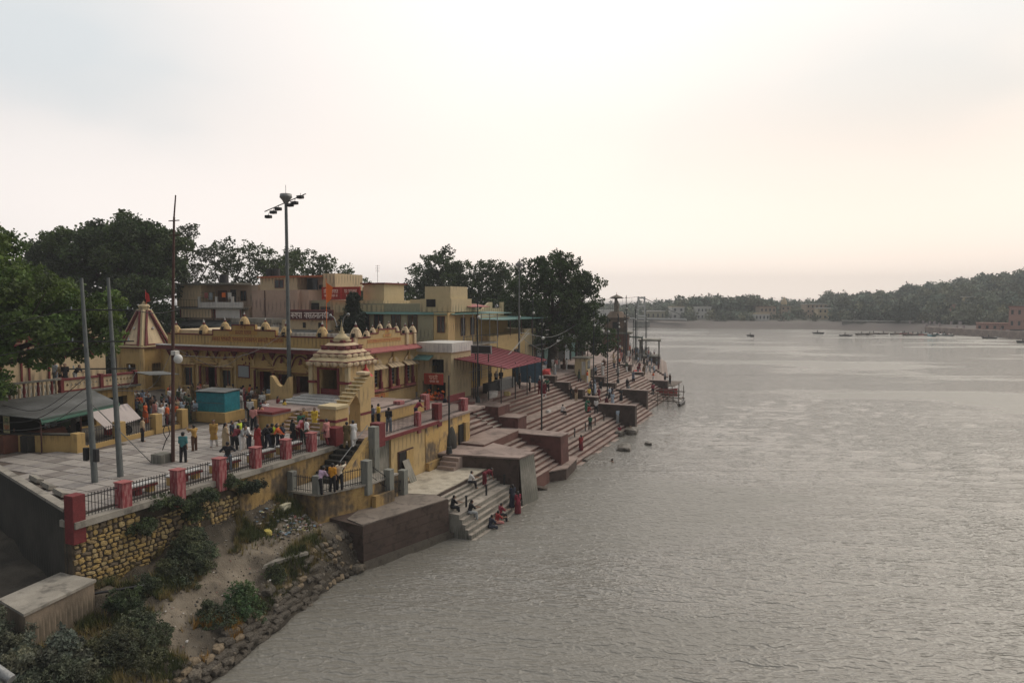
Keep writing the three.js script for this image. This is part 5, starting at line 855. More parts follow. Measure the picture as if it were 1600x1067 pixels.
const LEAF = [leafCluster(1), leafCluster(2), leafCluster(3, 9, 0.3)];
const leafMat = (n, c, tr = 0.25) => mat(n, c, { transmission: tr, rough: 0.9, side: THREE.DoubleSide });
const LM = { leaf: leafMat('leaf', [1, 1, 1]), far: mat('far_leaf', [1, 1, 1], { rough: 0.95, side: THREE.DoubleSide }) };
// blobs: [x, y, z, radius]; each becomes a lumpy shell of leaf sprays, denser outside, tinted by clump and height
function foliage(name, parent, blobs, per, size, col, seed, m = LM.leaf, geo = LEAF[0], squash = 0.8) {
  const r = rng(seed), tot = blobs.reduce((s, b) => s + Math.max(3, Math.round(per * b[3] * b[3])), 0), im = new THREE.InstancedMesh(geo, m, tot), M4 = new THREE.Matrix4(), q = new THREE.Quaternion(), e = new THREE.Euler(), c = new THREE.Color(); let k = 0;
  for (const b of blobs) {
    const n = Math.max(3, Math.round(per * b[3] * b[3])), tint = 0.55 + 0.9 * r(), hue = (r() - 0.5) * 0.24;
    for (let i = 0; i < n; i++) {
      const z = r() * 2 - 1, a = r() * 6.283, w = Math.sqrt(1 - z * z), d = b[3] * (0.5 + 0.62 * Math.pow(r(), 0.5)), s = size * (0.65 + 0.7 * r());
      e.set(r() * 6.28, r() * 6.28, r() * 6.28); q.setFromEuler(e);
      M4.compose(new THREE.Vector3(b[0] + w * Math.cos(a) * d, b[1] + z * d * squash, b[2] + w * Math.sin(a) * d), q, new THREE.Vector3(s, s, s)); im.setMatrixAt(k, M4);
      const f = tint * (0.75 + 0.5 * r()); c.setRGB(col[0] * f * (1 + hue), col[1] * f, col[2] * f * (1 - hue)); im.setColorAt(k++, c);
    }
  }
  im.name = name; im.userData.kind = 'stuff'; im.castShadow = im.receiveShadow = true; parent.add(im); return im;
}
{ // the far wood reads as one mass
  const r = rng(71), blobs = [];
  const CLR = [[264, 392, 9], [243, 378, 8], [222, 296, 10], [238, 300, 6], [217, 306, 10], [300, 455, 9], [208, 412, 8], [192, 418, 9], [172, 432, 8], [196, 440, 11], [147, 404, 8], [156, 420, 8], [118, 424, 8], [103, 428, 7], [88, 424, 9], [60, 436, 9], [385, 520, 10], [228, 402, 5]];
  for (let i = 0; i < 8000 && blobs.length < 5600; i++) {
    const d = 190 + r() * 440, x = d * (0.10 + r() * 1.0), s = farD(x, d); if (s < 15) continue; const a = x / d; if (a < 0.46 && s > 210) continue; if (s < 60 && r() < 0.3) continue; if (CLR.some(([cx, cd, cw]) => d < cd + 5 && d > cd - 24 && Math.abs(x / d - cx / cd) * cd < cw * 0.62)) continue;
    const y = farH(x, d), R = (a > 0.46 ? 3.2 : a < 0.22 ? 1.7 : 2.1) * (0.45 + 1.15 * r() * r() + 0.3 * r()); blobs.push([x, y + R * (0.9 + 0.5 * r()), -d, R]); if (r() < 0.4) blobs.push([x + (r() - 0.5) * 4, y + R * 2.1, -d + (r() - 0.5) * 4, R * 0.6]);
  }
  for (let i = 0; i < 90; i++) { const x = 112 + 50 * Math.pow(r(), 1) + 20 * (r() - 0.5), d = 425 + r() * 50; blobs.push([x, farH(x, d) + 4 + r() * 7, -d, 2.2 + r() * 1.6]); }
  const im = foliage('hillside_wood', scene, blobs, 2.6, 1.5, [0.165, 0.185, 0.13], 72, LM.far, LEAF[1], 0.9); im.userData.kind = 'stuff'; im.userData.label = 'hazy wood covering the far bank and hillside'; im.userData.category = 'wood';  // dry leaf colour, paled further so distance haze is mixed into it
}
const THW = 0; // far houses face the river: turned so that their front looks back at the bridge
function farHouse(label, X, D, w, h, dep, wall, roofM, cols, rows, turn = 0, cat = 'house', extra) {
  const [u, v] = UV(X, D), t = thing(cat === 'house' ? 'far_house' : 'far_' + cat.replace(' ', '_'), label, cat, [u, farH(X, D) - 0.6, v], -TH + turn); t.base = [0, 0, 0];
  new G().add(new THREE.BoxGeometry(w, h, dep), 0, h / 2, 0).make('wall', wall, t); new G().add(new THREE.BoxGeometry(w + 0.6, 0.35, dep + 0.6), 0, h + 0.18, 0).make('roof', roofM, t);
  const wg = new THREE.BoxGeometry(w / cols * 0.34, h / rows * 0.38, 0.12); boxUV(wg.toNonIndexed());
  for (let i = 0; i < cols; i++) for (let j = 0; j < rows; j++) { const m = new THREE.Mesh(wg, M.glass); m.name = 'window'; m.position.set(-w / 2 + (i + 0.5) * w / cols, (j + 0.55) * h / rows, dep / 2 + 0.03); t.add(m); }
  if (extra) extra(t); return t;
}
{
  const W = M.white, C = M.cream, B = M.beige, Y = M.pale, P = mat('pink_plaster', [0.5, 0.28, 0.22], { tex: 'plaster', size: 5 });
  farHouse('far yellow two storey house with a row of windows above the moored boats', 264, 392, 10, 8.5, 7, Y, W, 4, 2, -0.4);
  farHouse('far orange pink house left of the yellow house above the moored boats', 243, 378, 8, 8, 7, P, P, 3, 2, -0.4);
  farHouse('far pink riverside house with red roof at the right edge of the picture', 222, 296, 10, 9.5, 8, P, mat('red_tile_roof', [0.30, 0.10, 0.07], {}), 4, 2, -0.7);
  farHouse('far tall pale pink pavilion at the right frame edge', 238, 300, 4, 12, 4, P, C, 2, 3, -0.7, 'pavilion');
  farHouse('far low pink gate building with arches right of the yellow house', 217, 306, 14, 3.6, 5, P, P, 5, 1, -0.7, 'gate building');
  farHouse('far white long house high on the wooded slope', 300, 455, 12, 4, 6, W, C, 5, 1, -0.3);
  farHouse('far blue roofed house on the bank left of the wooded hill', 208, 412, 9, 6, 6, W, mat('blue_roof', [0.16, 0.28, 0.38], {}), 4, 2, -0.1);
  farHouse('far pale house with terrace left of the blue roofed house', 192, 418, 11, 7, 7, C, W, 4, 2, -0.1);
  farHouse('far domed temple with a spire rising above the trees', 172, 432, 6, 8, 6, B, B, 2, 3, 0, 'temple', (t) => new G().lathe(0, 9.3, 0, [[1.7, 0], [1.8, 0.8], [1.6, 2.0], [1.1, 3.2], [0.4, 4.0], [0.5, 4.4], [0.1, 4.8], [0, 6]], 10).make('dome', C, t));
  farHouse('far long beige block among trees right of the domed temple', 196, 440, 16, 9, 8, B, W, 6, 3, 0); farHouse('far low white sheds behind the beach, middle of far bank', 147, 404, 9, 4.5, 5, W, C, 4, 1, 0.1, 'shed');
  farHouse('far rust roofed house left of the domed temple', 156, 420, 10, 8, 7, B, mat('rust_roof', [0.28, 0.13, 0.08], {}), 4, 2, 0.05); farHouse('far white house behind the tall trees by the bridge', 118, 424, 9, 8, 7, W, W, 4, 2, 0.1);
  farHouse('far pale house with blank gable right of the bridge tower', 103, 428, 8, 8, 7, W, C, 2, 2, 0.1); farHouse('far grey house at the foot of the bridge tower', 88, 424, 12, 5.5, 7, M.greenish, W, 4, 1, 0.15); farHouse('far low white building left of the bridge tower', 60, 436, 11, 6, 7, W, W, 4, 1, 0.15);
  farHouse('far cream house topmost near the right end of the ridge', 385, 520, 14, 6, 8, C, W, 5, 2, -0.4); farHouse('far small white hut on the green embankment', 228, 402, 4, 4, 4, W, W, 2, 1, -0.2, 'hut');
  const wall = thing('embankment', 'far pale embankment wall along the water left of the moored boats', 'embankment', [...((q) => [q[0], 1.2, q[1]])(UV(196, 366))], -TH - 0.55); wall.base = [0, 0, 0]; new G().add(new THREE.BoxGeometry(34, 4.2, 1), 0, 1.5, 0).make('wall', M.concrete, wall); new G().add(new THREE.BoxGeometry(34.4, 0.3, 1.4), 0, 3.75, 0).make('coping', M.white, wall);
  const gh = thing('far_river_steps', 'far stone bathing steps below the pink buildings at the right', 'steps', [...((q) => [q[0], 0, q[1]])(UV(213, 295))], -TH - 1.45); gh.base = [0, 0, 0]; for (let i = 0; i < 6; i++) new G().add(new THREE.BoxGeometry(80, 0.5, 8 - i * 1.1), 0, 0.2 + i * 0.5, -2 - i * 0.55).make('step', M.tread, gh);
}
{ // suspension bridge: portal tower, cables, hangers, deck
  const t = thing('suspension_bridge', 'far pale suspension bridge with a tall portal tower', 'bridge', [0, 0, 0], -TH); t.position.set(0, 0, 0); t.base = [0, 0, 0];
  const wx = (x, y, d) => [x, y, d], bm = mat('pale_bridge_steel', [0.42, 0.42, 0.40], { rough: 0.6 });
  const L = (x) => 402 + (75 - x) * 0.55, tx = 76;
  const tw = new G(t); for (const s of [-1, 1]) tw.bar(wx(tx + s * 2.9, 0, L(tx) + s), wx(tx + s * 1.9, 18.3, L(tx) + s), 0.95, 4, 0.95); for (const y of [6.8, 12.6, 17.4]) tw.bar(wx(tx - 2.4, y, L(tx) - 1), wx(tx + 2.4, y, L(tx) + 1), 0.7, 4, 0.7); tw.make('tower', bm, t);
  for (const o of [-1, 1]) { const pts = []; for (let i = 0; i <= 10; i++) { const k = i / 10, x = lerp(tx, -60, k); pts.push([x, 18.2 - 12 * k + 3.5 * k * k, L(x) + o]); } new G(t).tube(pts, 0.1, 24, 5).make('main_cable', M.wire, t); new G(t).tube([[tx, 18.2, L(tx) + o], [tx + 14, 11.5, L(tx) + o], [tx + 27, 6, L(tx) + o]], 0.1, 10, 5).make('back_stay', M.wire, t); }
  new G(t).bar(wx(tx + 26, 4.6, L(tx) - 3), wx(-60, 6.2, L(-60)), 0.9, 4, 2.2).make('deck', bm, t);
  const hg = new G(t); for (let i = 1; i < 26; i++) { const k = i / 26, x = lerp(tx, -60, k); hg.bar([x, 5.3, L(x) - 1], [x, 18.2 - 12 * k + 3.5 * k * k, L(x) - 1], 0.08, 4); } hg.make('hangers', M.wire, t, { kind: 'stuff' });
  new G(t).add(new THREE.BoxGeometry(9, 6, 5), tx, 1, L(tx)).make('pier', M.concrete, t);
}
// ---------- trees of the near bank ----------
function tree(name, label, X, D, y0, trunkH, tr, lobes, o = {}) {   // lobes: [dx, y, dD, radius] in metres from the foot
  const [u, v] = UV(X, D), t = thing(name, label, 'tree', [u, y0, v], -TH), r = rng(o.seed ?? 7); t.base = [0, 0, 0];
  const tg = new G(); const tp = [[0, -0.5, 0], [0.15, trunkH * 0.4, 0.1], [-0.1, trunkH * 0.8, -0.1], [0.1, trunkH, 0]];
  for (let i = 0; i < 3; i++) tg.bar(tp[i], tp[i + 1], tr * 2 * (1 - i * 0.18), 9, tr * 2 * (1 - (i + 1) * 0.18)); const trunk = tg.make('trunk', M.bark, t);
  lobes.forEach((l, i) => { const q = new G(), m = [l[0] * 0.5, lerp(trunkH, l[1], 0.45), l[2] * 0.5]; q.bar(tp[3], m, tr * 0.9, 7, tr * 0.6).bar(m, [l[0], l[1] - l[3] * 0.2, l[2]], tr * 0.6, 6, tr * 0.2); for (let k = 0; k < 3; k++) q.bar([l[0] * 0.8, l[1] - l[3] * 0.3, l[2] * 0.8], [l[0] + (r() - 0.5) * l[3] * 1.4, l[1] + r() * l[3] * 0.6, l[2] + (r() - 0.5) * l[3] * 1.4], tr * 0.3, 5, tr * 0.08); q.make('limb', M.bark, trunk); });
  const blobs = []; for (const l of lobes) { const n = o.clumps ?? 16; for (let i = 0; i < n; i++) { const z = r() * 2 - 1, a = r() * 6.283, w = Math.sqrt(1 - z * z), d = l[3] * (0.35 + 0.65 * Math.cbrt(r())); blobs.push([l[0] + w * Math.cos(a) * d, l[1] + z * d * 0.8, -(l[2] + w * Math.sin(a) * d), l[3] * (o.br ?? 0.3) * (0.6 + 0.8 * r())]); } }
  foliage('crown', t, blobs, o.per ?? 26, o.size ?? 0.3, o.col ?? [0.05, 0.065, 0.022], (o.seed ?? 7) + 1, LM.leaf, LEAF[o.leaf ?? 0], 0.85); return t;
}
const DK = [0.042, 0.075, 0.015], LT = [0.092, 0.15, 0.026], MID = [0.056, 0.086, 0.022], GRY = [0.056, 0.07, 0.034];
tree('peepal_tree', 'leafy light green tree overhanging the tea stall at the left edge', -36, 44, 5.5, 5, 0.5, [[-3, 12.2, 2, 4.2], [1.2, 11.6, 1, 3.4], [4.4, 9.8, 1, 2.8], [7.4, 8.4, 1, 1.9], [-2, 9.0, -1, 3.6], [2.4, 7.6, -2, 2.6], [-5, 7.5, 0, 3], [6.0, 7.0, 0.6, 2.0], [3.0, 5.0, -2.4, 1.5], [2.6, 6.0, -2.2, 1.7], [9.2, 9.0, 1, 1.3], [9.0, 7.0, 1, 1.2], [3.2, 3.9, -2.4, 1.1], [-1, 10.5, 0, 3.8], [3, 8.8, -1, 3], [1.5, 6.4, -2.5, 2.4], [5.6, 8.6, 0, 2.6], [0.5, 13, 1, 2.4], [4.4, 4.4, -2.6, 1.1]], { seed: 11, col: LT, per: 60, size: 0.24, clumps: 20, br: 0.27 });
tree('banyan_tree', 'huge dark rounded tree behind the pyramid shrine', -51, 88, 5.5, 9, 0.9, [[-3, 14.5, 0, 5.6], [3.5, 14, -1, 5.2], [0.8, 17.4, 0, 4.2], [-6, 13.5, 0, 4.2], [4.5, 11.0, -2, 4.2], [-1, 10, -3, 4.5], [6.2, 15.5, 0, 3.2], [-8.5, 14.6, 0, 3.0], [4.0, 16.4, 1, 4.0], [5.2, 13.4, 0, 4.0], [1.5, 16.8, -1, 4.2], [-3.5, 16, 0, 3.6], [-5, 8, 1, 4.5], [0, 15, 2, 6], [5, 6, 2, 4], [-3, 4, 2, 5], [4, 3, 1, 3.6]], { seed: 21, col: DK, per: 26, size: 0.34, clumps: 22, br: 0.27 });
tree('feathery_tree', 'thin grey green tree between the dark tree and the balcony house', -51, 106, 5.5, 9, 0.4, [[0, 17.5, 0, 3.2], [2.5, 14.5, 0, 3.4], [-1.5, 12.8, 0, 3.4], [4.6, 16.5, 0, 2.0], [1, 20.4, 0, 1.6]], { seed: 31, col: GRY, per: 9, size: 0.33, clumps: 18, br: 0.26 });
tree('rooftop_tree', 'spreading tree with visible limbs behind the balcony house roof', -46, 110, 5.5, 10, 0.5, [[-2, 16, 0, 3.6], [3, 16.6, 0, 3.6], [7, 15.8, 0, 3.4], [0.5, 12.6, 0, 3.6], [10.5, 14.8, 0, 3], [6, 12.5, 0, 3.6]], { seed: 41, col: MID, per: 9, size: 0.36, clumps: 16, br: 0.28 });
tree('wide_tree', 'wide feathery tree line behind the pinkish house and light mast', -35, 116, 5.5, 9, 0.5, [[-4, 16.2, 0, 3.4], [0.5, 15.4, 0, 3.6], [5, 14, 0, 3.4], [8.5, 12.4, 0, 2.8], [-1, 12, 0, 4], [4, 10.5, 0, 3.6]], { seed: 51, col: MID, per: 12, size: 0.36, clumps: 16, br: 0.28 });
tree('round_tree', 'round dark tree behind the red boards', -30.5, 122, 5.5, 7, 0.4, [[0, 13.8, 0, 3.0], [-2.6, 12, 0, 2.4], [2.8, 12, 0, 2.4], [0.5, 10, 0, 3.2], [5.5, 9.8, 0, 2.4], [7.4, 8.2, 0, 2]], { seed: 61, col: MID, per: 14, size: 0.34, clumps: 16, br: 0.28 });
tree('sparse_tree', 'sparse pale tree left of the dark tall trees behind the hotel', -20, 122, 5.5, 7, 0.3, [[0, 12.2, 0, 2.0], [-1.8, 10.6, 0, 1.8], [1.8, 10.4, 0, 2], [0, 9, 0, 2.4]], { seed: 66, col: GRY, per: 7, size: 0.33, clumps: 13, br: 0.28 });
tree('tall_dark_tree', 'tall dark tree standing directly behind the hotel roof tower', -12.5, 122, 5.5, 9, 0.6, [[0, 16.2, 0, 3.4], [-3.4, 13.6, 0, 3.2], [3.2, 14.4, 0, 3], [0, 12, 0, 4.4], [-5, 10.5, 0, 3.2], [4, 10, 0, 4.2], [-1, 7, 0, 4.5]], { seed: 71, col: DK, per: 15, size: 0.36, clumps: 18, br: 0.28 });
tree('dark_tree', 'dark tree between the hotel roof and the great riverside tree', -4.5, 118, 5.5, 8, 0.6, [[0, 13.8, 0, 3.6], [-4, 12.2, 0, 3.6], [3.5, 12.4, 0, 3.6], [0, 9, 0, 4.8], [5, 8.8, 0, 4.2], [-3, 5.5, 0, 4.4], [4, 4.5, 0, 4.4]], { seed: 81, col: DK, per: 17, size: 0.36, clumps: 18, br: 0.28 });
tree('riverside_tree', 'great dark tree leaning over the ghat promenade beside the river', 5.8, 98, 5.5, 6, 0.9, [[-1.5, 13.6, 0, 3.5], [1.8, 12.8, 0, 3.6], [-3.6, 10.4, 0, 3.6], [4.2, 9.8, 0, 3.2], [0.4, 9.0, -1.6, 4.0], [5.4, 6.4, -1, 3.0], [2.2, 5.2, -2.4, 3.0], [-2.2, 5.6, -1, 3.4], [6.8, 4.0, -1.4, 2.1], [0, 15, 0, 2.4], [5, 12, 0.5, 2.3]], { seed: 91, col: DK, per: 28, size: 0.3, clumps: 24, br: 0.26 });
tree('background_tree', 'low dark tree mass filling the gap behind the pyramid shrine', -60, 100, 5.5, 3, 0.5, [[0, 5, 0, 4.5], [6, 5.5, 0, 4.5], [-6, 6, 0, 5], [12, 4.5, 0, 4], [3, 8, 0, 4]], { seed: 121, col: DK, per: 12, size: 0.4, clumps: 14, br: 0.3 });
tree('promenade_tree', 'dark low spreading tree behind the added row of shops past the riverside tree', 5, 124, 5.5, 4, 0.5, [[0, 6, 0, 4], [5, 5, 0, 3.6], [-5, 7, 0, 4.4], [-10, 8, 0, 4.6]], { seed: 131, col: DK, per: 12, size: 0.4, clumps: 14, br: 0.3 });
{
  const t = thing('added_shop_row', 'long low dark row of shops added to darken the gap under the great riverside tree', 'added shop row', [100, 5.5, 38]);
  new G(t).slab([[86, 36.5], [118, 38], [118, 42], [86, 41]], 5, 9).make('wall', M.brownwood, t); new G(t).slab([[85.5, 34.6], [118.5, 36.2], [118.5, 42.4], [85.5, 41.4]], 9.004, 9.2).make('roof', M.tin, t);  // dark building added to darken the bright background beneath the tree
  for (let i = 0; i < 9; i++) new G(t).box(87 + i * 3.4, 89.4 + i * 3.4, 5.6, 8.2, 36.2 + i * 0.16, 36.48 + i * 0.16).make('shutter', [M.dark, M.shutter, M.teal, M.dark][i % 4], t);
  for (let i = 0; i < 10; i++) new G(t).cyl(86 + i * 3.5, 5.5, 9.0, 34.9 + i * 0.17, 0.08).make('post', M.rust, t);
}
{ // clipped conical ashoka tree
  const [u, v] = [60, 45.3], t = thing('conical_tree', 'clipped dark green conical tree in front of the grey shutter', 'tree', [u, 8.5, v]); t.base = [0, 0, 0]; new G().cyl(0, -3, 6, 0, 0.14, 0.05, 7).make('trunk', M.bark, t);
  const b = [], r = rng(5); for (let i = 0; i < 90; i++) { const k = r(), y = 0.2 + k * 7.0, R = (k < 0.55 ? 1.55 : 1.55 * (1 - (k - 0.55) / 0.45) * 0.75 + 0.12) * Math.sqrt(r()), a = r() * 6.28; b.push([Math.cos(a) * R, y, Math.sin(a) * R, 0.42 + 0.2 * r()]); }
  foliage('crown', t, b, 180, 0.17, [0.022, 0.034, 0.016], 6, LM.leaf, LEAF[2]);
}

// ---------- poles, masts, lamps, wires ----------
{
  const t = thing('power_pole', 'grey leaning power pole with three crossarms, nearest the tea stall', 'power pole', [22.3, 6, 32.8]);
  new G(t).bar([22.3, 5.9, 32.8], [22.45, 16.2, 33.5], 0.31, 12, 0.15).make('pole', M.galv, t);
  const t2 = thing('power_pole', 'grey leaning power pole to the right of its crossarm twin', 'power pole', [23.6, 6, 32.7]);
  new G(t2).bar([23.6, 5.9, 32.7], [23.75, 16.25, 33.35], 0.31, 12, 0.15).make('pole', M.galv, t2);
  for (const y of [14.6, 13.0, 11.6]) new G(t).bar([22.4, y, 34.7], [24.0, y, 31.9], 0.06, 4, 0.05).make('crossarm', M.iron, t);
  for (const y of [14.6, 13.0, 11.6]) for (const k of [0.08, 0.92]) new G(t).cyl(lerp(22.4, 24.0, k), y + 0.03, y + 0.18, lerp(34.7, 31.9, k), 0.035, 0.03, 7).make('insulator', M.shutter, t);
  new G(t).bar([22.35, 10, 33.0], [26.4, 6, 34.0], 0.05).make('stay', M.steel, t); for (const v of [32.3, 33.05]) new G(t).rbox(22.05, 22.25, 7.1, 7.75, v, v + 0.25, 0.03).make('meter_box', M.black, t);
}
{
  const t = thing('rusty_pole', 'tall thin rusty pole with white lamps on the plaza', 'pole', [27, 6, 33]);
  new G(t).bar([27, 5.9, 33], [27.1, 15, 32.75], 0.21, 10, 0.17).bar([27.1, 15, 32.75], [27.2, 19.7, 32.6], 0.17, 8, 0.11).bar([27.2, 19.7, 32.6], [27.26, 20.9, 32.5], 0.09, 6, 0.07).make('pole', M.rust, t);
  for (const y of [19.5, 18.7]) new G(t).bar([27.19, y, 33.0], [27.19, y, 32.2], 0.05, 4).make('crossarm', M.rust, t);
  const lp = new G(t).rbox(26.85, 27.15, 12.05, 12.3, 32.4, 32.75, 0.03).make('lamp_box', M.white, t); new G(t).sph(27.0, 11.85, 32.35, 0.24, 1.1, 14).make('globe', M.bulb, lp);
  new G(t).tube([[27.0, 7.2, 33.4], [27.0, 7.7, 33.7], [27, 8.1, 33.4], [27, 7.6, 33.2], [27, 7.2, 33.5], [27, 6.6, 33.8]], 0.025, 30).make('cable_coil', M.wire, t);
  new G(t).rbox(26.3, 27.1, 5.9, 6.5, 33.1, 33.9, 0.03).make('footing', M.concrete, t);
}
{
  const t = thing('floodlight_mast', 'tallest grey light mast with a tilted ring of floodlights before the temple', 'light mast', [45.6, 6, 41.3]);
  new G(t).bar([45.6, 5.9, 41.3], [45.6, 23.6, 41.3], 0.38, 14, 0.25).make('pole', M.galv, t); new G(t).cyl(45.6, 6, 8.6, 41.3, 0.26, 0.25, 14).make('painted_foot', M.black, t);
  new G(t).lathe(45.6, 23.3, 41.3, [[0.16, 0], [0.3, 0.3], [0.52, 0.55], [0.48, 0.85], [0, 0.85]], 10).make('head_cap', M.steel, t); new G(t).bar([45.6, 24.1, 41.3], [45.6, 24.9, 41.3], 0.04).make('rod', M.steel, t);
  new G(t).bar([45.1, 22.7, 43.2], [46, 24.1, 39.5], 0.09, 5).make('ring_arm', M.iron, t);
  for (const [v, y] of [[43.1, 22.55], [42.55, 22.9], [42.0, 23.15], [40.7, 23.4], [40.2, 23.55], [39.6, 24.0]]) new G(t).rbox(45.2, 45.6, y - 0.38, y - 0.12, v - 0.28, v + 0.24, 0.04).bar([45.4, y - 0.15, v], [45.5, y + 0.1, v], 0.04).make('floodlight', M.iron, t);
}
function lamp(label, u, y, v, h, two = true, group) {
  const t = thing('lamp_pole', label, 'lamp pole', [u, y, v], 0, group);
  const T = new G(t); T.cyl(u, y - 0.05, y + 0.5, v, 0.26, 0.2, 8).make('base', M.darkpole, t); new G(t).bar([u, y + 0.5, v], [u, y + h, v], 0.17, 8, 0.1).make('pole', M.darkpole, t);
  if (two) { new G(t).sph(u, y + h * 0.86, v - 0.12, 0.14, 1.1).make('globe', M.bulb, t); new G(t).bar([u, y + h * 0.84, v + 0.3], [u, y + h * 0.84, v - 0.35], 0.05).make('arm', M.darkpole, t); new G(t).lathe(u, y + h, v, [[0.08, -0.1], [0.12, 0], [0.04, 0.3], [0, 0.6]], 7).make('finial', M.darkpole, t); }
}
lamp('plain dark pole standing alone on the pink landing near the grey steps', 44.7, 3.6, 25.1, 5.9, false);
lamp('dark lamp pole just behind the big maroon wall', 57.4, 2.3, 22.6, 11); lamp('dark lamp pole with square green base on the promenade before the canopy', 57.2, 5.6, 29.0, 9.3);
lamp('dark lamp pole between the first and second main flights, left of the yellow clothed figure', 80.0, 3.4, 24.7, 10.2); lamp('dark lamp pole beside the bending woman on the second ghat', 85.8, 2.6, 24.6, 10);
lamp('dark lamp pole near the scaffold pier', 97.3, 3.2, 26.3, 9.5); lamp('dark lamp pole against the lower branches of the riverside tree', 92.6, 5.6, 30.8, 9.5);
lamp('lamp pole at the promenade edge under the riverside tree', 71.5, 5.6, 31.0, 9); lamp('lamp pole behind the blue screen', 77, 5.6, 31.5, 9.4);
{ const far = [[104, 4.0, 28.2, 9], [111.3, 3.5, 28.8, 12.2], [117, 3, 30.6, 10], [122, 2, 30.2, 9.5], [128.3, 1.4, 31.4, 12], [134, 3, 34.5, 11], [141, 3, 34.4, 11], [147, 3.4, 35.6, 11.5], [152, 3, 34.6, 9], [158, 3, 36.2, 10]]; far.forEach(([u, y, v, h]) => lamp('thin far lamp pole among others on the distant ghat', u, y, v, h, true, 'far lamp poles on the distant ghat')); }
{
  const t = thing('tall_mast', 'slender tall mast rising through the crimson canopy before the dark trees', 'mast', [70.5, 5.6, 30.5]); new G(t).bar([70.5, 5.5, 30.5], [70.5, 19.3, 30.5], 0.24, 10, 0.14).make('pole', M.galv, t); new G(t).rbox(70.3, 70.7, 19.0, 19.35, 30.1, 30.9, 0.04).make('lamp_head', M.steel, t);
}
{
  const t = thing('cables', 'black overhead cables strung from the leaning poles across the stalls', 'cable', [25, 10, 40]);
  const W = (a, b, sag) => new G(t).tube([a, [(a[0] + b[0]) / 2, (a[1] + b[1]) / 2 - sag, (a[2] + b[2]) / 2], b], 0.021, 18, 4).make('cable', M.wire, t);
  W([22.4, 11.3, 33.2], [26, 8.5, 47], 1.0); W([22.4, 10.8, 33.2], [25, 7.6, 46], 0.7); W([22.4, 10.2, 33.2], [27, 8.1, 47.5], 1.1); W([23.7, 11.0, 33.1], [36.2, 9.6, 48], 0.8); W([23.7, 10.4, 33.1], [47, 10.4, 57], 1.6); W([24, 14.6, 32.0], [27.3, 14.6, 32.5], 0.2); W([22.4, 14.6, 34.6], [20, 13.5, 50], 0.8); W([22.4, 13.0, 34.6], [20, 12.5, 50], 0.9); W([27.1, 12.4, 32.7], [46.2, 10.6, 46.5], 1.2); W([22.4, 9.4, 33.1], [24, 7.5, 46.5], 0.5);
  W([27.1, 12, 32.6], [45.6, 12.5, 41.3], 1.0); W([45.6, 9.0, 41.3], [40.7, 7.3, 40.6], 0.2);
}
{
  const t = thing('canopy_cables', 'pale cables sweeping from the tall mast over the crimson canopy', 'cable', [65, 10, 30]);
  for (const [a, b, s] of [[[73, 11.5, 30.3], [57.5, 8.6, 29.6], 0.9], [[73, 11.9, 30.3], [57.3, 8.3, 30], 1.3], [[70.5, 11.6, 30.5], [92.6, 12, 30.8], 1.2], [[70.5, 11.2, 30.5], [86, 10, 31], 1.4]]) new G(t).tube([a, [(a[0] + b[0]) / 2, (a[1] + b[1]) / 2 - s, (a[2] + b[2]) / 2], b], 0.03, 18, 4).make('cable', M.steel, t);
}
{
  const t = thing('temple_flag', 'orange pennant on a thin pole above the temple roof', 'flag', [51, 12, 41]);
  new G(t).bar([51, 11, 41.6], [51, 17.2, 41.6], 0.06).make('pole', M.orange, t); new G(t).sheet([51, 16.8, 41.55], [51.2, 16.4, 41.0], [51.15, 15.3, 41.15], [51, 14.9, 41.55], 0.02).make('cloth', M.orange, t);
}
// ---------- pier, boat, platform, far shrine ----------
{
  const t = thing('scaffold_pier', 'rickety dark wooden scaffold pier standing in the water', 'pier', [104, 0, 22]);
  const u0 = 99, u1 = 103; for (const u of [u0, u1]) { for (const v of [22.3, 20.8, 19.3, 17.8]) new G(t).bar([u, -1, v], [u, v < 18 ? 2.6 : 2.0, v], 0.12, 6).make('pile', M.wood, t); for (const y of [0.75, 1.75]) new G(t).bar([u, y, 22.6], [u, y - 0.1, 17.6], 0.13, 4).make('beam', M.wood, t); new G(t).bar([u, 1.7, 19.4], [u, 0, 17.6], 0.1).make('brace', M.wood, t); }
  for (const v of [22.3, 20.8, 19.3, 17.8]) new G(t).bar([u0, 0.9, v], [u1, 0.9, v], 0.11, 4).make('beam', M.wood, t);
  new G(t).bar([u0, 0.2, 17.7], [u1, 0.2, 17.7], 0.5, 8).make('fender', M.black, t);
}
{
  const t = thing('pier_deck', 'pale plank deck beyond the red boat with people standing on it', 'deck', [114, 1.2, 24]);
  for (let i = 0; i < 12; i++) new G(t).box(110.6 + i * 0.6, 111.17 + i * 0.6, 1.4, 1.5, 20.6, 27.5).make('plank', M.wood, t); for (const u of [111, 117]) for (const v of [21, 24, 27]) new G(t).bar([u, -1, v], [u, 1.4, v], 0.14).make('pile', M.wood, t);
}
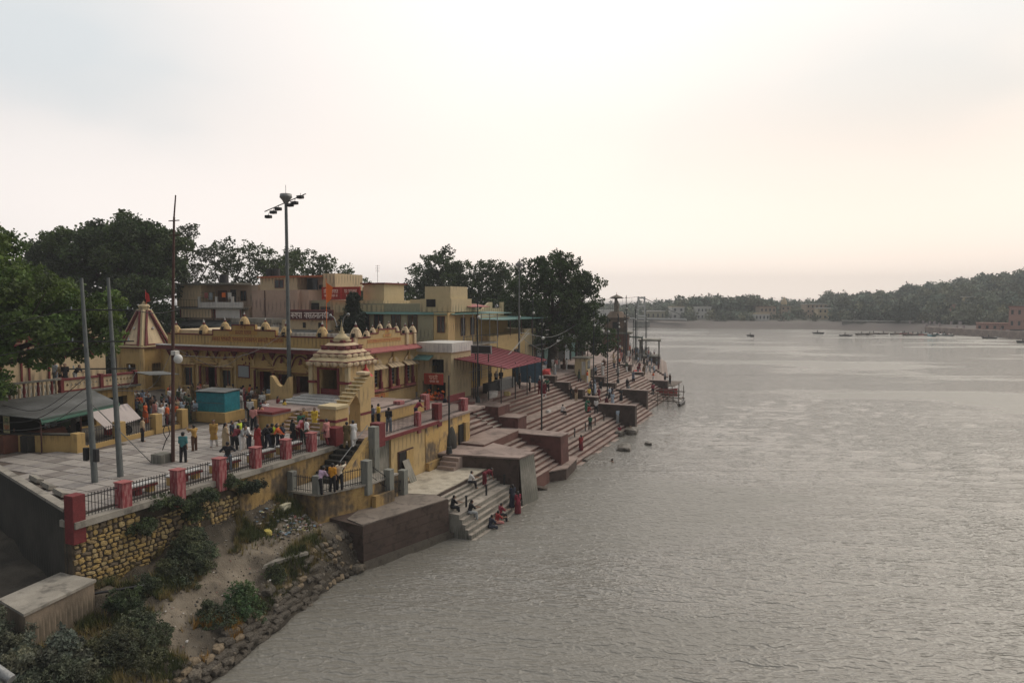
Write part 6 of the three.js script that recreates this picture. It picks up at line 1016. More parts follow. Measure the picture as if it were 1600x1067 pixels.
{
  const t = thing('red_boat', 'faded red wooden boat moored behind the scaffold pier', 'boat', [107, 0, 21.8], 1.5);
  const P = [], I = []; const n = 14; for (let i = 0; i <= n; i++) { const k = i / n * 2 - 1, w = 0.75 * Math.sqrt(Math.max(0.02, 1 - Math.pow(Math.abs(k), 2.6))), sh = 0.9 + 0.35 * k * k; for (let j = 0; j <= 8; j++) { const a = Math.PI * j / 8; P.push(k * 2.4, 0.35 + sh - Math.pow(Math.sin(a), 0.7) * sh, -Math.cos(a) * w); } }
  for (let i = 0; i < n; i++) for (let j = 0; j < 8; j++) { const a = i * 9 + j, b = a + 1, c = a + 9, d = c + 1; I.push(a, c, b, b, c, d); }
  const g = new THREE.BufferGeometry(); g.setAttribute('position', new THREE.Float32BufferAttribute(P, 3)); g.setIndex(I); g.computeVertexNormals(); const mm = M.boat.clone(); mm.side = THREE.DoubleSide; new G().raw(g).make('hull', mm, t);
  const rim = new G(); for (const s of [-1, 1]) { const q = []; for (let i = 0; i <= n; i++) { const k = i / n * 2 - 1; q.push([k * 2.42, 0.37 + 0.9 + 0.35 * k * k, s * 0.78 * Math.sqrt(Math.max(0.02, 1 - Math.pow(Math.abs(k), 2.6)))]); } rim.tube(q, 0.05, 24); } rim.make('gunwale', M.redpost2, t); for (const x of [-1.1, 0, 1.1]) new G().box(x - 0.12, x + 0.12, 1.0, 1.06, -0.68, 0.68).make('thwart', M.wood, t);
  for (let i = 0; i < 7; i++) new G().bar([-1.8 + i * 0.6, 1.2, -0.7], [-1.8 + i * 0.6, 2.1, -0.7], 0.04).make('stanchion', M.iron, t); new G().bar([-1.8, 2.1, -0.7], [1.8, 2.1, -0.7], 0.04).make('rail', M.iron, t);
}
{
  const t = thing('red_drum', 'big rounded red float lying on the ghat near the boat', 'float', [113.5, 2.4, 27.4]); new G(t).lathe(113.5, 2.2, 27.4, [[0, 0], [0.7, 0.1], [0.95, 0.5], [0.85, 1.0], [0.4, 1.35], [0, 1.4]], 14).make('float', M.red, t); new G(t).lathe(113.5, 3.6, 27.4, [[0.2, 0], [0.2, 0.14], [0, 0.16]], 8).make('cap', M.white, t);
}
{
  const t = thing('river_pavilion', 'far concrete open frame pavilion on a dark platform at the water', 'pavilion', [149, 0, 33.2], 0.2);
  t.base = [0, 0, 0]; new G().box(-3, 3, -1, 3.2, -2.2, 2.2).make('platform', M.ghatwall, t); new G().box(-3.1, 3.1, 3.204, 3.4, -2.3, 2.3).make('deck', M.concrete, t); new G().box(-3.2, 3.2, 6.6, 6.95, -2.4, 2.4).make('roof', M.concrete, t);
  for (const x of [-2.9, 0, 2.9]) for (const z of [-2, 2]) new G().box(x - 0.14, x + 0.14, 3.4, 6.6, z - 0.14, z + 0.14).make('column', M.concrete, t);
  for (const z of [-2.15, 2.15]) new G().box(-3, 3, 4.1, 4.18, z - 0.03, z + 0.03).make('rail', M.iron, t);
}
{
  const t = thing('stone_shrine_tower', 'far brown stone shrine tower carrying columns under a parasol', 'shrine', [137, 3.4, 37.5], 0.2); t.base = [0, 0, 0];
  new G().box(-2.6, 2.6, -1, 5.2, -2.6, 2.6).make('base', M.brownwood, t); new G().box(-3.3, 3.3, 5.2, 5.5, -3.3, 3.3).make('ledge', M.concrete, t); const st = mat('brown_stone', [0.24, 0.17, 0.12], { tex: 'concrete', size: 3 });
  new G().box(-2.2, 2.2, 5.5, 8.2, -2.2, 2.2).make('tower', st, t); new G().box(-2.6, 2.6, 8.2, 8.5, -2.6, 2.6).make('cornice', st, t); new G().add(new THREE.CylinderGeometry(1.6, 2.9, 1.2, 4).rotateY(Math.PI / 4), 0, 9.1, 0).make('stepped_roof', st, t);
  for (const [x, h] of [[-0.7, 2.2], [0.4, 3.0]]) new G().lathe(x, 9.7, x * 0.3, [[0.45, 0], [0.36, 0.4], [0.42, h * 0.5], [0.3, h * 0.75], [0.32, h * 0.85], [0.12, h], [0, h + 0.1]], 10).make('figure', M.rock, t); new G().lathe(0.2, 12.3, 0, [[0.06, 0], [1.5, 0.1], [1.1, 0.4], [0.3, 0.7], [0.05, 0.9], [0, 1.6]], 12).make('parasol', M.rock, t); new G().box(-2.25, -2.2, 6.3, 7.6, -0.6, 0.6).make('window', M.dark, t);
}
{
  const t = thing('far_teal_canopy', 'far teal sheet canopy on posts left of the river pavilion', 'canopy', [141, 3, 35.5], 0.2); t.base = [0, 0, 0]; new G().sheet([-3, 5.2, 3], [4, 4.6, 3], [4, 4.3, -2.5], [-3, 4.9, -2.5], 0.1).make('sheet', M.teal, t); for (const [x, z] of [[-2.8, -2.4], [3.8, -2.4], [-2.8, 2.4], [3.8, 2.4]]) new G().cyl(x, -1, 4.7, z, 0.08, 0.08, 6).make('post', M.iron, t);
}
const boats = [['far small dark boat alone in mid river', 105, 300], ['far small dark boat nearest the sandy bank', 146, 325], ['far small dark boat left of the moored cluster', 148, 302], ['far small dark boat right of the moored cluster', 197, 281], ['far dark boat cut by the right frame edge', 190, 253]];
function smallBoat(name, label, X, D, turn, m, group, L = 6) {
  const [u, v] = UV(X, D), t = thing(name, label, 'boat', [u, 0, v], turn, group); t.base = [0, 0, 0];
  new G().wallU([[-L / 2, 0.75], [-L * 0.36, -0.1], [L * 0.36, -0.1], [L / 2, 0.8], [L * 0.3, 0.55], [-L * 0.3, 0.55]], -0.8, 0.8).make('hull', m, t); new G().box(-L * 0.2, L * 0.2, 0.55, 0.72, -0.6, 0.6).make('deck', M.wood, t); new G().cyl(0.3, 0.6, 1.6, 0, 0.24, 0.14, 7).make('cargo', M.black, t);
}
boats.forEach(([l, X, D], i) => smallBoat('far_boat', l, X, D, 0.4 + i * 0.5, M.black));
{ const r = rng(8), bm = [M.boat, M.bluebox, M.white, M.wood, M.steel]; for (let i = 0; i < 15; i++) smallBoat('moored_boat', 'far small ' + ['red', 'turquoise', 'white', 'brown', 'grey'][i % 5] + ' boat moored in the cluster below the yellow house', 182 + r() * 22 - (i % 3) * 2, 297 + r() * 22 + (i % 4), r() * 6, bm[i % 5], 'boats moored below the far houses', 6.5); for (let i = 0; i < 5; i++) smallBoat('moored_boat', 'far flat boat drawn up along the sandy bank', 160 + i * 4, 309 + r() * 8, r() * 0.6 - 0.9, M.wood, 'boats along the far sandy bank', 6); }
{ const r = rng(18), g = [], cols = []; for (let i = 0; i < 150; i++) { const x = 205 + r() * 60, d = 290 + r() * 100; if (farD(x, d) < 3 || farD(x, d) > 16) continue; const b = new THREE.BoxGeometry(0.7, 1.6, 0.7); b.translate(x, farH(x, d) + 0.8, -d); boxUV(b.toNonIndexed()); g.push(b); } if (g.length) { const m = new THREE.Mesh(mergeGeometries(g), mat('mixed_clothes', [0.4, 0.33, 0.33])); m.name = 'far_crowd'; m.userData = { kind: 'stuff', label: 'specks of people along the far bank', category: 'crowd' }; scene.add(m); } }
// ---------- rocks, driftwood, bank plants, litter ----------
const ROCKS = [1, 2, 3, 4].map((s) => { const g = new THREE.IcosahedronGeometry(1, 2), p = g.attributes.position; for (let i = 0; i < p.count; i++) { const x = p.getX(i), y = p.getY(i), z = p.getZ(i), k = 0.62 + 0.7 * fbm(x * 1.6 + s * 7, y * 1.6 + z * 2.1, 0, s, 4), q = (a) => lerp(Math.sign(a) * Math.min(Math.abs(a), 0.62), a, 0.35); p.setXYZ(i, q(x) * k * 1.2, q(y) * k * 1.2, q(z) * k * 1.2); } g.computeVertexNormals(); boxUV(g); return g; });
function rock(label, u, y, v, sx, sy, sz, turn, m = M.wetrock, group, i = 0) { const t = new THREE.Mesh(ROCKS[i % 4], m); t.name = num('rock'); t.position.copy(LW(u, y, v)); t.rotation.y = TH + turn; t.scale.set(sx, sy, sz); t.castShadow = t.receiveShadow = true; scene.add(t); tag(t, label, 'rock', group); }
rock('flat brown rock in the river between the bathers and the lone swimmer', 68.0, 0.02, 17.7, 1.6, 0.4, 0.8, 0.2, M.wetrock, null, 0); rock('dark rounded rock in the river behind the bathing couple', 76.6, 0.05, 19.0, 1.5, 0.65, 0.8, 0.1, M.wetrock, null, 1); rock('small dark rock out in the river right of the flat brown rock', 71, 0.0, 15.9, 0.6, 0.3, 0.35, 0.4, M.wetrock, null, 2);
rock('pale boulder at the water edge right of the concrete buttress', 56.0, 0.1, 20.6, 0.8, 0.55, 0.6, 0.4, M.rock, null, 3); rock('thin dark rock in the shallows below the maroon wall', 62.0, 0.0, 19.6, 1.3, 0.22, 0.3, 0, M.wetrock, null, 0); rock('large wet rock against the foot of the stepped dividing wall', 74.5, 0.1, 20.4, 1.1, 0.5, 0.6, 1, M.wetrock, null, 2); rock('rough rock beside the end block of the dividing wall', 79.8, 0.2, 20.6, 1.3, 0.7, 0.8, 2, M.wetrock, null, 1);
{ const t = thing('driftwood_plank', 'long plank lying from the buttress into the water', 'plank', [49.4, 0.3, 20.6]); new G(t).bar([48.8, 0.8, 21.3], [50.4, 0.02, 19.4], 0.32, 4, 0.2).make('plank', M.wood, t); }
{ const r = rng(55); for (let i = 0; i < 18; i++) { const k = r(), u = 18 + k * 13.5, v = shore(u) - 0.1 + r() * 1.1, s = 0.12 + r() * r() * 0.3; rock('rough grey brown rock on the eroded bank edge', u, terr(u, v) - s * 0.2, v, s * 1.5, s * 0.7, s, r() * 6, r() < 0.6 ? M.wetrock : M.rock, 'rocks along the eroded bank', i); } }
{ // masonry nose of the bank, in front of the lower platform
  const t = thing('masonry_nose', 'broken rubble masonry bank beside the dark red platform wall', 'bank wall', [30, 1, 23.3]); const r = rng(60);
  for (let row = 0; row < 7; row++) for (let i = 0; i < 13; i++) { const u = 27.6 + i * 0.34 + (row % 2) * 0.17, y = 0.12 + row * 0.3, v = shore(u) + 0.12 + row * 0.13; if (r() < 0.12) continue; const m = new THREE.Mesh(ROCKS[(i + row) % 4], r() < 0.6 ? M.wetrock : STONES[4]); m.name = 'stone'; m.position.set(u - 30, y - 1, -(v - 23.3)); m.scale.set(0.2 + 0.08 * r(), 0.12 + 0.04 * r(), 0.16); m.rotation.set(r(), r() * 6, r() * 0.4); t.add(m); }
}
{ // the weathered stone edge of the bank down to the water
  const t = thing('stone_edge', 'weathered dark stone edge of the bank where it drops into the river', 'bank edge', [22, 0.5, 22.5]); const r = rng(62);
  for (let row = 0; row < 4; row++) for (let i = 0; i < 34; i++) { const u = 17.6 + i * 0.3 + (row % 2) * 0.15, v = shore(u) + 0.02 + row * 0.2 + 0.1 * r(); if (r() < 0.1 + row * 0.09) continue; const m = new THREE.Mesh(ROCKS[(i * 3 + row) % 4], row < 2 ? M.wetrock : r() < 0.35 ? STONES[4] : M.wetrock); m.name = 'stone'; m.position.set(u - 22, terr(u, v) - 0.05 - 0.5, -(v - 22.5)); m.scale.set(0.24 + 0.1 * r(), 0.12 + 0.05 * r(), 0.2 + 0.06 * r()); m.rotation.set(0.2 * r(), (r() - 0.5) * 0.5, 0.2 * (r() - 0.5)); m.castShadow = m.receiveShadow = true; t.add(m); }
}
{ // the concrete block at the foot of the wall, the broken slab, the pipe
  const t = thing('concrete_block', 'tilted grey concrete block at the foot of the dark end wall', 'block', [16.8, 2.6, 27.4]);
  new G(t).slab([[18.0, 26.75], [17.9, 28.7], [15.4, 28.3], [15.0, 26.2]].reverse(), 1.2, 3.55).make('block', mat('rusty_concrete', [0.30, 0.235, 0.17], { tex: 'concrete', size: 2.4, bump: 0.02 }), t); new G(t).slab([[18.06, 26.7], [17.95, 28.8], [15.3, 28.36], [14.9, 26.1]].reverse(), 3.554, 3.66).make('slab', M.conctop, t);
  const s = thing('broken_slab', 'curved broken concrete slab sticking out of the bank above the eroded edge', 'slab', [25.5, 2.3, 24.3]); const q = []; for (let i = 0; i <= 8; i++) { const a = i / 8 * 2.3 - 0.2; q.push([25.6 + Math.cos(a) * 1.6, 23.7 + Math.sin(a) * 0.7]); } new G(s).slab(q, 2.05, 2.2).make('slab', M.conctop, s);
  const p = thing('black_pipe', 'short black pipe poking out beside the concrete block', 'pipe', [18.5, 3, 26.4]); new G(p).bar([18.0, 3.05, 26.9], [19.6, 2.95, 25.9], 0.11, 8).make('pipe', M.black, p);
}
function bush(label, u, v, R, h, n, col, size, seed, y) {
  const Y = y ?? terr(u, v), t = thing('bush', label, 'bush', [u, Y, v]), r = rng(seed); t.base = [0, 0, 0]; const b = []; for (let i = 0; i < n; i++) { const a = r() * 6.28, d = R * Math.sqrt(r()); const yy = y == null ? terr(u + Math.cos(a) * d, v - Math.sin(a) * d) - Y : 0; b.push([Math.cos(a) * d, yy + h * (0.15 + 0.8 * r()) * (1 - 0.5 * d / R), Math.sin(a) * d, 0.2 + 0.26 * r() * Math.min(1, R)]); }
  for (let i = 0; i < n * 0.8; i++) { const a = r() * 6.28, d = R * (0.5 + 0.75 * r()); const yy = y == null ? terr(u + Math.cos(a) * d, v - Math.sin(a) * d) - Y : -0.1 * r(); b.push([Math.cos(a) * d, yy + h * r() * (d > R ? 0.3 : 0.9), Math.sin(a) * d, 0.1 + 0.13 * r()]); }
  const st = new G(); for (let i = 0; i < 9; i++) { const a = r() * 6.28, d = R * 0.6 * r(); st.bar([0, -0.3, 0], [Math.cos(a) * d, h * (0.4 + 0.5 * r()), Math.sin(a) * d], 0.04, 5, 0.015); } st.make('stems', M.bark, t); foliage('foliage', t, b, 380, size, col, seed + 1, LM.leaf, LEAF[2]);
}
bush('big grey green bush filling the bottom left corner', 14.6, 24.6, 1.5, 1.5, 40, [0.12, 0.135, 0.095], 0.15, 301); bush('second big bush hiding the lower left frame edge', 13.4, 26.2, 1.6, 1.4, 40, [0.10, 0.115, 0.075], 0.15, 303); bush('dark bush at the very bottom left of the bank', 13.8, 22.9, 1.2, 1.1, 30, [0.075, 0.09, 0.05], 0.12, 305);
bush('dark green bush beside the concrete block', 18.7, 25.9, 0.55, 0.95, 16, [0.06, 0.095, 0.035], 0.1, 311); bush('small green bush right of the black pipe', 19.9, 26.2, 0.4, 0.7, 10, [0.05, 0.07, 0.03], 0.1, 313); bush('low bush on the near bank below the sandy path', 17.9, 23.9, 0.9, 0.8, 22, [0.08, 0.095, 0.045], 0.1, 315); bush('rounded bush at the bottom edge near the water', 16.8, 23.3, 1.0, 1.0, 26, [0.085, 0.095, 0.045], 0.1, 317);
bush('bright green bush on the rim above the eroded bank', 22.4, 23.1, 0.6, 1.0, 18, [0.075, 0.13, 0.045], 0.1, 319); bush('dark low bush left of the bright green rim bush', 20.9, 23.2, 0.6, 0.7, 14, [0.065, 0.09, 0.04], 0.1, 321); bush('flowering bush with pale leaf tips below the rubble wall', 23.0, 26.7, 0.75, 1.3, 22, [0.11, 0.14, 0.075], 0.1, 323); bush('dark weedy bush at the middle of the rubble wall foot', 21.9, 26.3, 0.9, 0.55, 16, [0.06, 0.075, 0.035], 0.1, 325); bush('small bush by the broken slab', 25.0, 23.8, 0.35, 0.5, 9, [0.06, 0.08, 0.03], 0.09, 327);
bush('creeper hanging over the ledge beside the second red post', 22.2, 27.75, 0.55, 0.3, 8, [0.062, 0.088, 0.034], 0.1, 331, 5.6); bush('creeper spilling over the ledge below the third red post', 24.3, 27.7, 0.6, 0.4, 10, [0.062, 0.088, 0.034], 0.1, 333, 5.35); bush('creeper clump growing from the middle of the rubble wall', 20.9, 27.75, 0.55, 0.5, 9, [0.062, 0.088, 0.034], 0.1, 335, 4.7); bush('trailing weeds over the ledge between the second and third red posts', 23.2, 27.72, 0.5, 0.4, 7, [0.062, 0.088, 0.034], 0.09, 341, 5.2); bush('weeds growing out of the rubble wall below the third red post', 23.9, 27.7, 0.5, 0.5, 8, [0.062, 0.088, 0.034], 0.09, 343, 4.5); bush('green weeds on the ledge beside the fourth red post', 26.0, 27.72, 0.6, 0.35, 12, [0.062, 0.088, 0.034], 0.09, 345, 5.55); bush('dark creeper low on the stained wall near the landing', 27.4, 27.6, 0.6, 0.5, 12, [0.03, 0.045, 0.02], 0.1, 337, 4.9);
{ // weeds and dry grass
  const r = rng(77), blade = new THREE.BufferGeometry(), P = []; for (let i = 0; i < 9; i++) { const a = r() * 6.28, h = 0.6 + 0.6 * r(), l = 0.25 + 0.4 * r(), c = Math.cos(a), s = Math.sin(a), w = 0.035; P.push(-s * w, 0, c * w, s * w, 0, -c * w, c * l, h, s * l); } blade.setAttribute('position', new THREE.Float32BufferAttribute(P, 3)); blade.computeVertexNormals();
  const N = 7000, im = new THREE.InstancedMesh(blade, mat('dry_grass', [1, 1, 1], { side: THREE.DoubleSide, rough: 0.95 }), N), m4 = new THREE.Matrix4(), q = new THREE.Quaternion(), e = new THREE.Euler(), c = new THREE.Color(); let k = 0;
  while (k < N) { const u = 12 + r() * 19, v = shore(u) + 0.4 + r() * (27.9 - shore(u)), n = fbm(u * 0.8, v * 0.8, 0, 15, 3), edge = v - shore(u) < 2.0 && u < 23; const pth = Math.abs(v - (shore(u) + 2.6)) < 0.8; if (n < (edge ? 0.4 : 0.5) || (pth && r() < 0.9)) continue; const s = 0.16 + 0.28 * r(), gold = edge && u > 18.5 && u < 22; e.set((r() - 0.5) * 0.5, r() * 6.28, (r() - 0.5) * 0.5); q.setFromEuler(e); const p = LW(u, terr(u, v) - 0.02, v); m4.compose(p, q, new THREE.Vector3(s, s * (0.7 + 0.7 * r()), s)); im.setMatrixAt(k, m4); const g = r(); if (gold) c.setRGB(0.30 + 0.1 * g, 0.18 + 0.05 * g, 0.05); else if (n > 0.56) c.setRGB(0.055 + 0.05 * g, 0.075 + 0.04 * g, 0.03); else c.setRGB(0.17 + 0.12 * g, 0.14 + 0.09 * g, 0.075); im.setColorAt(k++, c); }
  im.name = 'dry_grass'; im.userData = { kind: 'stuff', label: 'dry grass and weeds on the bank', category: 'grass' }; im.castShadow = im.receiveShadow = true; scene.add(im);
}
{ // small stones strewn over the bank
  const r = rng(79), N = 1700, im = new THREE.InstancedMesh(new THREE.IcosahedronGeometry(1, 1), mat('bank_pebble', [1, 1, 1], { rough: 0.95 }), N), m4 = new THREE.Matrix4(), q = new THREE.Quaternion(), e = new THREE.Euler(), c = new THREE.Color();
  for (let k = 0; k < N; k++) { const u = 12 + r() * 19, d = Math.pow(r(), 1.4) * 6, v = Math.min(27.9, shore(u) + 0.1 + d), s = 0.02 + 0.07 * r() * r() * r() * (d < 1.4 ? 1.9 : 1); e.set(r() * 6, r() * 6, r() * 6); q.setFromEuler(e); m4.compose(LW(u, terr(u, v) + s * 0.15, v), q, new THREE.Vector3(s * 1.3, s * 0.7, s)); im.setMatrixAt(k, m4); const g = 0.06 + 0.16 * r(); im.setColorAt(k, c.setRGB(g, g * 0.88, g * 0.72)); }
  im.name = 'pebbles'; im.userData = { kind: 'stuff', label: 'loose stones and clods on the bank', category: 'stones' }; im.castShadow = im.receiveShadow = true; scene.add(im);
}
{ // litter: crumpled bags, paper and cloth below the landing and along the path
  const r = rng(81), P = [], C = [], cols = [[0.55, 0.53, 0.5], [0.42, 0.4, 0.38], [0.3, 0.12, 0.1], [0.16, 0.24, 0.3], [0.4, 0.36, 0.16], [0.05, 0.05, 0.05], [0.34, 0.26, 0.26], [0.24, 0.21, 0.17], [0.14, 0.12, 0.09]];
  const put = (u, v, s, col) => { const y = terr(u, v) + s * 0.25; const p = []; for (let i = 0; i < 5; i++) { const a = i * 1.257 + r() * 0.7; p.push([u + Math.cos(a) * s * (0.5 + r() * 0.6), y + (r() - 0.4) * s * 0.7, v + Math.sin(a) * s * (0.5 + r() * 0.6)]); } const t = [u, y + s * 0.35 * r(), v]; for (let i = 0; i < 5; i++) for (const w of [t, p[i], p[(i + 1) % 5]]) { const q = LW(w[0], w[1], w[2]); P.push(q.x, q.y, q.z); C.push(...col); } };
  for (let i = 0; i < 330; i++) { const u = 27.2 + 3.0 * Math.pow(r(), 0.8), v = 25.3 + r() * 2.3; put(u, v, 0.05 + 0.11 * r(), cols[Math.floor(r() * 9)]); }
  for (let i = 0; i < 190; i++) { const u = 16 + r() * 12, v = shore(u) + 1 + r() * 4; put(u, v, 0.035 + 0.07 * r() * r(), cols[Math.floor(r() * 9 * (r() < 0.5 ? 0.25 : 1))]); }
  const g = new THREE.BufferGeometry(); g.setAttribute('position', new THREE.Float32BufferAttribute(P, 3)); g.setAttribute('color', new THREE.Float32BufferAttribute(C, 3)); g.computeVertexNormals(); const m = new THREE.Mesh(g, mat('litter', [1, 1, 1], { vc: true, side: THREE.DoubleSide, rough: 0.6 })); m.name = 'litter'; m.userData = { kind: 'stuff', label: 'plastic bags, paper and rags strewn on the bank', category: 'litter' }; scene.add(m);
}
{ const sackGeo = ROCKS[1]; const put = (label, m, u, v, y, s) => { const t = new THREE.Mesh(sackGeo, m); t.name = num('sack'); t.position.copy(LW(u, y, v)); t.scale.set(s * 1.2, s * 0.8, s * 0.8); t.rotation.y = u; t.castShadow = true; scene.add(t); tag(t, label, 'sack'); };
  put('yellow plastic sack lying on the bank below the landing', mat('yellow_plastic', [0.6, 0.5, 0.13], { rough: 0.5 }), 27.3, 26.4, terr(27.3, 26.4) + 0.1, 0.28); put('white and yellow sack standing in the garbage heap', mat('pale_sack', [0.62, 0.58, 0.42], { rough: 0.6 }), 29.4, 27.1, terr(29.4, 27.1) + 0.25, 0.32); put('white covered heap on the promenade under the canopy', M.white, 60.2, 28.9, 5.95, 0.5); put('yellow bundle beside a red post under the canopy', mat('yellow_cloth', [0.5, 0.42, 0.18]), 62.6, 28.4, 5.75, 0.3); put('red and white vendor heap at the end of the promenade', M.red, 80, 30.9, 6.0, 0.8); put('white bundle on the main ghat landing', M.white, 67.0, 25.6, 3.45, 0.32); }
{ const t = thing('bridge_rail', 'out of focus grey steel bar of the bridge in the bottom left corner', 'bar', [2, 12.6, 3]); t.base = [0, 0, 0]; t.position.set(-2.42, 13.34, -3.0); t.rotation.y = 0; for (const k of [0, 0.055, 0.11]) new G().bar([-0.4, 0.19 + k * 0.4, k], [0.14, -0.1 + k * 0.4, k - 0.1], 0.05, 8).make('rail_tube', M.steel, t); }
// ---------- motorbikes in the street ----------
{
  const t = thing('motorbike', 'black motorbike parked behind the fence beside the turquoise kiosk', 'motorbike', [36.6, 5.95, 42.9], 0.5); t.base = [0, 0, 0];
  for (const x of [-0.62, 0.62]) { const w = new THREE.Group(); w.name = 'wheel'; w.position.set(x, 0.3, 0); t.add(w); const ty = new THREE.Mesh(new THREE.TorusGeometry(0.26, 0.05, 8, 20), M.black); ty.name = 'tyre'; w.add(ty); const rm = new THREE.Mesh(new THREE.CylinderGeometry(0.2, 0.2, 0.03, 14).rotateX(Math.PI / 2), M.steel); rm.name = 'rim'; w.add(rm); }
  const e = new THREE.SphereGeometry(0.2, 10, 8); e.scale(1.5, 0.7, 0.7); new G().add(e, 0.12, 0.82, 0).make('fuel_tank', M.redpost2, t); new G().rbox(-0.62, -0.05, 0.74, 0.86, -0.13, 0.13, 0.05).make('seat', M.black, t); new G().rbox(-0.2, 0.25, 0.3, 0.62, -0.13, 0.13, 0.05).make('engine', M.steel, t); new G().bar([0.62, 0.3, 0], [0.36, 1.0, 0], 0.07).bar([0.36, 1.0, -0.33], [0.36, 1.04, 0.33], 0.04).bar([-0.62, 0.3, 0.1], [0, 0.35, 0.1], 0.06).make('frame', M.iron, t); new G().sph(0.5, 0.92, 0, 0.1).make('headlight', M.bulb, t);
  copy(t, 'dark red motorbike parked behind the fence left of the leaning man', [31.6, 5.95, 43.6], 2.2); copy(t, 'motorbike parked in the street before the temple window', [39.5, 5.95, 46.5], 1.2); copy(t, 'motorbike with chrome parts between the rusty pole and the kiosk', [35.2, 5.95, 44.0], -0.6);
}

// ---------- people ----------
function nets(f, lo, hi, h) {                                   // surface nets: the zero surface of a field on a grid with cells of h
  const n = [0, 1, 2].map((i) => Math.ceil((hi[i] - lo[i]) / h) + 1), [nx, ny, nz] = n, V = new Float32Array(nx * ny * nz), id = (i, j, k) => (k * ny + j) * nx + i;
  for (let k = 0; k < nz; k++) for (let j = 0; j < ny; j++) for (let i = 0; i < nx; i++) V[id(i, j, k)] = f(lo[0] + i * h, lo[1] + j * h, lo[2] + k * h);
  const idx = new Int32Array(nx * ny * nz).fill(-1), P = [], I = [];
  for (let k = 0; k < nz - 1; k++) for (let j = 0; j < ny - 1; j++) for (let i = 0; i < nx - 1; i++) {
    let c = 0, x = 0, y = 0, z = 0;
    for (const [a, b, d] of NE) { const p = V[id(i + a[0], j + a[1], k + a[2])], q = V[id(i + b[0], j + b[1], k + b[2])]; if ((p < 0) !== (q < 0)) { const t = p / (p - q); x += a[0] + (b[0] - a[0]) * t; y += a[1] + (b[1] - a[1]) * t; z += a[2] + (b[2] - a[2]) * t; c++; } }
    if (c) { idx[id(i, j, k)] = P.length / 3; P.push(lo[0] + (i + x / c) * h, lo[1] + (j + y / c) * h, lo[2] + (k + z / c) * h); }
  }
  const quad = (a, b, c, d, flip) => { if (a < 0 || b < 0 || c < 0 || d < 0) return; if (flip) I.push(a, c, b, a, d, c); else I.push(a, b, c, a, c, d); };
  for (let k = 1; k < nz - 1; k++) for (let j = 1; j < ny - 1; j++) for (let i = 1; i < nx - 1; i++) {
    const s = V[id(i, j, k)] < 0;
    if (s !== (V[id(i + 1, j, k)] < 0)) quad(idx[id(i, j - 1, k - 1)], idx[id(i, j, k - 1)], idx[id(i, j, k)], idx[id(i, j - 1, k)], !s);
    if (s !== (V[id(i, j + 1, k)] < 0)) quad(idx[id(i - 1, j, k - 1)], idx[id(i - 1, j, k)], idx[id(i, j, k)], idx[id(i, j, k - 1)], !s);
    if (s !== (V[id(i, j, k + 1)] < 0)) quad(idx[id(i - 1, j - 1, k)], idx[id(i, j - 1, k)], idx[id(i, j, k)], idx[id(i - 1, j, k)], !s);
  }
  const g = new THREE.BufferGeometry(); g.setAttribute('position', new THREE.Float32BufferAttribute(P, 3)); g.setIndex(I); g.computeVertexNormals(); return g;
}
const NE = []; for (let a = 0; a < 8; a++) for (let b = 0; b < 3; b++) if (!(a & (1 << b))) { const c = a | (1 << b); NE.push([[a & 1, (a >> 1) & 1, a >> 2], [c & 1, (c >> 1) & 1, c >> 2]]); }
const capD = (x, y, z, B) => { const [a, b, ra, rb] = B, ex = b[0] - a[0], ey = b[1] - a[1], ez = b[2] - a[2], px = x - a[0], py = y - a[1], pz = z - a[2], t = clamp((px * ex + py * ey + pz * ez) / (ex * ex + ey * ey + ez * ez + 1e-9)); return Math.hypot(px - ex * t, py - ey * t, pz - ez * t) - (ra + (rb - ra) * t); };
const smin = (a, b, k) => { const h = Math.max(k - Math.abs(a - b), 0) / k; return Math.min(a, b) - h * h * k * 0.25; };
const blend = (bones, k, grow = 0) => (x, y, z) => { let d = 9; for (const b of bones) d = smin(d, capD(x, y, z, b), k); return d - grow; };
function bounds(bones, m) { const lo = [9, 9, 9], hi = [-9, -9, -9]; for (const b of bones) for (const e of [0, 1]) for (let i = 0; i < 3; i++) { const r = b[2 + e] + m; lo[i] = Math.min(lo[i], b[e][i] - r); hi[i] = Math.max(hi[i], b[e][i] + r); } return [lo, hi]; }
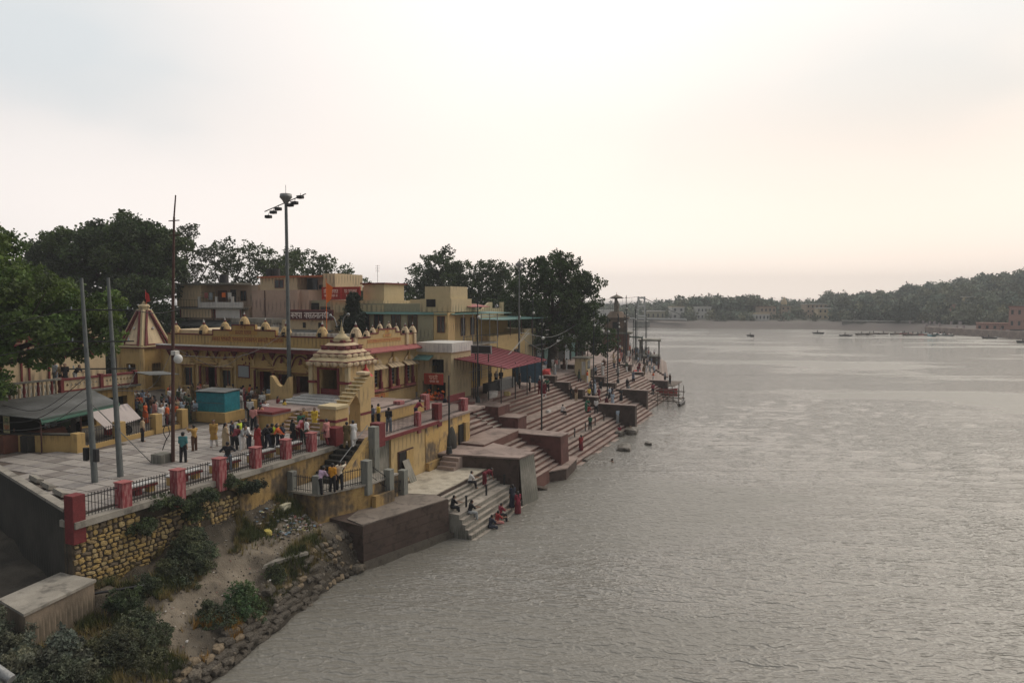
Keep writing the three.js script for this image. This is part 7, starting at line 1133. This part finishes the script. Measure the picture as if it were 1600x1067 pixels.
// a pose: lean (radians forward), hip height, legs [thigh, knee, spread] and arms [swing, spread, elbow] right and left; the figure faces +x
const POSES = {
  stand: { hip: 0.88, legs: [[0.03, 0.04, 0.06], [-0.04, 0.04, 0.06]], arms: [[0.05, 0.12, 0.25], [-0.03, 0.12, 0.2]] },
  walk: { hip: 0.86, lean: 0.06, legs: [[0.38, 0.12, 0.04], [-0.28, 0.35, 0.04]], arms: [[-0.35, 0.12, 0.3], [0.35, 0.12, 0.5]] },
  photo: { hip: 0.88, legs: [[0.04, 0.04, 0.08], [-0.04, 0.04, 0.08]], arms: [[1.1, 0.2, 1.35], [1.0, 0.2, 1.45]] },
  hips: { hip: 0.88, legs: [[0.05, 0.05, 0.1], [-0.05, 0.04, 0.1]], arms: [[-0.35, 0.75, 1.5], [-0.35, 0.75, 1.5]] },
  lean: { hip: 0.84, lean: 0.62, legs: [[0.16, 0.12, 0.07], [-0.02, 0.1, 0.07]], arms: [[0.55, 0.2, 0.75], [0.45, 0.25, 0.9]] },
  bend: { hip: 0.80, lean: 1.25, legs: [[0.12, 0.2, 0.06], [0.02, 0.12, 0.06]], arms: [[0.25, 0.1, 0.1], [0.05, 0.12, 0.2]] },
  sit: { hip: 0.14, lean: 0.22, legs: [[1.45, 1.35, 0.16], [1.35, 1.2, 0.2]], arms: [[0.75, 0.15, 0.9], [0.6, 0.2, 1.0]] },
  bare: { hip: 0.88, legs: [[0.04, 0.05, 0.09], [-0.05, 0.05, 0.09]], arms: [[0.5, 0.35, 0.5], [0.3, 0.45, 0.7]] },
  sari: { hip: 0.84, skirt: true, legs: [[0.03, 0.04, 0.05], [-0.03, 0.04, 0.05]], arms: [[0.12, 0.12, 0.7], [0.05, 0.12, 0.3]] },
  kurta: { hip: 0.87, long: true, legs: [[0.16, 0.08, 0.05], [-0.16, 0.2, 0.05]], arms: [[-0.12, 0.14, 0.3], [0.2, 0.14, 0.4]] },
};
function skeleton(p) {
  const L = p.lean ?? 0, hip = [0, p.hip, 0], up = (d, o = 0) => [Math.sin(L) * d + Math.cos(L) * o, p.hip + Math.cos(L) * d - Math.sin(L) * o, 0];
  const S = { hip, waist: up(0.16), chest: up(0.36, 0.01), neck: up(0.52), head: [up(0.66)[0] + 0.02 - 0.04 * L, up(0.66)[1] + 0.02 * (L > 0.5 ? 1 : 0), 0], legs: [], arms: [] };
  [1, -1].forEach((s, i) => { const [a, k, w] = p.legs[i], h = [0, p.hip - 0.02, s * 0.09], kn = [h[0] + Math.sin(a) * 0.41, h[1] - Math.cos(a) * 0.41 * Math.cos(w), h[2] + s * Math.sin(w) * 0.41], b = a - k, an = [kn[0] + Math.sin(b) * 0.40, kn[1] - Math.cos(b) * 0.40, kn[2] + s * 0.01]; S.legs.push([h, kn, an, [an[0] + 0.15, an[1] - 0.035, an[2] + s * 0.02]]); });
  [1, -1].forEach((s, i) => { const [a, w, e] = p.arms[i], q = up(0.47), sh = [q[0], q[1], s * 0.17], el = [sh[0] + Math.sin(a) * Math.cos(w) * 0.28, sh[1] - Math.cos(a) * Math.cos(w) * 0.28, sh[2] + s * Math.sin(w) * 0.28], b = a + e, inn = w > 0.6 ? -0.16 : 0.0, wr = [el[0] + Math.sin(b) * 0.24, el[1] - Math.cos(b) * 0.24, el[2] + s * (inn - 0.03)]; const d = [wr[0] - el[0], wr[1] - el[1], wr[2] - el[2]], n = Math.hypot(...d); S.arms.push([sh, el, wr, [wr[0] + d[0] / n * 0.09, wr[1] + d[1] / n * 0.09, wr[2] + d[2] / n * 0.09]]); });
  return S;
}
const GEO = {};
function figure(pose, lod) {
  const key = pose + lod; if (GEO[key]) return GEO[key];
  const p = POSES[pose], S = skeleton(p), h = lod ? 0.042 : 0.024, H = S.head, out = {};
  const torso = [[S.hip, S.waist, 0.135, 0.115], [S.waist, S.chest, 0.115, 0.135], [[S.chest[0], S.chest[1], 0.07], [S.chest[0], S.chest[1], -0.07], 0.115, 0.115], [S.arms[0][0], S.arms[1][0], 0.068, 0.068], [[S.hip[0], S.hip[1], 0.07], [S.hip[0], S.hip[1], -0.07], 0.105, 0.105]];
  const legs = S.legs.flatMap(([a, k, n, t]) => [[a, k, 0.088, 0.058], [k, n, 0.056, 0.036], [n, t, 0.042, 0.028]]), arms = S.arms.flatMap(([a, e, w, t]) => [[a, e, 0.05, 0.04], [e, w, 0.038, 0.027]]);
  const hands = S.arms.map(([a, e, w, t]) => [w, t, 0.03, 0.034]);
  const head = [[[H[0], H[1] + 0.015, 0], [H[0] + 0.012, H[1] - 0.06, 0], 0.088, 0.07], [[H[0] + 0.03, H[1] - 0.085, 0], [H[0] + 0.045, H[1] - 0.09, 0], 0.05, 0.04], [S.neck, H, 0.05, 0.05]];
  const body = [...torso, ...legs, ...arms, ...hands, ...head], parts = [nets(blend(body, 0.035), ...bounds(body, 0.06), h)];
  if (!lod) { // a finer head with nose, ears, brow; separate fingers
    const hd = [...head, [[H[0] + 0.085, H[1] - 0.005, 0], [H[0] + 0.108, H[1] - 0.04, 0], 0.008, 0.015], [[H[0], H[1] - 0.02, 0.088], [H[0] - 0.01, H[1] - 0.045, 0.088], 0.016, 0.012], [[H[0], H[1] - 0.02, -0.088], [H[0] - 0.01, H[1] - 0.045, -0.088], 0.016, 0.012], [[H[0] + 0.078, H[1] + 0.01, 0.045], [H[0] + 0.078, H[1] + 0.01, -0.045], 0.014, 0.014], [[H[0] + 0.088, H[1] - 0.072, 0.018], [H[0] + 0.088, H[1] - 0.072, -0.018], 0.009, 0.009]];
    const b = bounds(hd, 0.03); parts.push(nets((x, y, z) => blend(hd, 0.018)(x, y, z) - 0.001, b[0], b[1], 0.011));
    const eyes = []; for (const s of [-1, 1]) { const e = new THREE.SphereGeometry(0.012, 6, 5); e.translate(H[0] + 0.083, H[1] - 0.012, s * 0.032); eyes.push(e); } out.eyes = mergeGeometries(eyes);
    S.arms.forEach(([a, e, w, t], i) => { const d = new THREE.Vector3(t[0] - w[0], t[1] - w[1], t[2] - w[2]).normalize(), s = new THREE.Vector3(1, 0, 0).addScaledVector(d, -d.x).normalize(), n = d.clone().cross(s); for (let f = 0; f < 5; f++) { const len = [0.055, 0.075, 0.085, 0.078, 0.06][f], o = f === 0 ? new THREE.Vector3(...w).addScaledVector(d, 0.045).addScaledVector(s, 0.03) : new THREE.Vector3(...t).addScaledVector(d, 0.015).addScaledVector(s, (2.5 - f) * 0.019); const dir = d.clone().addScaledVector(n, 0.35 * (i ? -1 : 1)).addScaledVector(s, f === 0 ? 0.9 : 0).normalize(); const q = new THREE.CylinderGeometry(0.007, 0.0095, len, 5); q.applyQuaternion(new THREE.Quaternion().setFromUnitVectors(new THREE.Vector3(0, 1, 0), dir)); q.translate(...o.addScaledVector(dir, len / 2).toArray()); q.deleteAttribute('uv'); parts.push(q); } });
  }
  out.body = mergeGeometries(parts);
  const hem = p.long ? -0.42 : -0.06, L = p.lean ?? 0, ax = [Math.sin(L), Math.cos(L)], along = (x, y) => (x - S.hip[0]) * ax[0] + (y - S.hip[1]) * ax[1];
  if (pose !== 'bare') {
    const sl = S.arms.map(([a, e, w]) => [a, p.long || pose === 'photo' ? [lerp(e[0], w[0], 0.8), lerp(e[1], w[1], 0.8), lerp(e[2], w[2], 0.8)] : e, 0.056, 0.052]), sl2 = p.long ? S.arms.flatMap(([a, e, w]) => [[a, e, 0.055, 0.046], [e, w, 0.046, 0.042]]) : sl, tb = [...torso, ...sl2]; if (p.long) tb.push([S.hip, [S.hip[0], S.hip[1] - 0.42, 0], 0.16, 0.205]);
    if (p.skirt) tb.push([[S.arms[1][0][0], S.arms[1][0][1] + 0.02, -0.1], [0.08, S.hip[1] + 0.05, 0.1], 0.07, 0.09], [[S.arms[1][0][0] - 0.06, S.arms[1][0][1], -0.1], [-0.16, S.hip[1] - 0.1, -0.12], 0.06, 0.05]);
    const f = blend(tb, 0.04, 0.014); out.top = nets((x, y, z) => Math.max(f(x, y, z), (p.skirt ? -0.2 : hem) - along(x, y), along(x, y) - 0.54), ...bounds(tb, 0.08), h);
  }
  const lb = p.skirt ? [[[0, S.hip[1] + 0.1, 0.05], [0, S.hip[1] + 0.1, -0.05], 0.13, 0.13], [[0, S.hip[1], 0], [0.02, 0.12, 0], 0.17, 0.225]] : [...S.legs.flatMap(([a, k, n]) => [[a, k, 0.095, 0.07], [k, n, 0.068, 0.06]]), torso[4], torso[0]];
  const fl = blend(lb, 0.035, 0.014), cut = p.skirt ? (x, y) => 0.05 - y : () => -1; out.bottom = nets((x, y, z) => Math.max(fl(x, y, z), cut(x, y), along(x, y) - 0.1), ...bounds(lb, 0.08), h);
  const hb = p.skirt ? [[[H[0] - 0.018, H[1] + 0.02, 0], [H[0] - 0.03, H[1] - 0.02, 0], 0.1, 0.095], [[H[0] - 0.07, H[1] - 0.02, 0], [S.chest[0] - 0.13, S.chest[1] + 0.02, 0], 0.06, 0.035]] : [[[H[0] - 0.012, H[1] + 0.024, 0], [H[0] - 0.03, H[1] - 0.015, 0], 0.098, 0.09]];
  const fh = blend(hb, 0.03), hh = lod ? 0.03 : 0.014; out.hair = nets((x, y, z) => Math.max(fh(x, y, z), Math.min(x - (H[0] + 0.05 - 0.5 * Math.max(0, H[1] + 0.05 - y)), 9), (H[1] - 0.055) - y + (x < H[0] - 0.02 ? -9 : 0)), ...bounds(hb, 0.05), hh);
  return (GEO[key] = out);
}
const COL = { teal: [0.06, 0.2, 0.21], black: [0.016, 0.016, 0.02], ochre: [0.42, 0.25, 0.07], brown: [0.10, 0.05, 0.03], white: [0.68, 0.67, 0.65], jeans: [0.16, 0.19, 0.23], beige: [0.42, 0.32, 0.2], navy: [0.03, 0.035, 0.055], maroon: [0.16, 0.02, 0.03], lime: [0.5, 0.62, 0.05], grey: [0.33, 0.34, 0.34], red: [0.32, 0.035, 0.035], orange: [0.6, 0.12, 0.035], pink: [0.55, 0.22, 0.24], green: [0.03, 0.14, 0.08], dkgreen: [0.045, 0.07, 0.045], rose: [0.55, 0.24, 0.22], yellow: [0.7, 0.5, 0.06], olive: [0.12, 0.085, 0.035], lavender: [0.46, 0.33, 0.45], amber: [0.66, 0.30, 0.03], cream: [0.6, 0.54, 0.42], steel: [0.13, 0.16, 0.22], crimson: [0.24, 0.028, 0.05], sky: [0.38, 0.45, 0.52], check: [0.5, 0.5, 0.48], peach: [0.6, 0.32, 0.2] };
const CM = {}; const cloth = (c) => CM[c] ??= mat('cloth_' + c, COL[c], { rough: 0.9 });
const SK = [[0.30, 0.17, 0.105], [0.24, 0.13, 0.08], [0.36, 0.22, 0.145]].map((c, i) => mat('skin_' + i, c, { rough: 0.6 })), HAIR = mat('black_hair', [0.012, 0.01, 0.01], { rough: 0.5 }), EYE = mat('dark_eyes', [0.02, 0.015, 0.012], { rough: 0.3 });
const RP = rng(909);
function person(u, v, y, pose, top, bot, face, label, lod = 0, group) {
  const g = figure(pose, lod), t = new THREE.Group(); t.name = num('person'); t.position.copy(LW(u, y, v)); t.rotation.y = (90 - face) * Math.PI / 180; const s = 0.96 + RP() * 0.09; t.scale.set(s, s, s); scene.add(t); tag(t, label, 'person', group);
  const put = (name, geo, m) => { if (!geo) return; const q = new THREE.Mesh(geo, m); q.name = name; q.castShadow = q.receiveShadow = true; t.add(q); };
  put('body', g.body, SK[Math.floor(RP() * 3)]); put(pose === 'sari' ? 'sari_top' : pose === 'kurta' ? 'kurta' : 'shirt', g.top, pose === 'bare' ? null : cloth(top)); put(pose === 'sari' ? 'sari_skirt' : 'trousers', g.bottom, cloth(bot)); put('hair', g.hair, HAIR); put('eyes', g.eyes, EYE); return t;
}
const PEOPLE = [
  [27.2, 32.4, 6.0, "stand", "teal", "black", 5, "man in teal shirt and black trousers standing alone on the plaza with his back turned"],
  [29.6, 34.3, 6.0, "photo", "ochre", "brown", -60, "man in ochre shirt and brown trousers raising both arms to take a photo"],
  [30.9, 34.1, 6.0, "kurta", "ochre", "white", 175, "woman in ochre kurta and pale leggings walking toward the camera on the plaza"],
  [26.9, 28.7, 5.9, "hips", "black", "jeans", -20, "man in black top and jeans, hands on hips, standing outside the red posts"],
  [30.7, 32.9, 6.0, "sari", "beige", "beige", 60, "woman in beige sari at the left end of the group by the railing"],
  [31.4, 33.1, 6.0, "stand", "navy", "black", 90, "man in navy top behind the beige sari at the railing"],
  [30.7, 32.2, 6.0, "lean", "maroon", "black", 20, "person in maroon top right behind the man with hands on hips"],
  [32.0, 33.1, 6.0, "stand", "lime", "black", 100, "boy in lime yellow shirt in the group at the railing"],
  [30.9, 31.8, 6.0, "lean", "grey", "white", 120, "man in grey shirt and white trousers leaning over the railing"],
  [32.6, 33.2, 6.0, "stand", "black", "black", 150, "person in black standing at the back of the railing group"],
  [31.5, 31.8, 6.0, "lean", "white", "navy", -60, "person in white top and navy trousers bending toward the railing"],
  [31.2, 30.8, 6.0, "sari", "red", "red", 40, "woman in bright red sari beside the red post"],
  [31.4, 30.7, 6.0, "lean", "black", "black", 60, "person in black leaning on the railing next to the red sari"],
  [31.7, 30.5, 6.0, "lean", "black", "navy", 30, "person in black and navy leaning at the railing, centre of the group"],
  [32.1, 30.5, 6.0, "lean", "lime", "black", 110, "child in neon lime shirt leaning at the railing"],
  [32.2, 30.2, 6.0, "lean", "navy", "navy", 80, "person in navy near the boy in orange red"],
  [32.2, 29.8, 6.0, "lean", "orange", "black", -90, "boy in orange red shirt leaning over the railing"],
  [33.8, 30.4, 6.0, "sari", "black", "black", 60, "woman in black veil seated by the railing"],
  [34.3, 30.4, 6.0, "lean", "pink", "maroon", 40, "woman in pink top bending near the foot of the steps"],
  [35.5, 31.2, 6.0, "stand", "green", "green", 170, "woman in dark green standing at the foot of the ochre steps"],
  [36.8, 32.1, 6.0, "stand", "ochre", "brown", 170, "man in ochre on the lower step"],
  [33.7, 29.2, 6.0, "stand", "white", "dkgreen", 70, "man in white shirt carrying a white bundle by the railing"],
  [34.1, 29.8, 6.0, "lean", "red", "black", 150, "person in dark red top crouching beside the bundle carrier"],
  [34.4, 28.2, 6.0, "kurta", "rose", "maroon", -60, "woman in rose top near the big red post"],
  [36.1, 29.3, 6.0, "stand", "navy", "black", -10, "man in navy against the gateway pillar"],
  [37.9, 32.1, 6.0, "kurta", "yellow", "white", 180, "girl in yellow on the steps by the marble steps"],
  [34.5, 26.7, 5.9, "kurta", "olive", "olive", 5, "man in long olive kurta at the top of the landing stairs seen from behind"],
  [35.0, 26.6, 5.9, "kurta", "white", "white", -40, "man in long white kurta beside the olive kurta"],
  [30.5, 25.6, 4.1, "lean", "lavender", "black", 30, "man in lavender shirt leaning on the landing railing"],
  [31.2, 25.2, 4.1, "stand", "amber", "black", 20, "man in amber shirt at the landing railing"],
  [31.7, 25.1, 4.1, "photo", "cream", "black", 10, "man in cream shirt and black trousers holding up a phone on the landing"],
  [39.8, 28.6, 6.12, "stand", "steel", "black", 30, "man in steel blue shirt on the terrace right of the gateway"],
  [40.6, 28.6, 6.12, "stand", "yellow", "black", 60, "man in bright yellow shirt on the terrace right of the gateway"],
  [39.1, 26.7, 6.12, "stand", "black", "jeans", 10, "person in black top and jeans on the terrace next to the yellow shirt"],
  [48.0, 33.5, 6.12, "sit", "crimson", "jeans", 0, "person in crimson top sitting on the terrace wall under the temple lettering"],
  [46.2, 30.1, 6.12, "sit", "ochre", "maroon", 90, "woman in ochre sitting at the terrace railing"],
  [46.3, 29.8, 6.12, "sit", "white", "black", 90, "man in white sitting at the terrace railing"],
  [44.0, 27.6, 6.12, "lean", "crimson", "navy", 60, "person in crimson and navy leaning at the right end of the terrace railing"],
  [30.2, 39.6, 6.0, "stand", "beige", "black", 60, "man in beige shirt leaning at the street side fence"],
  [30.7, 43.7, 6.0, "sari", "red", "red", 60, "woman in red sari beside the grey pole at the fence"],
  [27.7, 45.2, 6.0, "stand", "white", "grey", 80, "man in white shirt inside the tea stall"],
  [28.1, 45.2, 6.0, "stand", "grey", "grey", 200, "man in pale grey facing the counter of the tea stall"],
  [28.2, 44.1, 6.0, "stand", "dkgreen", "black", -30, "man in dark green at the right end of the tea stall"],
  [29.9, 45.5, 6.0, "stand", "white", "black", 40, "man in white sleeves under the tarp flap"],
  [26.7, 47.3, 6.0, "sit", "white", "maroon", 90, "person seated by the menu board of the tea stall"],
  [38.8, 39.0, 6.0, "stand", "check", "black", 0, "man in pale checked shirt in front of the temple notice board"],
  [36.1, 36.0, 6.0, "stand", "rose", "black", 0, "man in rose shirt behind the ochre fence post"],
  [37.1, 36.3, 6.0, "sari", "peach", "peach", 20, "woman in peach sari by the temple fence"],
  [39.6, 38.5, 6.0, "sari", "maroon", "maroon", 0, "woman in maroon sari at the temple door"],
  [38.4, 37.1, 6.0, "stand", "white", "black", 150, "man in white by the small ochre post"],
  [42.1, 41.0, 6.0, "stand", "white", "grey", 0, "person in white headscarf at the temple door"],
  [40.5, 37.2, 6.0, "sari", "yellow", "white", 60, "woman in pale yellow near the foot of the light mast"],
  [41.0, 38.3, 6.0, "sari", "maroon", "red", 90, "woman in dark red sitting in the temple doorway"],
  [33.2, 53.0, 8.75, "stand", "sky", "jeans", 200, "person in sky blue on the balustrade terrace"],
  [32.9, 51.8, 8.75, "stand", "beige", "black", 170, "person in beige on the balustrade terrace"],
  [33.0, 51.5, 8.75, "sari", "black", "black", 150, "person in black on the balustrade terrace"],
  [33.8, 51.6, 8.75, "lean", "black", "grey", 90, "person bending at the end of the balustrade terrace"],
  [68.7, 33.3, 5.6, "stand", "black", "black", 150, "person in black behind the grey counters"],
  [69.5, 32.9, 5.6, "stand", "grey", "black", 180, "person in grey behind the grey counters"],
  [69.7, 32.4, 5.6, "stand", "black", "navy", 200, "second person in black behind the grey counters"],
  [70.9, 31.2, 5.6, "stand", "olive", "black", -90, "man in olive under the right edge of the canopy"],
  [67.9, 29.3, 5.6, "stand", "black", "black", 100, "man in black facing the olive man under the canopy"],
  [75.5, 32.0, 5.6, "stand", "brown", "black", 0, "small brown clothed figure beyond the canopy edge"],
  [66.4, 27.5, 5.6, "stand", "grey", "black", 90, "man in grey at the canopy corner"],
  [53.7, 30.7, 5.6, "sit", "navy", "black", 90, "man in navy sitting at the left end of the park bench"],
  [69.4, 27.4, 5.6, "stand", "white", "black", 0, "man in white beside the blue screen"],
  [64.5, 25.6, 5.6, "stand", "maroon", "maroon", 40, "woman in maroon beside the vendor heap"],
  [62.1, 24.2, 5.6, "kurta", "maroon", "white", 30, "woman in maroon kurta and pale trousers on the top steps"],
  [66.7, 25.6, 5.6, "lean", "green", "black", 200, "person in green bending by the vendor heap"],
  [55.3, 33.1, 5.6, "sit", "orange", "orange", 120, "garland seller in orange"],
  [56.5, 32.5, 5.6, "sit", "crimson", "maroon", -60, "garland seller in crimson"],
  [69.2, 24.9, 3.08, "sit", "white", "black", 60, "man in white top sitting on the wide landing of the main ghat"],
  [77.2, 26.6, 3.36, "stand", "black", "black", 100, "person in black on the upper steps of the main ghat"],
  [76.4, 25.7, 3.36, "stand", "brown", "beige", 150, "man in brown with beige trousers on the upper steps of the main ghat"],
  [74.6, 23.9, 2.52, "lean", "green", "green", 150, "woman in green bending over bags on the main ghat"],
  [75.0, 23.8, 2.24, "sit", "red", "black", 30, "person in red sitting beside the woman in green"],
  [78.9, 24.9, 3.08, "stand", "yellow", "black", 150, "man in bright yellow on the main ghat steps"],
  [82.5, 25.8, 3.36, "walk", "black", "black", 90, "person in black walking beside the lamp pole"],
  [76.6, 23.3, 1.96, "stand", "white", "black", 20, "man in white top and black trousers beside a bundle on the main ghat"],
  [69.2, 21.7, 1.4, "stand", "green", "black", 40, "person in green near the iron posts"],
  [79.9, 23.0, 1.96, "sari", "maroon", "maroon", 60, "woman in maroon sari on top of the dividing wall steps"],
  [84.5, 23.9, 2.52, "walk", "sky", "black", -60, "man in sky blue walking by the dividing wall"],
  [85.6, 23.9, 2.52, "walk", "navy", "navy", 60, "man in navy walking by the dividing wall"],
  [77.7, 21.0, 0.84, "stand", "sky", "grey", -30, "man in pale blue shirt on the lowest steps"],
  [62.8, 20.6, 0.56, "sari", "red", "maroon", -20, "woman in red sari walking along the bottom step"],
  [75.5, 20.2, -0.6, "sari", "crimson", "maroon", -30, "woman in crimson sari standing waist deep in the river"],
  [77.1, 19.3, -0.75, "bare", "skin", "black", -60, "bare chested man standing waist deep in the river"],
  [61.8, 17.2, -1.3, "bare", "skin", "black", 60, "lone swimmer with only the head above water"],
  [37.9, 21.1, 1.75, "sit", "black", "black", 70, "person in black sitting on the top grey step"],
  [41.9, 21.9, 2.35, "sit", "white", "black", 80, "man in white shirt and black trousers sitting on the sandy platform edge"],
  [43.2, 21.4, 1.95, "bend", "maroon", "maroon", 60, "woman in maroon bending on the grey steps"],
  [38.8, 20.3, 1.25, "sit", "black", "grey", 70, "man in black sitting by the short iron post"],
  [40.0, 19.4, 0.05, "sit", "navy", "navy", 60, "person in dark blue sitting at the water edge"],
  [41.0, 19.4, 0.05, "sit", "red", "rose", 60, "woman in red and rose sitting at the water edge"],
  [41.7, 19.5, 0.35, "sit", "crimson", "black", 60, "person in crimson sitting on the lower grey steps"],
  [43.9, 19.5, 0.35, "sari", "navy", "navy", -30, "woman in dark sari standing at the water edge"],
  [43.7, 19.0, 0, "sari", "crimson", "maroon", -30, "woman in crimson sari standing in shallow water"],
  [98.0, 21.3, 1.6, "stand", "crimson", "black", 0, "person in crimson on the scaffold pier"],
  [114.6, 22.9, 1.6, "stand", "grey", "black", 60, "man in grey on the wooden pier deck"],
  [112.2, 21.6, 1.6, "stand", "brown", "black", 60, "man in brown at the river end of the pier deck"],
  [88.3, 28.3, 4.6, "sari", "yellow", "yellow", 150, "woman in yellow in front of the guard kiosk"]
];

for (const [u, v, y, pose, top, bot, face, label] of PEOPLE) person(u, v, y, pose, top, bot, face, label.replace(/\b(man|woman|boy|girl|child)\b/g, 'person'), u > 62 ? 1 : 0);
{ // the crowd in the street before the temple, and along the temple steps
  const r = rng(404), tops = ['white', 'grey', 'beige', 'sky', 'maroon', 'brown', 'navy', 'orange', 'black', 'steel', 'white', 'check', 'olive', 'rose', 'dkgreen'], bots = ['black', 'navy', 'grey', 'jeans', 'maroon', 'white'], ps = ['stand', 'walk', 'sari', 'kurta', 'stand', 'sari'], at = [];
  for (let i = 0; i < 700 && at.length < 84; i++) { const u = 34.5 + r() * 11.8, v = 42.6 + r() * 12 * r(); if (v < 42.3 + Math.max(0, (u - 40) * 0.2)) continue; if (u < 36.8 && v > 47.4) continue; if (at.some((q) => Math.hypot(q[0] - u, q[1] - v) < 0.65)) continue; at.push([u, v]); const tp = tops[Math.floor(r() * 15)], ps1 = ps[Math.floor(r() * 6)], bt = ps1 === 'sari' ? tp : bots[Math.floor(r() * 6)]; person(u, v, 5.95, ps1, tp, bt, r() * 360, `person in ${tp} ${ps1 === 'sari' ? 'sari' : 'top and ' + bt} in the street crowd before the temple`, 1, 'people crowding the street before the temple'); }
  // promenade end, second and third ghat and the distant flights
  const spots = []; for (let i = 0; i < 14; i++) spots.push([79 + r() * 12, 30.6 + r() * 3, 5.6]); const prof = (name, v) => { for (let i = PROF[name].length - 1; i >= 0; i--) if (v <= PROF[name][i][0] + 1e-6) return PROF[name][i][1]; return PROF[name][0][1]; };
  for (let i = 0; i < 9; i++) { const v = 22 + r() * 7; spots.push([80 + r() * 10, v, prof('second_ghat', v)]); } for (let i = 0; i < 12; i++) { const v = 21.8 + r() * 8; spots.push([93 + r() * 15, v, prof('third_ghat', v)]); }
  for (let i = 0; i < 62; i++) { const x = i < 20 ? 1 + r() * 24 : 28 + r() * 30, w = -1.4 + r() * (i < 20 ? 8 : 9.5), nm = i < 20 ? 'far_ghat' : 'farthest_ghat'; spots.push([109.5 + x * Math.cos(CT) - w * Math.sin(CT), 24 + x * Math.sin(CT) + w * Math.cos(CT), prof(nm, w)]); }
  for (const [u, v, y] of spots) { const tp = tops[Math.floor(r() * 15)], ps1 = ps[Math.floor(r() * 6)], bt = ps1 === 'sari' ? tp : bots[Math.floor(r() * 6)], far = u > 109; person(u, v, y, ps1, tp, bt, r() * 360, `person in ${tp} ${ps1 === 'sari' ? 'sari' : 'top and ' + bt} ${far ? 'among the crowd on the distant flights' : u > 92 ? 'on the third ghat by the pier' : y > 5 ? 'under the great riverside tree' : 'on the second ghat'}`, 1, far ? 'people on the distant flights of steps' : 'people on the middle ghats'); }
}
renderer.render(scene, camera);
